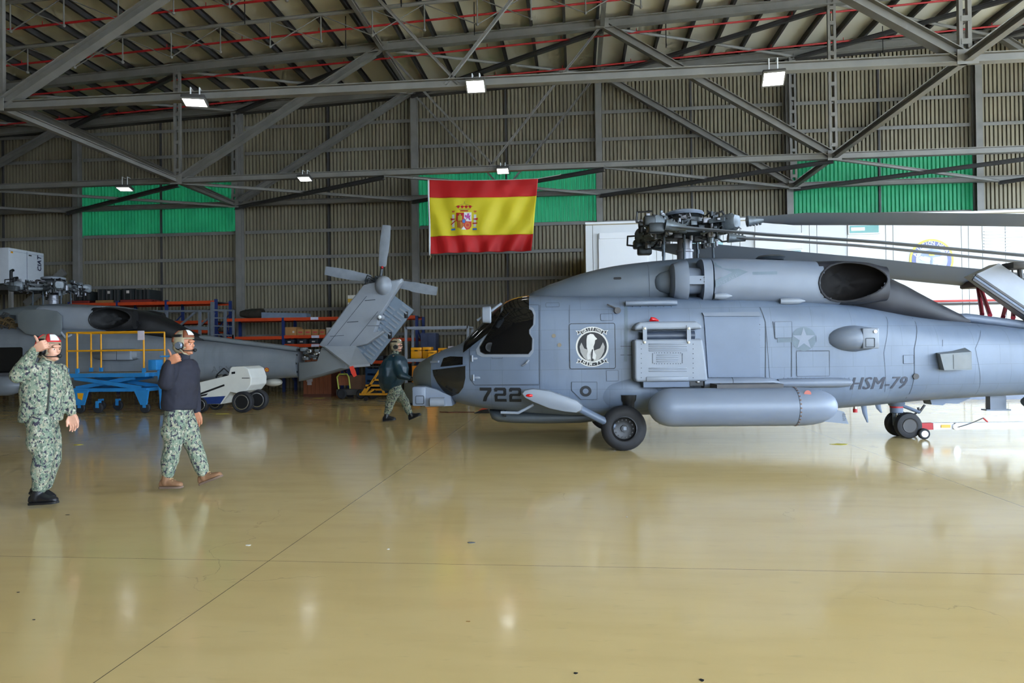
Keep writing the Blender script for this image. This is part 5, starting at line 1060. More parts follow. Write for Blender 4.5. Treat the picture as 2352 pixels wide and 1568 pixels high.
# ------------------------------------------------------------------ equipment along the back and left side
def rack(label, X0, X1, Y0, dep, levels, bays, ztop):
    """pallet rack: blue frames, orange beams; levels = list of (bay, z)"""
    t = thing('pallet_rack', label, 'rack', (0, 0, 0)); n = bays; w = (X1 - X0) / n
    for i in range(n + 1):
        x = X0 + i * w
        for y in (Y0, Y0 + dep): MB().box(x - .05, x + .05, y - .04, y + .04, 0, ztop).build('upright', M_BLUE, t, smooth=0)
        mb = MB(); z = .3; k = 0
        while z < ztop - .8: mb.bar((x, Y0 + (0 if k % 2 else dep), z), (x, Y0 + (dep if k % 2 else 0), z + .7), .04, .04).build('lacing', M_BLUE, t, smooth=0); mb = MB(); z += .7; k += 1
    for b, z in levels:
        x0 = X0 + b * w + .05; x1 = x0 + w - .1
        for y in (Y0 - .03, Y0 + dep): MB().box(x0, x1, y - .03, y + .03, z - .06, z + .06).build('beam', M_ORANGE, t, smooth=0)
        MB().box(x0, x1, Y0, Y0 + dep, z + .01, z + .04).build('deck', M_STEEL_D, t, smooth=0)
    return t
Y1 = 25.2
def X_(px, Y=Y1): return at(px, 800, Y).x
def Z_(px, py, Y=Y1): return at(px, py, Y).z
zt1 = Z_(380, 696)
rack('tall orange and blue pallet rack loaded with black cases', X_(160), X_(497), Y1, 1.1, [(b, z) for b in range(3) for z in (zt1, Z_(380, 741), Z_(380, 762), .8)], 3, zt1 + .12)
zt2 = Z_(650, 733); r2 = rack('orange and blue pallet rack with cardboard boxes behind the tail boom', X_(520), X_(785), Y1, 1.1, [(0, zt2), (1, zt2), (0, Z_(600, 776)), (1, Z_(700, 773)), (1, Z_(700, 793)), (0, .75), (1, .75)], 2, zt2 + .06)
rack('orange and blue pallet rack behind the upturned tail', X_(800), X_(958), Y1, 1.1, [(0, zt2), (0, Z_(880, 780)), (0, 1.1)], 1, zt2 + .05)
for px, py in ((722, 731), (724, 773), (724, 793)):
    c = at(px, py, Y1 - .07); MB().box(c.x - .15, c.x + .15, Y1 - .075, Y1 - .06, c.z - .05, c.z + .05).build('shelf_tag', mat('tag_white', c8(215, 215, 235), .6), r2, smooth=0)
# cases on pallets
M_PR = mat('pallet_red', c8(120, 40, 34), .7); M_PW = mat('pallet_wood', c8(150, 110, 66), .7)
def pallet(px0, px1, mm, label):
    x0, x1 = X_(px0), X_(px1); t = thing('pallet', label, 'pallet', (x0, Y1 + .05, zt1 + .06), 0, 'pallets on the tall rack')
    for y in (0, .45, .9): MB().box(0, x1 - x0, y, y + .1, 0, .08).build('runner', mm, t, smooth=0)
    for i in range(5): MB().box(0, x1 - x0, i * .22, i * .22 + .14, .08, .105).build('deck_board', mm, t, smooth=0)
for a in ((163, 200, M_PR, 'red pallet on top of the tall rack, partly behind the parked rotor head'), (218, 258, M_PW, 'bare wooden pallet on top of the tall rack'), (275, 345, M_PR, 'wide red pallet on top of the tall rack')): pallet(*a)
M_CASE = mat('black_case', c8(34, 38, 38), .5, 0, .15, 4); M_LBL = mat('case_label', c8(205, 195, 185), .6)
for i, (a, b, py, lb) in enumerate(((166, 186, 668, 'black transit case on the red pallet nearest the rotor head'), (187, 204, 668, 'black transit case standing second on the red pallet'), (220, 238, 664, 'black transit case on the left of the wooden pallet'), (239, 256, 664, 'black transit case on the right of the wooden pallet'), (258, 272, 664, 'narrow black transit case between wooden and red pallets'), (277, 305, 663, 'black transit case with two pale stickers on the wide red pallet'), (306, 324, 664, 'black transit case in the middle of the wide red pallet'), (325, 342, 664, 'rightmost black transit case on the wide red pallet'))):
    x0, x1 = X_(a), X_(b); on = 0 if 257 < a < 260 else .106; z0 = zt1 + .06 + on; zt = Z_(a, py)
    t = thing('transit_case', lb, 'case', ((x0 + x1) / 2, Y1 + .5, z0), 0, 'black cases on the tall rack'); w = (x1 - x0) / 2 - .01; h = zt - z0
    MB().rbox(-w, w, -.42, .42, 0, h, .03).build('shell', M_CASE, t)
    for s in (-.55, .55): MB().box(s * w - .02, s * w + .02, -.43, -.41, .02, h - .02).build('strap', M_STEEL_D, t, smooth=0)
    if i in (3, 5): MB().box(-.05, .07, -.428, -.415, h * .6, h * .85).build('sticker', M_LBL, t, smooth=0)
# boxes on the second rack
zb = Z_(700, 773) + .05
M_CARD = mat('cardboard', c8(176, 128, 76), .75, 0, .1, 4)
for i, (a, b, py, lb) in enumerate(((652, 680, 751, 'large plain cardboard box at the rack upright'), (681, 697, 756, 'cardboard box with red print next to the large box'), (698, 714, 756, 'second cardboard box with red print'), (715, 731, 756, 'third cardboard box with red print'), (732, 746, 756, 'rightmost cardboard box with red print'), (748, 764, 752, 'white carton half hidden by the tail pylon'))):
    x0, x1 = X_(a), X_(b); t = thing('carton', lb, 'box', ((x0 + x1) / 2, Y1 + .35, zb), 0, 'cartons on the middle rack'); w = (x1 - x0) / 2 - .008; h = Z_(a, py) - zb
    MB().rbox(-w, w, -.3, .3, 0, h, .008).build('carton_body', M_CARD if i < 5 else mat('white_carton', c8(205, 200, 190), .7), t, smooth=0)
    MB().box(-w * .98, w * .98, -.03, .03, h, h + .004).build('tape', mat('tape', c8(200, 165, 110), .5), t, smooth=0)
    if 0 < i < 5: MB().box(-w * .6, w * .6, -.303, -.299, h * .4, h * .62).build('print', mat('print_red', c8(200, 70, 70), .6), t, smooth=0)
    if i == 0: MB().box(w * .35, w * .7, -.303, -.299, h * .3, h * .55).build('label_patch', M_LBL, t, smooth=0)
# engine tube, metal trough and cushion stack on top of the racks
z = zt2 + .06; a = at(540, 719, Y1).x; b = at(592, 719, Y1).x
t = thing('exhaust_cone', 'dark tapered engine tube lying on the rack top', 'engine part', ((a + b) / 2, Y1 + .45, z)); h = Z_(580, 707) - z
MB().lathe([(h * .28, -(b - a) / 2), (h * .42, -(b - a) / 4), (h * .5, 0), (h * .5, (b - a) / 2), (h * .42, (b - a) / 2), (h * .38, 0)], (0, 0, h * .5), 'x', 24).build('cone_shell', mat('sooty_metal', c8(70, 64, 56), .5, .4, .3, 5), t)
a = X_(593); b = X_(698); h = Z_(600, 716) - z
t = thing('metal_trough', 'pale blue-grey metal trough on the rack top', 'engine part', (a, Y1 + .3, z))
mb = MB().prism([(0, 0), (b - a, 0), (b - a, h * .72), (0, h)], lambda p, q: (p, 0, q), lambda p, q: (p, .4, q)); mb.build('trough_shell', mat('blue_grey_metal', c8(140, 156, 178), .4, .3), t, smooth=0)
t = thing('cushion_stack', 'stack of yellow and white packing boards on the rack top', 'packing', (X_(796), Y1 + .2, z))
k = 6; h = (Z_(820, 676) - z) / k
for i in range(k): MB().box(0, X_(868) - X_(796), 0, .6, i * h, (i + 1) * h - .006).build('board', mat('board_yellow', c8(214, 170, 70), .6) if i % 2 == 0 else mat('board_white', c8(222, 218, 206), .6), t, smooth=0)
# dark bins on the low shelves
for i, (px, w) in enumerate(((662, .36), (690, .36), (718, .36), (575, .6), (610, .5), (860, .6), (900, .5))):
    zz = (Z_(700, 793) if i < 3 else (.75 if i < 5 else 1.1)) + .04; t = thing('storage_bin', ('dark storage bin on the lowest beam, %s of three' % ('left', 'middle', 'right')[i]) if i < 3 else ('dark storage bin on the low shelf under the boom, %s of two' % ('left', 'right')[i - 3]) if i < 5 else ('dark storage bin behind the upturned tail, %s of two' % ('left', 'right')[i - 5]), 'bin', (X_(px), Y1 + .4, zz), 0, 'dark storage bins')
    MB().rbox(-w / 2, w / 2, -.3, .3, 0, .2, .02).build('bin_shell', mat('bin_dark', c8(40, 44, 52), .5), t); MB().box(-.06, .06, -.31, -.295, .08, .13).build('bin_label', M_LBL, t, smooth=0)
# air handling unit on its steel stand at the far left
c = at(20, 655, 24.2); zt = at(20, 568, 24.2).z; zb = c.z
t = thing('air_handling_unit', 'white air handling unit high on a steel stand at the left edge', 'air conditioner', (c.x, 24.2, 0)); dpt = 1.75; wd = 2.6
MB().rbox(-wd, 0, 0, dpt, zb, zt, .02).build('cabinet', mat('ahu_white', c8(206, 210, 216), .45, 0, .03), t)
MB().box(.002, .012, dpt * .5 - .006, dpt * .5 + .006, zb + .05, zt - .05).build('door_gap', M_SEAM, t, smooth=0)
MB().box(0, .006, .03, dpt - .03, zt - .12, zt - .112).build('top_gap', M_SEAM, t, smooth=0)
vs, fs = text_mesh('CIAT', .27, .15, 1.05, .006); MB().add([(.016, dpt - .25 - v.y, zt - .45 + v.x) for v in vs], fs).build('maker_lettering', mat('lettering_dark', c8(36, 40, 70), .5), t, smooth=0)
MB().box(.004, .012, dpt * .55, dpt * .63, zt - .2, zt - .15).build('vent_plate', M_STEEL_D, t, smooth=0); MB().box(.004, .012, .1, .2, zt - .2, zt - .13).build('warning_sticker', M_YEL, t, smooth=0)
MB().path([(.06, .05, zb - .1), (.06, .05, zb + .55), (.06, .15, zb + .6)], .05, 10).build('drain_pipe', M_BLACK, t); MB().path([(.06, .2, zb - .1), (.06, .2, zb + .3), (.06, .34, zb + .33), (.06, .34, zb - .1)], .04, 10).build('drain_pipe', M_BLACK, t)
MB().box(-wd, .15, -.05, dpt + .1, zb - .18, zb - .001).build('platform', M_STEEL_D, t, smooth=0)
for x in (-wd + .1, .05):
    for y in (.05, dpt): MB().box(x - .06, x + .06, y - .06, y + .06, 0, zb - .18).build('stand_leg', M_STEEL, t, smooth=0)
# grey access stairs with platform behind the boom
YS = 22.6
def S(px, py): p = at(px, py, YS); return p.x, p.z
t = thing('access_stairs', 'grey tubular access stairs and handrail behind the tail boom', 'stairs')
def sbar(a, b, r=.03, y=YS, name='rail'): p = S(*a); q = S(*b); MB().bar((p[0], y, p[1]), (q[0], y, q[1]), 2 * r, 2 * r).build(name, mat('galvanised', c8(128, 134, 142), .45, .4), t, smooth=0)
zl = 0
sbar((255, 714), (485, 714), .028); sbar((383, 714), (383, 750), .04); sbar((459, 714), (459, 772), .04); sbar((310, 714), (310, 750), .03)
sbar((488, 693), (488, 776), .05, name='post'); sbar((415, 746), (448, 717), .03); sbar((438, 746), (472, 717), .03, YS + .6); sbar((480, 717), (480, 775), .03)
sbar((517, 712), (517, 770), .04); sbar((536, 712), (536, 782), .03); sbar((488, 712), (536, 713), .03); sbar((488, 748), (536, 750), .02); sbar((488, 768), (536, 770), .02); sbar((400, 752), (480, 754), .06, name='platform_edge'); sbar((488, 730), (515, 730), .02)
for px in (383, 459, 488, 517, 536): p = S(px, 770); MB().box(p[0] - .03, p[0] + .03, YS - .03, YS + .03, 0, p[1] + .02).build('leg', mat('galvanised', c8(128, 134, 142), .45, .4), t, smooth=0)
for k in range(7): p = S(527, 780 + k * 12); MB().box(S(517, 0)[0] if False else p[0] - .15, p[0] + .15, YS, YS + .6, p[1] - .02, p[1] + .02).build('tread', M_STEEL_D, t, smooth=0)
# blue scissor lift with yellow guard rail in front of the parked helicopter
YL = 16.75; M_LB = mat('lift_blue', c8(40, 128, 190), .5, 0, .1, 4)
def Lp(px, py, Y=YL): p = at(px, py, Y); return p.x, p.z
t = thing('scissor_lift', 'blue scissor work platform with yellow guard rail and ladder', 'work platform')
x0, zd = Lp(150, 858); x1, _ = Lp(333, 858); dp_ = 0.98
MB().box(x0, x1, YL, YL + dp_, zd - .10, zd).build('deck_frame', M_LB, t, smooth=0)
for k in range(8):
    a = x0 + (x1 - x0) * k / 8; MB().box(a + .005, a + (x1 - x0) / 8 - .005, YL + .02, YL + dp_ - .02, zd, zd + .02).build('deck_plate', mat('deck_grit', c8(120, 116, 108), .8), t, smooth=0)
zr1 = Lp(150, 764)[1]; zr2 = Lp(150, 806)[1]; yr = YL + .04
for zz in (zr1, zr2):
    for y in (yr, YL + dp_ - .04): MB().tube((x0 + .03, y, zz), (x1 - .05, y, zz), .022, n=8).build('guard_rail', M_YEL, t)
for px in (151, 175, 328):
    for y in (yr, YL + dp_ - .04): x = Lp(px, 800)[0]; MB().tube((x, y, zd), (x, y, zr1), .022, n=8).build('guard_post', M_YEL, t); MB().box(x - .035, x + .035, y - .035, y + .035, zd, zd + .13).build('post_socket', M_LB, t, smooth=0)
for zz in (zr1, zr2): MB().tube((x0 + .03, yr, zz), (x0 + .03, YL + dp_ - .04, zz), .022, n=8).build('guard_rail', M_YEL, t)
c = Lp(326, 770); MB().box(c[0] - .1, c[0] + .08, YL - .03, YL - .02, c[1] - .12, c[1] + .12).build('notice_card', mat('card_pale', c8(205, 195, 205), .6), t, smooth=0)
zbase = Lp(200, 892)[1]; zlow = Lp(200, 888)[1]
for y in (YL + .1, YL + dp_ - .1):
    a = Lp(165, 864); b = Lp(318, 888); MB().bar((a[0], y, zd - .12), (b[0], y, zbase), .05, .1).build('scissor_arm', M_LB, t, smooth=0); a = Lp(300, 864); b = Lp(165, 888); MB().bar((a[0], y + .06, zd - .12), (b[0], y + .06, zbase), .05, .1).build('scissor_arm', M_LB, t, smooth=0)
MB().box(Lp(155, 0)[0] if False else x0 + .05, x1 + .0, YL + .05, YL + dp_ - .05, zbase - .09, zbase).build('base_frame', M_LB, t, smooth=0)
for px0, px1, px2, px3 in ((163, 195, 185, 168), (300, 333, 328, 315)):
    MB().prism([(Lp(px0, 0)[0], zbase - .05), (Lp(px1, 0)[0], zbase - .05), (Lp(px2, 0)[0], .22), (Lp(px3, 0)[0], .22)], lambda p, q: (p, YL, q), lambda p, q: (p, YL + .06, q)).build('outrigger', M_LB, t, smooth=0)
c = Lp(174, 0); MB().prism([(Lp(172, 0)[0], zbase - .12), (Lp(186, 0)[0], zbase - .12), (Lp(182, 0)[0], .35), (Lp(173, 0)[0], .4)], lambda p, q: (p, YL - .012, q), lambda p, q: (p, YL - .002, q)).build('hazard_patch', M_YEL, t, smooth=0)
for px in (172, 321, 213):
    x = Lp(px, 0)[0]
    for y in (YL + .1, YL + dp_ - .1): MB().lathe([(.03, -.04), (.12, -.04), (.14, -.02), (.14, .02), (.12, .04), (.03, .04)], (x, y, .14), 'y', 20).build('castor_wheel', M_RUB, t); MB().box(x - .04, x + .04, y - .06, y + .06, .14, .32).build('castor_fork', M_LB, t, smooth=0)
xl0, xl1 = Lp(345, 0)[0], Lp(362, 0)[0]; zlt = Lp(350, 826)[1]
for y in (YL + .2, YL + .65):
    MB().bar((xl0, y, zlt), (xl0 + .1, y, .1), .05, .05).build('ladder_stile', M_LB, t, smooth=0); MB().bar((xl1, y, zlt - .1), (xl1, y, .1), .035, .035).build('ladder_brace', M_LB, t, smooth=0)
for k in range(5): z = .35 + k * .28; MB().tube((xl0 + .07, YL + .2, z), (xl0 + .07, YL + .65, z), .02, n=8).build('ladder_rung', M_LB, t)
MB().rbox(Lp(333, 0)[0], Lp(352, 0)[0], YL, YL + .3, Lp(340, 850)[1], Lp(340, 826)[1], .02).build('control_box', M_LB, t)
# white aircraft tug with black wheels in front of the boom
YT = 16.9
def Tp(px, py, Y=YT): p = at(px, py, Y); return p.x, p.z
t = thing('aircraft_tug', 'white remote aircraft tug with blue stripe and black wheels', 'tug'); M_TW = mat('tug_white', c8(222, 222, 216), .35, 0, .03)
pl = [Tp(*p) for p in ((440, 905), (448, 880), (525, 862), (528, 845), (533, 842), (562, 841), (572, 847), (578, 868), (577, 885), (566, 896), (560, 905), (525, 912), (505, 914), (440, 914))]
def pz(name, pts, y0, y1, mm, par, sm=0): q = [Tp(*p) for p in pts]; o = MB().prism(q, lambda a, b: (a, y0, b), lambda a, b: (a, y1, b)).build(name, mm, par, smooth=sm); return o
bo = pz('body', ((400, 915), (400, 900), (448, 880), (524, 862), (529, 845), (533, 842), (560, 841), (570, 847), (577, 868), (576, 884), (566, 897), (550, 905), (528, 900), (508, 928), (400, 928)), YT, YT + .9, M_TW, t)
bv = bo.modifiers.new('b', 'BEVEL'); bv.width = .02; bv.segments = 2
pz('blue_stripe', ((440, 914), (518, 909), (506, 927), (440, 928)), YT - .004, YT + .01, mat('tug_blue', c8(36, 60, 120), .4), t); pz('black_stripe', ((452, 905), (515, 882), (516, 886), (454, 909)), YT - .004, YT + .01, M_BLACK, t); pz('black_stripe', ((455, 908), (478, 903), (474, 908), (456, 912)), YT - .004, YT + .01, M_BLACK, t)
pz('winch_drum', ((448, 895), (455, 878), (500, 864), (510, 868), (514, 880), (460, 894)), YT + .2, YT + .7, mat('drum_grey', c8(126, 122, 112), .5), t)
for px, py, r in ((505, 868, .1), (515, 865, .07), (498, 866, .06)): c = Tp(px, py, YT + .2); MB().ball((c[0], YT + .25, c[1]), r, r, r, 10, 6).build('cylinder_head', M_BLACK if r < .09 else M_CHROME, t)
MB().path([(*(lambda c: (c[0], YT + .2, c[1]))(Tp(488, 862)),), (*(lambda c: (c[0], YT + .2, c[1]))(Tp(505, 846)),), (*(lambda c: (c[0], YT + .2, c[1]))(Tp(524, 862)),)], .015, 6).build('hose', M_BLACK, t)
for px, y in ((552, YT - .05), (556, YT + .7), (452, YT + .05), (452, YT + .8)):
    c = Tp(px, 0)[0]; r = .275 if px > 500 else .2; w = empty('wheel'); w.parent = t; MB().lathe([(r * .66, -.07), (r * .85, -.085), (r, -.05), (r, .05), (r * .85, .085), (r * .66, .07)], (c, y, r), 'y', 32, False).build('tyre', M_RUB, w); MB().lathe([(r * .67, -.07), (r * .64, -.078), (r * .6, -.05), (.04, -.04), (.004, -.05)], (c, y, r), 'y', 28).build('rim', M_BLACK, w); MB().lathe([(r * .70, -.078), (r * .62, -.084), (r * .62, -.07), (r * .70, -.07)], (c, y, r), 'y', 28, False).build('rim_ring', M_CHROME, w)
pz('vent_slot', ((532, 854), (540, 853), (540, 858), (532, 859)), YT - .006, YT + .01, M_BLACK, t)
for k in range(6): pz('control_knob', ((556 + k * 3, 867), (558 + k * 3, 867), (558 + k * 3, 869), (556 + k * 3, 869)), YT - .008, YT + .01, M_BLACK, t)
# wooden cabinet, trolley, yellow stand and bench with yellow cases
YK = 22.5
def Kp(px, py=0, Y=YK): p = at(px, py, Y); return p.x, p.z
t = thing('wooden_crate', 'tall brown wooden crate with pale papers taped on', 'crate'); a, b = Kp(688)[0], Kp(752)[0]; h = 1.35; M_WD = mat('crate_wood', c8(136, 76, 48), .6, 0, .2, 3, stretch=(6, 6, .8))
MB().box(a + .02, b - .02, YK + .02, YK + .9, .06, h).build('crate_core', mat('crate_core', c8(90, 48, 32), .7), t, smooth=0)
for i in range(7): w = (b - a) / 7; MB().box(a + i * w + .004, a + (i + 1) * w - .004, YK, YK + .03, .08, h).build('plank', M_WD, t, smooth=0)
MB().box(a, b, YK - .02, YK + .92, 0, .09).build('plinth', mat('crate_core', c8(90, 48, 32), .7), t, smooth=0)
for px0, py0, px1, py1 in ((704, 864, 718, 876), (706, 876, 716, 884)): p = Kp(px0, py1); q = Kp(px1, py0); MB().box(p[0], q[0], YK - .012, YK, p[1], q[1]).build('paper', mat('paper', c8(190, 184, 190), .7), t, smooth=0)
t = thing('hand_trolley', 'hand trolley with yellow-green hoop handle and black wheels', 'trolley'); M_YG = mat('trolley_green', c8(170, 176, 70), .5)
YH = 21.5; K2 = lambda px, py=0: Kp(px, py, YH)
pts = [K2(778, 893), K2(774, 866), K2(779, 859), K2(797, 859), K2(801, 866), K2(804, 892)]; MB().path([(p[0], YH, p[1]) for p in pts], .025, 8).build('hoop', M_YG, t)
p, q = K2(776, 885), K2(800, 862); MB().box(p[0], q[0], YH + .03, YH + .06, p[1], q[1]).build('back_board', M_WD, t, smooth=0)
p, q = K2(775, 905), K2(830, 882); MB().box(p[0], q[0], YH - .1, YH + .5, .12, .3).build('bed', M_STEEL_D, t, smooth=0)
p, q = K2(800, 880), K2(828, 862); MB().box(p[0], q[0], YH + .1, YH + .5, .3, q[1]).build('load_box', mat('load_brown', c8(96, 66, 46), .7), t, smooth=0)
for px, y in ((779, YH - .12), (823, YH - .12), (782, YH + .5), (824, YH + .5)): MB().lathe([(.04, -.04), (.13, -.05), (.16, -.02), (.16, .02), (.13, .05), (.04, .04)], (K2(px)[0], y, .16), 'y', 22).build('wheel', M_RUB, t)
t = thing('engine_stand', 'yellow tubular engine stand on castors behind the walking man', 'stand'); YE = 20.5; E2 = lambda px, py=0: (Kp(px, py, YE)[0], YE, Kp(px, py, YE)[1])
for a_, b_ in (((826, 905), (892, 905)), ((838, 903), (872, 850)), ((832, 903), (840, 892)), ((840, 885), (876, 885)), ((876, 886), (882, 904)), ((872, 850), (876, 842)), ((858, 872), (874, 872))): MB().bar(E2(*a_), E2(*b_), .06, .06).build('tube', mat('stand_yellow', c8(196, 136, 24), .5), t, smooth=0)
for px in (831, 888): MB().lathe([(.02, -.03), (.07, -.03), (.07, .03), (.02, .03)], (E2(px)[0], YE, .07), 'y', 16).build('castor', M_BLACK, t)
MB().bar((E2(826)[0], YE + .8, .3), (E2(892)[0], YE + .8, .3), .06, .06).build('rear_tube', mat('stand_yellow', c8(196, 136, 24), .5), t, smooth=0)
for px in (831, 888): MB().bar((E2(px)[0], YE, E2(px, 905)[2]), (E2(px)[0], YE + .8, .3), .05, .05).build('cross_tube', mat('stand_yellow', c8(196, 136, 24), .5), t, smooth=0); MB().lathe([(.02, -.03), (.15, -.03), (.15, .03), (.02, .03)], (E2(px)[0], YE + .8, .15), 'y', 16).build('castor', M_BLACK, t)
t = thing('blue_crate', 'blue slatted crate behind the yellow stand', 'crate'); YQ = 22.3
a, b = Kp(830, 0, YQ)[0], Kp(884, 0, YQ)[0]
for k in range(4): MB().box(a, b, YQ, YQ + .03, .12 + k * .22, .27 + k * .22).build('slat', mat('crate_blue', c8(38, 70, 104), .6), t, smooth=0)
for x in (a, b - .06): MB().box(x, x + .06, YQ + .03, YQ + .6, 0, .98).build('crate_post', mat('crate_blue', c8(38, 70, 104), .6), t, smooth=0)
MB().box(a, b, YQ + .58, YQ + .6, .1, .95).build('crate_back', mat('crate_blue', c8(38, 70, 104), .6), t, smooth=0); MB().box(a, b, YQ, YQ + .6, .98, 1.02).build('crate_lid', M_STEEL_D, t, smooth=0)
# bench frame
YN = 21.0; N2 = lambda px, py=0: Kp(px, py, YN)
t = thing('shelf_frame', 'tall grey metal shelf frame behind the helicopter nose', 'shelf'); M_GF = mat('frame_grey', c8(132, 138, 148), .45, .1)
a, b = N2(924)[0], N2(1066)[0]; zt = N2(1000, 749)[1]; zs = N2(1000, 823)[1]
for x in (a, N2(1049)[0] if False else b):
    for y in (YN, YN + .9): MB().box(x - .035, x + .035, y - .035, y + .035, 0, zt).build('leg', M_GF, t, smooth=0)
for y in (YN, YN + .9): MB().box(a, b, y - .035, y + .035, zt - .08, zt).build('top_rail', M_GF, t, smooth=0)
for x in (a, b): MB().box(x - .03, x + .03, YN, YN + .9, zt - .07, zt - .01).build('side_rail', M_GF, t, smooth=0)
MB().box(a, b, YN, YN + .9, zs - .1, zs).build('shelf_board', M_GF, t, smooth=0)
M_YC = mat('case_yellow', c8(236, 160, 18), .4, 0, .05)
for i, (p0, p1, py, lb) in enumerate(((930, 955, 798, 'wide yellow equipment case at the left end of the shelf'), (957, 977, 797, 'upright yellow equipment case, second on the shelf'), (973, 992, 805, 'small low yellow equipment case in front of the upright one'), (993, 1014, 799, 'yellow equipment case nearest the helicopter nose'))):
    x0_, x1_ = N2(p0)[0], N2(p1)[0]; y = YN + (.12 if i == 2 else .45); t = thing('equipment_case', lb, 'case', ((x0_ + x1_) / 2, y, zs), 0, 'yellow equipment cases'); w = (x1_ - x0_) / 2; h = N2(p0, py)[1] - zs; dd = .1 if i == 2 else .2
    MB().rbox(-w, w, -dd, dd, 0, h * .7, .02).build('case_body', M_YC, t); MB().rbox(-w, w, -dd, dd, h * .7 + .006, h, .02).build('case_lid', M_YC, t); MB().box(-.05, .05, -dd - .012, -dd, h * .66, h * .76).build('latch', M_BLACK, t, smooth=0)
t = thing('white_box', 'white instrument box with black handle behind the nose', 'box', (N2(1027)[0], YN + .5, zs)); MB().rbox(-.17, .17, -.15, .15, 0, .38, .015).build('box_body', mat('box_white', c8(205, 198, 215), .5), t); MB().path([(-.08, -.16, .2), (-.05, -.17, .28), (.02, -.17, .3), (.06, -.16, .2)], .018, 6).build('handle', M_BLACK, t)
t = thing('orange_locker', 'orange steel locker beneath the shelf', 'locker'); a, b = N2(935)[0], N2(985)[0]; z1_ = N2(950, 840)[1]
MB().rbox(a, b, YN + .1, YN + .7, 0, z1_, .02).build('locker_body', mat('locker_orange', c8(220, 130, 24), .45), t); MB().box(a + .3, a + .312, YN + .09, YN + .1, .05, z1_ - .05).build('door_gap', M_LINE, t, smooth=0)
t = thing('blue_cabinet', 'dark blue cabinet against the wall behind the shelf frame', 'cabinet'); YO_ = 24.6; a, b = Kp(957, 0, YO_)[0], Kp(992, 0, YO_)[0]; z1_ = Kp(960, 765, YO_)[1]
MB().rbox(a, b, YO_, YO_ + .6, 0, z1_, .01).build('cabinet_body', mat('cabinet_blue', c8(66, 76, 108), .5), t)
for k in range(2): w = (b - a) / 2; MB().box(a + k * w + .01, a + (k + 1) * w - .01, YO_ - .012, YO_, .05, z1_ - .04).build('cabinet_door', mat('cabinet_door', c8(70, 80, 112), .5), t, smooth=0)
t = thing('grey_toolbox', 'grey metal toolbox trolley just behind the sensor box', 'toolbox'); YG = 18.4; a, b = Kp(918, 0, YG)[0], Kp(962, 0, YG)[0]
z1_ = Kp(930, 880, YG)[1]; MB().rbox(a, b, YG, YG + .5, .1, z1_, .02).build('toolbox_body', mat('toolbox_grey', c8(84, 86, 78), .55), t); MB().box((a + b) / 2 - .04, (a + b) / 2 + .04, YG - .012, YG, z1_ - .2, z1_ - .12).build('lock', M_STEEL, t, smooth=0)
for x in (a + .08, b - .08):
    for y in (YG + .08, YG + .42): MB().lathe([(.02, -.02), (.05, -.02), (.05, .02), (.02, .02)], (x, y, .05), 'y', 12).build('castor', M_BLACK, t)
# chock with rope on the floor under the nose
g = gnd(1108, 948); t = thing('wheel_chock', 'red and black wheel chock with rope under the nose', 'chock', (g.x, g.y, 0)); MB().prism([(-.2, 0), (.2, 0), (.15, .1), (-.08, .05)], lambda p, q: (p, -.1, q), lambda p, q: (p, .1, q)).build('chock_body', M_BLACK, t, smooth=0); MB().prism([(-.1, .06), (.14, .105), (.1, .15), (.0, .12)], lambda p, q: (p, -.08, q), lambda p, q: (p, .08, q)).build('chock_top', mat('chock_red', c8(190, 70, 50), .6), t, smooth=0)
MB().path([(-.2, 0, .02), (-.5, .1, .012), (-.85, .05, .012), (-1.1, .2, .012)], .012, 6).build('rope', mat('rope_brown', c8(110, 60, 40), .7), t)
# yellow tow bar with red head at the tail wheel
tb = thing('tow_bar', 'white tow bar with red head and chain at the tail wheel', 'tow bar')
def tq(px, py, Y=11.95): p = at(px, py, Y); return p
a = tq(2085, 980); b = tq(2140, 978); c = tq(2352, 976); e = tq(2700, 972)
MB().bar(a, b, .10, .11).build('head', M_RED, tb, smooth=0); MB().bar(b, e, .11, .105).build('bar', mat('towbar_white', c8(238, 240, 246), .4), tb, smooth=0)
p, q = tq(2157, 981), tq(2178, 974); MB().box(p.x, q.x, p.y - .07, p.y - .06, p.z, q.z).build('sticker', mat('sticker_orange', c8(240, 176, 70), .5), tb, smooth=0)
p = tq(2191, 978); MB().lathe([(.055, -.09), (.06, -.06), (.03, -.06)], (p.x, p.y, p.z), 'y', 18).build('pulley', M_CHROME, tb); p0 = tq(2194, 979); p1 = tq(2250, 958)
for k in range(26):
    f = k / 25; s = Vector((p0.x, p0.y - .1, p0.z)).lerp(Vector((p1.x, p1.y - .1, p1.z)), f) - Vector((0, 0, .012 * math.sin(f * math.pi))); MB().ball(s, .013, .006 if k % 2 else .012, .008, 6, 4).build('chain_link', M_STEEL_D, tb)
p2 = tq(2260, 967); MB().tube((p1.x, p1.y - .1, p1.z), (p2.x, p2.y - .1, p2.z), .012, n=6).build('chain_pin', M_RED, tb)
for dx, zz in ((2115, 0), (2118, 1)):
    p = tq(dx, 990); MB().lathe([(.03, -.03), (.075, -.035), (.09, -.02), (.09, .02), (.075, .035), (.03, .03)], (p.x, a.y - .1 + zz * .45, .09), 'y', 20).build('transport_wheel', M_RUB, tb); MB().lathe([(.055, -.038), (.055, .038)], (p.x, a.y - .1 + zz * .45, .09), 'y', 16).build('wheel_hub', M_WHITE, tb)
p = tq(2115, 985); MB().tube((p.x, a.y - .1, .09), (p.x, a.y + .35, .09), .02, n=8).build('wheel_axle', M_STEEL_D, tb); MB().bar((p.x, a.y, .09), (p.x, a.y, p.z + .05), .04, .04).build('wheel_arm', M_STEEL_D, tb)
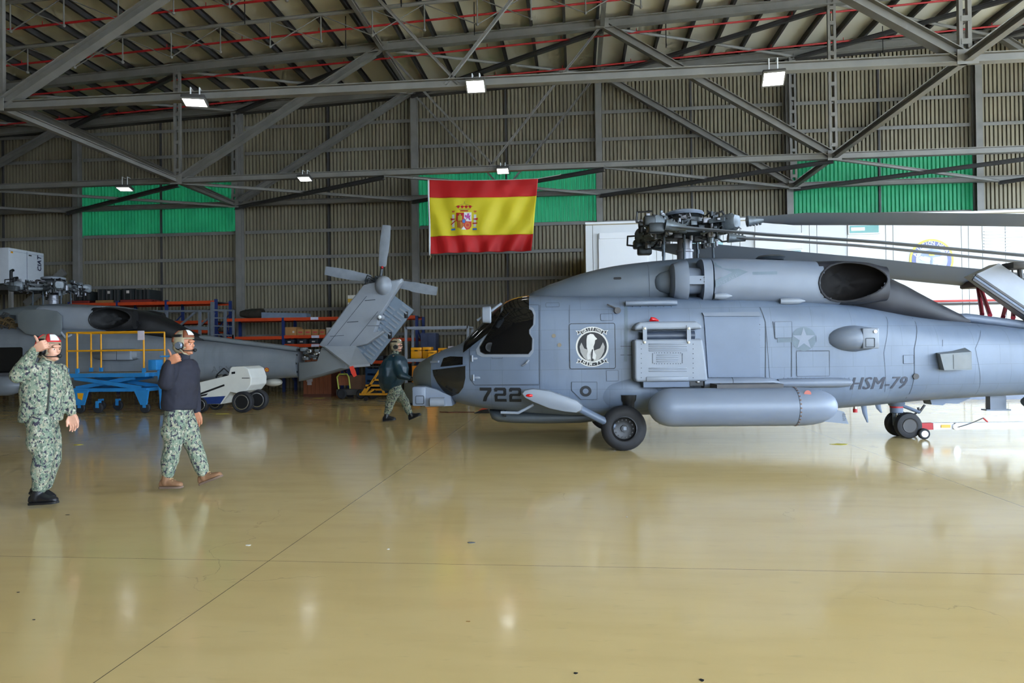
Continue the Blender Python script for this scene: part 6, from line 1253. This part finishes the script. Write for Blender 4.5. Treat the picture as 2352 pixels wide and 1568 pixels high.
p = tq(2100, 982); MB().lathe([(.03, -.062), (.03, -.055)], (p.x, p.y, p.z), 'y', 14).build('head_pin', mat('pin_pale', c8(205, 120, 130), .4), tb)
# ------------------------------------------------------------------ people
from mathutils import noise as mnoise
def remesh(mb, name, material, parent, voxel, smooth_it=2, fold=0.0, fscale=(9, 9, 4), seed=0.0):
    me = bpy.data.meshes.new(name); me.from_pydata(mb.v, [], mb.f)
    bm = bmesh.new(); bm.from_mesh(me); bmesh.ops.recalc_face_normals(bm, faces=bm.faces[:]); bm.to_mesh(me); bm.free()
    o = bpy.data.objects.new(name, me)
    r = o.modifiers.new('r', 'REMESH'); r.mode = 'VOXEL'; r.voxel_size = voxel; r.use_smooth_shade = True
    if smooth_it: sm = o.modifiers.new('s', 'SMOOTH'); sm.iterations = smooth_it; sm.factor = .5
    m2 = evalmesh(o); COL.objects.link(o); o.modifiers.clear(); o.data = m2; bpy.data.meshes.remove(me); m2.name = name
    if fold:
        cs = [v.co.copy() for v in m2.vertices]; ns = [v.vector.copy() for v in m2.vertex_normals]; flat = []
        for c, nn in zip(cs, ns):
            q = Vector((c.x * fscale[0] + seed, c.y * fscale[1], c.z * fscale[2])); d = mnoise.noise(q) * .7 + mnoise.noise(q * 2.3) * .3
            flat += (c + nn * (fold * d))[:]
        m2.vertices.foreach_set('co', flat); m2.update()
    m2.materials.clear(); m2.materials.append(material)
    m2.polygons.foreach_set('use_smooth', [True] * len(m2.polygons)); o.parent = parent; return o
def cap(mb, p, q, r, r2=None, n=14):
    r2 = r if r2 is None else r2; mb.tube(p, q, r, r2, n); mb.ball(p, r, r, r, n, 8); mb.ball(q, r2, r2, r2, n, 8)
def chain(mb, pts, rs):
    for i in range(len(pts) - 1): cap(mb, pts[i], pts[i + 1], rs[i], rs[i + 1])
def camo_mat(name, cols):
    M = bpy.data.materials.new(name); M.use_nodes = True; n = M.node_tree.nodes; l = M.node_tree.links; b = n['Principled BSDF']; b.inputs['Roughness'].default_value = .85
    tc = n.new('ShaderNodeTexCoord'); sn = n.new('ShaderNodeVectorMath'); sn.operation = 'SNAP'; sn.inputs[1].default_value = (.007, .007, .007); l.new(tc.outputs['Object'], sn.inputs[0])
    prev = None
    for i, (c, sc, th) in enumerate(cols):
        no = n.new('ShaderNodeTexNoise'); no.inputs['Scale'].default_value = sc; no.inputs['Detail'].default_value = 3; mp = n.new('ShaderNodeMapping'); mp.inputs['Location'].default_value = (i * 7.3, i * 3.1, i * 5.7); mp.inputs['Scale'].default_value = (1, 1, .75); l.new(sn.outputs[0], mp.inputs[0]); l.new(mp.outputs[0], no.inputs['Vector'])
        if prev is None:
            mx = n.new('ShaderNodeMix'); mx.data_type = 'RGBA'; mx.inputs[6].default_value = c; mx.inputs[7].default_value = c; prev = mx.outputs[2]; continue
        gt = n.new('ShaderNodeMath'); gt.operation = 'GREATER_THAN'; gt.inputs[1].default_value = th; l.new(no.outputs[0], gt.inputs[0])
        mx = n.new('ShaderNodeMix'); mx.data_type = 'RGBA'; l.new(gt.outputs[0], mx.inputs[0]); l.new(prev, mx.inputs[6]); mx.inputs[7].default_value = c; prev = mx.outputs[2]
    l.new(prev, b.inputs['Base Color'])
    nb = n.new('ShaderNodeTexNoise'); nb.inputs['Scale'].default_value = 14; l.new(tc.outputs['Object'], nb.inputs['Vector']); bp = n.new('ShaderNodeBump'); bp.inputs['Strength'].default_value = .35; bp.inputs['Distance'].default_value = .02; l.new(nb.outputs[0], bp.inputs['Height']); l.new(bp.outputs[0], b.inputs['Normal'])
    return M
CAMO = camo_mat('digital_camouflage', [(c8(122, 134, 114), 8, 0), (c8(146, 144, 122), 24, .52), (c8(92, 108, 92), 30, .55), (c8(176, 172, 152), 44, .61), (c8(48, 45, 60), 36, .575)])
SKIN1 = mat('skin_light', c8(214, 160, 134), .5, 0, .06, 20); SKIN2 = mat('skin_tan', c8(186, 124, 92), .5, 0, .06, 20)
M_FLEECE = mat('navy_fleece', c8(30, 30, 42), .85, 0, .12, 8); M_PONCHO = mat('teal_poncho', c8(20, 52, 66), .38, 0, .15, 5); M_BBOOT = mat('black_boot', c8(26, 26, 30), .45, 0, .1, 10); M_TBOOT = mat('tan_boot', c8(132, 96, 68), .7, 0, .1, 10)
M_CAPR = mat('helmet_red', c8(196, 40, 40), .6, 0, .06); M_CAPB = mat('helmet_brown', c8(120, 66, 40), .6, 0, .06); M_CAPT = mat('helmet_cloth', c8(150, 138, 112), .8, 0, .1, 20); M_TAPE = mat('white_patch', c8(225, 225, 228), .6)
def person(label, foot_px, cfg):
    g = gnd(*foot_px); X0, Y0 = g.x, g.y
    t = thing('person', label, 'person', (X0, Y0, 0))
    def V(px, py, dy=0.0): p = at(px, py, Y0 + dy); return Vector((p.x - X0, dy, p.z))
    k = cfg; sc = k['sc']; skin = k['skin']
    head = V(*k['head']); hd = cfg.get('nod', 0)
    sR, eR, wR = V(*k['sR']), V(*k['eR']), V(*k['wR']); sL, eL, wL = V(*k['sL']), V(*k['eL']), V(*k['wL'])
    hipR, kR, aR = V(*k['hR']), V(*k['kR']), V(*k['aR']); hipL, kL, aL = V(*k['hL']), V(*k['kL']), V(*k['aL'])
    neck, chest, pelv = V(*k['neck']), V(*k['chest']), V(*k['pelvis'])
    hyaw = k.get('hyaw', 0); Rh = Matrix.Rotation(hyaw, 3, 'Z')
    def H(x, y, z): return head + Rh @ Vector((x * sc, y * sc, z * sc))
    b = MB()
    # head: cranium, face, jaw, nose, lips, brow, ears
    def hb(x, y, z, rx, ry, rz, n=16):
        c = H(x, y, z); b.ball(c, rx * sc, ry * sc, rz * sc, n, 10)
    hb(-.015, 0, .03, .098, .077, .105); hb(.03, 0, -.02, .068, .062, .09); hb(.045, 0, -.075, .045, .045, .045); hb(.02, 0, -.06, .055, .058, .05)
    hb(.082, 0, .035, .03, .05, .02); hb(.098, 0, -.012, .022, .014, .02); hb(.09, 0, .012, .014, .011, .026); hb(.086, 0, -.05, .018, .024, .01); hb(.084, 0, -.066, .018, .022, .011); hb(.078, 0, -.096, .02, .022, .018)
    for s in (-1, 1): hb(.055, s * .04, -.01, .03, .025, .035); hb(-.005, s * .078, -.005, .022, .010, .034)
    cap(b, H(-.02, 0, -.06), neck, .054 * sc, .064 * sc)
    # trunk and limbs (continuous under the clothes)
    chain(b, [neck, chest, pelv], [.06 * sc, .12 * sc, .12 * sc]); chain(b, [chest, sR, eR, wR], [.06 * sc, .055 * sc, .045 * sc, .030 * sc]); chain(b, [chest, sL, eL, wL], [.06 * sc, .055 * sc, .045 * sc, .030 * sc])
    chain(b, [pelv, hipR, kR, aR], [.11 * sc, .09 * sc, .06 * sc, .042 * sc]); chain(b, [pelv, hipL, kL, aL], [.11 * sc, .09 * sc, .06 * sc, .042 * sc])
    def hand(w, d, palm_n, kind):
        """w wrist, d direction of the knuckles, palm_n side where fingers curl"""
        d = Vector(d).normalized(); pn = Vector(palm_n).normalized(); side = d.cross(pn).normalized(); s = sc * 1.12
        up_ = side
        kn = w + d * .085 * s
        b.loft([[w + d * (f * s) + up_ * (u * wd * s) + pn * (v * th * s) for u, v in ((-1, -1), (1, -1), (1, 1), (-1, 1))] for f, wd, th in ((0, .026, .02), (.035, .038, .022), (.085, .044, .017), (.1, .041, .012))])
        for i in range(4):
            o = kn + up_ * ((-.034 + .0228 * i) * s); L = (.036, .042, .040, .030)[3 - i] * s; r = .0092 * s
            if kind == 'fist': p1 = o + d * L * .55 + pn * L * .35; p2 = p1 + pn * L * .8 - d * L * .35; p3 = p2 - d * L * .75 - pn * L * .1
            else: p1 = o + d * L + pn * L * .2; p2 = p1 + d * L * .62 + pn * L * .42; p3 = p2 + d * L * .3 + pn * L * .48
            cap(b, o, p1, r * 1.08, r, 10); cap(b, p1, p2, r, r * .95, 10); cap(b, p2, p3, r * .92, r * .8, 10)
        tb = w + d * .03 * s + up_ * .03 * s + pn * .012 * s
        if kind == 'fist': t1 = tb + (up_ * .8 + d * .35).normalized() * .034 * s; t2 = t1 + (up_ * 1.0 + d * .05).normalized() * .036 * s; t3 = t2 + (up_ * .95 - d * .15).normalized() * .024 * s
        else: t1 = tb + (d * .8 + up_ * .5 + pn * .2).normalized() * .034 * s; t2 = t1 + (d + pn * .25).normalized() * .03 * s; t3 = t2 + (d * .8 + pn * .5).normalized() * .022 * s
        chain(b, [tb, t1, t2, t3], [.0135 * s, .012 * s, .011 * s, .009 * s])
    if k.get('handR'): hand(wR, *k['handR'])
    if k.get('handL'): hand(wL, *k['handL'])
    body = remesh(b, 'body', skin, t, .0055, 1)
    # eyes, brows, mouth line
    for s in (-1, 1):
        e = H(.077, s * .031, .004); MB().ball(e, .011 * sc, .012 * sc, .008 * sc, 10, 6).build('eye', mat('eye_white', c8(226, 222, 216), .3), body)
        e = H(.088, s * .031, .003); MB().ball(e, .004 * sc, .006 * sc, .0065 * sc, 8, 6).build('iris', mat('iris_dark', c8(40, 26, 20), .2), body)
        p, q = H(.094, s * .016, .022), H(.078, s * .052, .024); MB().path([p, (p + q) / 2 + Vector((0.004, 0, .005 * sc)), q], .0055 * sc, 6).build('eyebrow', mat('brow_dark', c8(44, 30, 24), .8), body)
    MB().path([H(.103, -.018, -.058), H(.107, 0, -.057), H(.103, .018, -.058)], .0028 * sc, 5).build('mouth_line', mat('lip', c8(140, 76, 70), .5), body)
    # jacket
    def elli(mb, c, rx, ry, rz, rot=0):
        o = len(mb.v); mb.ball((0, 0, 0), rx, ry, rz, 22, 14); m_ = Matrix.Rotation(rot, 3, 'Z')
        for i in range(o, len(mb.v)): mb.v[i] = tuple(m_ @ Vector(mb.v[i]) + c)
    ty = k.get('tyaw', 0)
    if k['top'] == 'poncho':
        j = MB()
        hem = V(*k['hem']); rg = []
        for f, rx, ry, off in ((0, .09, .10, 0), (.06, .17, .22, 0), (.18, .25, .33, 0), (.38, .31, .38, .0), (.6, .31, .38, 0), (.8, .26, .33, -.02), (.93, .18, .24, -.05), (1.0, .12, .16, -.06)):
            c = neck.lerp(hem, f); rg.append([(c.x + off + rx * (1 + .06 * math.sin(5 * R(a) + f * 3)) * math.cos(R(a)), c.y + ry * (1 + .06 * math.sin(6 * R(a) + 1)) * math.sin(R(a)), c.z) for a in range(0, 360, 12)])
        j.loft(rg); chain(j, [chest + Vector((.05, -.2, 0)), eR, wR], [.12, .09, .055])
        jk = remesh(j, 'poncho', M_PONCHO, t, .016, 2, .022, (7, 7, 2.2), 3)
        c_ = MB(); chain(c_, [neck + Vector((0, 0, -.02)), neck + Vector((.01, 0, .03))], [.085, .07]); remesh(c_, 'collar', CAMO, t, .012, 2, .006)
        gl = MB(); cap(gl, wR + Vector((-.04, 0, .01)), wR + Vector((.05, 0, -.01)), .045, .05); cap(gl, wR + Vector((.05, -.02, 0)), wR + Vector((.1, -.01, -.05)), .022, .018); cap(gl, wR + Vector((.06, .02, -.01)), wR + Vector((.1, .02, -.06)), .02, .016); remesh(gl, 'glove', M_BLACK, t, .01, 1)
    else:
        top = CAMO if k['top'] == 'camo' else M_FLEECE; j = MB()
        hem = V(*k['hem'])
        up0 = neck + Vector((-.012, 0, -.012))
        rg = []
        for f, rx, ry in ((0, .078, .088), (.05, .10, .13), (.12, .125, .18), (.24, .152, .215), (.45, .165, .215), (.7, .165, .20), (.9, .172, .205), (1.0, .165, .195), (1.01, .14, .17)):
            c = up0.lerp(hem, f); ring_ = []
            for a in range(0, 360, 12):
                x = rx * k.get('girth', 1) * math.cos(R(a)); y = ry * math.sin(R(a)); ring_.append((c.x + x * math.cos(ty) - y * math.sin(ty), c.y + x * math.sin(ty) + y * math.cos(ty), c.z))
            rg.append(ring_)
        j.loft(rg)
        slv = k.get('slv', 1)
        chain(j, [sR, (sR + eR) / 2, eR, (eR + wR * 1.0) / 2, wR + (eR - wR) * .06], [.092 * slv, .088 * slv, .080 * slv, .066 * slv, .048 * slv]); chain(j, [sL, (sL + eL) / 2, eL, (eL + wL) / 2, wL + (eL - wL) * .06], [.092 * slv, .086 * slv, .078 * slv, .066 * slv, .050 * slv])
        jk = remesh(j, 'jacket', top, t, .0105, 2, .013, (10, 10, 7), k.get('seed', 0))
        c_ = MB(); cap(c_, neck + Vector((-.015, 0, -.025)), neck + Vector((.0, 0, .015)), .080, .072); remesh(c_, 'collar', top, t, .011, 1, .004)
        if k['top'] == 'camo':
            for s in (0,):
                pts = [(*(Matrix.Rotation(ty, 3, 'Z') @ Vector((.172 * k.get('girth', 1) * q, 0, 0)) + up0.lerp(hem, f)),) for f, q in ((.1, .78), (.3, .98), (.6, 1.02), (.97, 1.02))]
                MB().path(pts, .008, 6).build('placket', mat('placket_dark', c8(52, 56, 52), .8), t)
    # trousers, bloused over the boots
    tr = MB()
    chain(tr, [pelv + Vector((0, 0, .08)), pelv], [.15, .155]);
    for hp_, kn, an in ((hipR, kR, aR), (hipL, kL, aL)):
        chain(tr, [pelv, hp_, (hp_ + kn) / 2, kn, (kn + an) / 2, an + Vector((0, 0, .03))], [.145, .125, .118, .098, .092, .070]); tr.ball(tuple((hp_ + kn) / 2 + Vector((-.03, math.copysign(.03, hp_.y), -.02))), .10, .10, .13, 14, 8)
    remesh(tr, 'trousers', CAMO, t, .0105, 2, .016, (9, 9, 6), k.get('seed', 0) + 4)
    # boots
    for an, toe, heel in ((aR, V(*k['toeR']), V(*k['heelR'])), (aL, V(*k['toeL']), V(*k['heelL']))):
        d = (toe - heel).normalized(); L = (toe - heel).length; up_ = Vector((0, 0, 1)); up_ = (up_ - d * up_.dot(d)).normalized(); sd = d.cross(up_)
        bt = MB(); rg = []
        for f, w, h in ((0, .03, .05), (.06, .042, .09), (.25, .045, .12), (.45, .046, .105), (.65, .05, .075), (.85, .048, .06), (.96, .036, .05), (1, .02, .03)): rg.append([heel + d * (L * f) + sd * (w * c) + up_ * (.014 + h * (.5 + .5 * s_)) for c, s_ in ((math.cos(R(a)), math.sin(R(a))) for a in range(0, 360, 30))])
        bt.loft(rg); cap(bt, heel + d * L * .28 + up_ * .07, an + Vector((0, 0, .04)), .055, .052)
        bo = remesh(bt, 'boot', k['boot'], t, .009, 1)
        so = MB(); so.loft([[heel + d * (L * f) + sd * (w * c) + up_ * z for c, z in ((-1, 0), (1, 0), (1, .022), (-1, .022))] for f, w in ((0, .03), (.06, .042), (.3, .04), (.65, .05), (.9, .045), (1, .025))]); so.build('sole', M_BLACK if k['boot'] is M_BBOOT else mat('tan_sole', c8(110, 90, 76), .8), bo)
        for q in range(3 if k['boot'] is M_TBOOT else 0): c = heel + d * L * (.42 + .1 * q) + up_ * (.128 - .022 * q); MB().tube(c + sd * .03, c - sd * .03, .006, n=6).build('lace', mat('lace_tan', c8(180, 150, 110), .8), bo)
    # cranial helmet: cloth cap, plates, ear cups, microphone, patch
    hm = empty('helmet'); hm.parent = t
    def HE(name, parts, mm, vox=.009):
        mb = MB()
        for x, y, z, rx, ry, rz in parts: c = H(x, y, z); mb.ball(c, rx * sc, ry * sc, rz * sc, 18, 12)
        return remesh(mb, name, mm, hm, vox, 1)
    mb = MB(); o = len(mb.v); c = H(-.02, 0, .04); mb.ball(c, .118 * sc, .098 * sc, .12 * sc, 24, 16); mb.ball(H(-.055, 0, -.03), .075 * sc, .09 * sc, .075 * sc, 18, 10)
    # open face: cut away everything ahead of the brow line
    cl = []
    for f in mb.f:
        cc = sum((Vector(mb.v[i]) for i in f), Vector()) / len(f); l_ = Rh.transposed() @ (cc - head) / sc
        if l_.x > .045 and l_.z < .062 - (0.0 if l_.x < .08 else 0): continue
        cl.append(f)
    mb.f = cl; mb.mi = [0] * len(cl); so_ = mb.build('cloth_cap', M_CAPT, hm); sm_ = so_.modifiers.new('t', 'SOLIDIFY'); sm_.thickness = .006; sm_.offset = 1
    def shellpatch(name, a0, a1, z0, z1, off, mm, nu=10, nv=8):
        vs, fs = [], []
        for i in range(nv + 1):
            ph = R(z0 + (z1 - z0) * i / nv)
            for j_ in range(nu + 1):
                th = R(a0 + (a1 - a0) * j_ / nu); r = 1 + off; vs.append(H(-.02 + .118 * r * math.cos(ph) * math.cos(th), .098 * r * math.cos(ph) * math.sin(th), .04 + .12 * r * math.sin(ph)))
        for i in range(nv):
            for j_ in range(nu): q = i * (nu + 1) + j_; fs.append((q, q + 1, q + nu + 2, q + nu + 1))
        o_ = MB().add(vs, fs).build(name, mm, hm); s_ = o_.modifiers.new('t', 'SOLIDIFY'); s_.thickness = .008; s_.offset = 1; return o_
    shellpatch('front_plate', -62, 62, 18, 74, .05, k['cap']); shellpatch('rear_plate', 115, 245, -5, 68, .05, k['cap'])
    shellpatch('tape_patch', k['patch'][0], k['patch'][1], k['patch'][2], k['patch'][3], .13, M_TAPE, 6, 5)
    shellpatch('goggle_strap', -175, -68, 20, 34, .09, M_BLACK, 12, 2); shellpatch('goggle_strap', 68, 175, 20, 34, .09, M_BLACK, 12, 2)
    for s in (-1, 1):
        a_, b_ = H(-.012, s * .088, -.01), H(-.012, s * .118, -.012); MB().tube(a_, b_, .047 * sc, .036 * sc, 20).build('ear_cup', k.get('cup', M_BLACK), hm); MB().tube(H(-.012, s * .08, -.01), H(-.012, s * .094, -.01), .054 * sc, n=20).build('ear_seal', M_BLACK, hm)
    MB().path([H(.005, -.11, -.035), H(.06, -.105, -.07), H(.105, -.06, -.072), H(.125, -.02, -.068)], .0055 * sc, 6).build('mic_boom', M_BLACK, hm); MB().ball(H(.13, -.008, -.066), .022 * sc, .024 * sc, .020 * sc, 12, 8).build('microphone', M_BLACK, hm)
    MB().path([H(.0, -.092, -.05), H(.03, -.07, -.10), H(.045, 0, -.118), H(.03, .07, -.10), H(.0, .092, -.05)], .009 * sc, 6).build('chin_strap', M_CAPT, hm)
    if k.get('glasses'):
        MB().path([H(.0, -.082, .012), H(.085, -.066, .012)], .004 * sc, 6).build('glasses_arm', M_BLACK, hm)
        for s in (-1, 1): MB().ball(H(.098, s * .034, .006), .010 * sc, .034 * sc, .022 * sc, 12, 8).build('sunglass_lens', M_GLASSD, hm)
    return t
person('man in camouflage uniform and red helmet giving a thumbs-up', (98, 1160), dict(sc=1.0, skin=SKIN1, head=(115, 803, 0), hyaw=R(-8), neck=(108, 832, 0), chest=(100, 880, 0), pelvis=(97, 965, 0), hem=(94, 966, 0), tyaw=R(-34), girth=1.02, top='camo', seed=1.0,
    sR=(78, 850, -.14), eR=(40, 862, -.22), wR=(82, 803, -.24), handR=((.85, 0, .5), (.1, 1, 0), 'fist'), sL=(134, 853, .12), eL=(153, 908, .18), wL=(165, 950, .15), handL=((.25, 0, -1), (.2, -.9, 0), 'open'),
    hR=(93, 972, -.10), kR=(100, 1045, -.10), aR=(90, 1126, -.09), toeR=(132, 1155, -.10), heelR=(69, 1159, -.09), hL=(103, 972, .10), kL=(118, 1050, .10), aL=(103, 1118, .11), toeL=(124, 1150, .12), heelL=(70, 1132, .11), boot=M_BBOOT, cap=M_CAPR, patch=(-40, 8, 24, 60)))
person('man in navy fleece and brown helmet giving a thumbs-up', (400, 1125), dict(sc=1.0, skin=SKIN2, head=(425, 791, 0), hyaw=R(-4), neck=(422, 822, 0), chest=(414, 868, 0), pelvis=(410, 948, 0), hem=(411, 940, 0), tyaw=R(-22), girth=1.0, top='fleece', seed=2.0, slv=1.05,
    sR=(392, 846, -.18), eR=(381, 880, -.27), wR=(389, 832, -.30), handR=((.85, 0, .5), (.1, 1, 0), 'fist'), sL=(436, 842, .17), eL=(444, 893, .22), wL=(451, 944, .22), handL=((.2, 0, -1), (.2, -.9, 0), 'open'),
    hR=(404, 956, -.09), kR=(397, 1022, -.09), aR=(385, 1092, -.09), toeR=(419, 1120, -.10), heelR=(368, 1121, -.09), hL=(420, 956, .09), kL=(445, 1022, .09), aL=(466, 1087, .09), toeL=(511, 1094, .10), heelL=(460, 1114, .10), boot=M_TBOOT, cap=M_CAPB, patch=(-34, 14, 30, 66), cup=mat('silver_cup', c8(120, 128, 140), .4, .3)))
person('man in dark teal poncho and sunglasses walking behind the nose', (912, 967), dict(sc=1.02, skin=SKIN1, head=(912, 795, 0), hyaw=0, neck=(908, 812, 0), chest=(905, 835, 0), pelvis=(906, 890, 0), hem=(899, 896, 0), top='poncho', seed=3.0,
    sR=(905, 822, -.18), eR=(922, 862, -.34), wR=(941, 869, -.32), sL=(905, 822, .18), eL=(908, 850, .22), wL=(920, 872, .16), hR=(906, 898, -.09), kR=(897, 922, -.09), aR=(889, 950, -.09), toeR=(909, 964, -.10), heelR=(880, 967, -.09), hL=(912, 898, .09), kL=(929, 921, .09), aL=(940, 949, .09), toeL=(968, 953, .1), heelL=(940, 965, .1), boot=M_BBOOT, cap=M_CAPT, patch=(-30, 10, 34, 58), glasses=True))
# ------------------------------------------------------------------ Spanish flag hung from a rope under the middle truss
YFG = 23.7
def fp(px, py): p = at(px, py, YFG); return Vector((p.x, 0, p.z))
TL, TR, BL, BR = fp(985, 413), fp(1236, 410), fp(988, 583), fp(1221, 577)
fl = thing('national_flag', 'red and yellow flag with coat of arms hanging from a rope', 'flag', (0, YFG, 0))
def fsurf(u, v, off=0.0):
    """u 0..1 across, v 0..1 down"""
    sag = .05 * math.sin(math.pi * u)
    p = TL.lerp(TR, u).lerp(BL.lerp(BR, u), v); p = p.copy(); p.z -= sag * (1 - v) * .9 - .02 * math.sin(math.pi * u) * v
    w = (.02 + .07 * v) * (math.sin(9 * u + 2.2 * v + .4) * .5 + .5 * math.sin(23 * u - 6 * v * (1 - u)))
    w += .05 * u * math.sin(30 * (u + .35 * v) + 2) * (.3 + v) + .04 * (1 - u) * math.sin(34 * (u - .25 * v)) * v
    p.y = w + off; return p
def fpatch(name, u0, u1, v0, v1, mm, off, nu=80, nv=20, parent=fl, th=.004):
    vs, fs = [], []
    for i in range(nv + 1):
        for j in range(nu + 1): vs.append(fsurf(u0 + (u1 - u0) * j / nu, v0 + (v1 - v0) * i / nv, off))
    for i in range(nv):
        for j in range(nu): q = i * (nu + 1) + j; fs.append((q, q + 1, q + nu + 2, q + nu + 1))
    o = MB().add(vs, fs).build(name, mm, parent, smooth=60); s = o.modifiers.new('t', 'SOLIDIFY'); s.thickness = th; return o
def cloth(name, c):
    M = bpy.data.materials.new(name); M.use_nodes = True; n = M.node_tree.nodes; l = M.node_tree.links; b = n['Principled BSDF']; b.inputs['Base Color'].default_value = c; b.inputs['Roughness'].default_value = .55
    tc = n.new('ShaderNodeTexCoord'); no = n.new('ShaderNodeTexNoise'); no.inputs['Scale'].default_value = 3; l.new(tc.outputs['Object'], no.inputs['Vector']); mx = n.new('ShaderNodeMix'); mx.data_type = 'RGBA'; mx.inputs[6].default_value = tuple(v * .93 for v in c[:3]) + (1,); mx.inputs[7].default_value = c; l.new(no.outputs[0], mx.inputs[0]); l.new(mx.outputs[2], b.inputs['Base Color'])
    tr = n.new('ShaderNodeBsdfTranslucent'); tr.inputs['Color'].default_value = c; ms = n.new('ShaderNodeMixShader'); ms.inputs[0].default_value = .3; l.new(b.outputs[0], ms.inputs[1]); l.new(tr.outputs[0], ms.inputs[2]); l.new(ms.outputs[0], n['Material Output'].inputs['Surface']); return M
FR, FY = cloth('flag_red', c8(230, 40, 42)), cloth('flag_yellow', c8(255, 238, 56))
fpatch('red_stripe', 0, 1, 0, .238, FR, 0); fpatch('yellow_stripe', 0, 1, .238, .765, FY, 0, 80, 30); fpatch('red_stripe', 0, 1, .765, 1, FR, 0)
fpatch('white_hem', -.012, .004, 0, 1.02, M_WHITE, -.008, 2, 30)
# coat of arms, sewn on: u,v from photo pixels
def uvp(px, py): return ((px - 986.5) / 242.0, (py - 412) / 169.0)
def fpoly(name, pts, mm, off):
    bm = bmesh.new(); f = bm.faces.new([bm.verts.new((uvp(*p)[0], 0, uvp(*p)[1])) for p in pts]); bm.normal_update(); bmesh.ops.triangulate(bm, faces=[f]); gridcut(bm, .02)
    for v in bm.verts: v.co = fsurf(v.co.x, v.co.z, off)
    return MB().frombm(bm).build(name, mm, arms, smooth=60)
arms = empty('coat_of_arms'); arms.parent = fl
A_R, A_W, A_G, A_B, A_P, A_O = mat('arms_red', c8(196, 36, 34), .6), mat('arms_white', c8(222, 222, 222), .6), mat('arms_gold', c8(196, 178, 60), .6), mat('arms_blue', c8(70, 120, 190), .6), mat('arms_purple', c8(178, 70, 150), .6), mat('arms_orange', c8(206, 110, 40), .6)
def rc(x0, y0, x1, y1): return [(x0, y0), (x1, y0), (x1, y1), (x0, y1)]
def ci(cx, cy, rx, ry, k=16): return [(cx + rx * math.cos(2 * math.pi * i / k), cy + ry * math.sin(2 * math.pi * i / k)) for i in range(k)]
fpoly('shield_red', rc(1049, 488, 1067, 508), A_R, -.012); fpoly('castle', [(1053, 507), (1053, 495), (1056, 495), (1056, 491), (1060, 491), (1060, 495), (1063, 495), (1063, 507)], A_G, -.016)
fpoly('shield_white', rc(1067, 487, 1084, 508), A_W, -.012); fpoly('lion', [(1069, 492), (1073, 495), (1075, 489), (1079, 490), (1078, 495), (1082, 493), (1080, 499), (1082, 506), (1078, 504), (1076, 500), (1072, 505), (1073, 500), (1069, 498)], A_P, -.016)
fpoly('shield_gold', [(1051, 508), (1067, 508), (1067, 528), (1060, 527), (1053, 522)], A_G, -.012)
for k in range(4): fpoly('red_pale', rc(1052.5 + k * 3.8, 508, 1054.3 + k * 3.8, 523 + k), A_R, -.016)
fpoly('shield_chain', [(1067, 508), (1084, 508), (1084, 519), (1080, 526), (1074, 528), (1067, 528)], A_R, -.012); fpoly('chain', ci(1075.5, 517, 6, 7), A_O, -.016); fpoly('chain_centre', ci(1075.5, 517, 3, 3.5), A_R, -.018)
fpoly('pomegranate_point', [(1062, 528), (1067, 520), (1073, 528)], A_W, -.020); fpoly('oval_rim', ci(1067.3, 508, 4.8, 6.3), A_R, -.022); fpoly('oval_blue', ci(1067.3, 508, 3.4, 4.8), A_B, -.026)
for s, cx in ((-1, 1042), (1, 1092)):
    fpoly('pillar', rc(cx - 2.8, 492, cx + 2.8, 521), A_W, -.012); fpoly('pillar_base', rc(cx - 5, 524, cx + 5, 528.5), A_B, -.012); fpoly('pillar_crown', [(cx - 3.5, 483), (cx + 3.5, 483), (cx + 2.4, 487), (cx - 2.4, 487)], A_O, -.012)
    fpoly('ribbon', [(cx - s * -7, 500), (cx + s * 6, 503), (cx + s * 6, 505.5), (cx - s * 7, 502.5)], A_R, -.018); fpoly('ribbon', [(cx - 5.5, 512 + s * -1), (cx + 5.5, 508 + s * 3), (cx + 5.5, 511 + s * 3), (cx - 5.5, 515 - s)], A_R, -.018)
fpoly('crown_band', [(1057, 485), (1077, 485), (1075, 482.5), (1059, 482.5)], A_R, -.012); fpoly('crown_ring', [(1053, 478), (1081, 478), (1078, 482), (1056, 482)], A_G, -.012)
for k in range(4): cx = 1053.5 + k * 9; fpoly('crown_lobe', [(cx - 4.5, 472.5), (cx, 470.5), (cx + 4.5, 472.5), (cx + 1, 477.5), (cx - 1, 477.5)], A_R, -.014)
for a0, a1 in ((1047, 1067), (1067, 1087)): fpoly('crown_arch', [(a0, 473 if a0 < 1060 else 466), (a1, 466 if a0 < 1060 else 473), (a1, 467.2 if a0 < 1060 else 474.5), (a0, 474.5 if a0 < 1060 else 467.2)], A_G, -.012)
fpoly('crown_cross', [(1066, 461), (1068, 461), (1068, 466), (1066, 466)], A_G, -.012)
# rope and toggle
def W4(px, py): p = at(px, py, YFG); return (p.x, 0, p.z)
MB().path([W4(950, 407), W4(985, 412), tuple(fsurf(.25, 0)), tuple(fsurf(.5, 0)), tuple(fsurf(.75, 0)), W4(1236, 410), W4(1288, 401)], .014, 6).build('rope', mat('rope_pale', c8(190, 186, 176), .8), fl)
MB().path([W4(988, 583), W4(990, 590), W4(986, 596)], .014, 6).build('toggle', mat('toggle_wood', c8(190, 176, 130), .7), fl)
MB().path([W4(1288, 401), (W4(1288, 401)[0], 0, 7.6)], .012, 6).build('rope_tail', mat('rope_pale', c8(190, 186, 176), .8), fl); MB().path([W4(950, 407), (W4(950, 407)[0], 0, 7.6)], .012, 6).build('rope_tail', mat('rope_pale', c8(190, 186, 176), .8), fl)

bpy.data.scenes.remove(TMP)
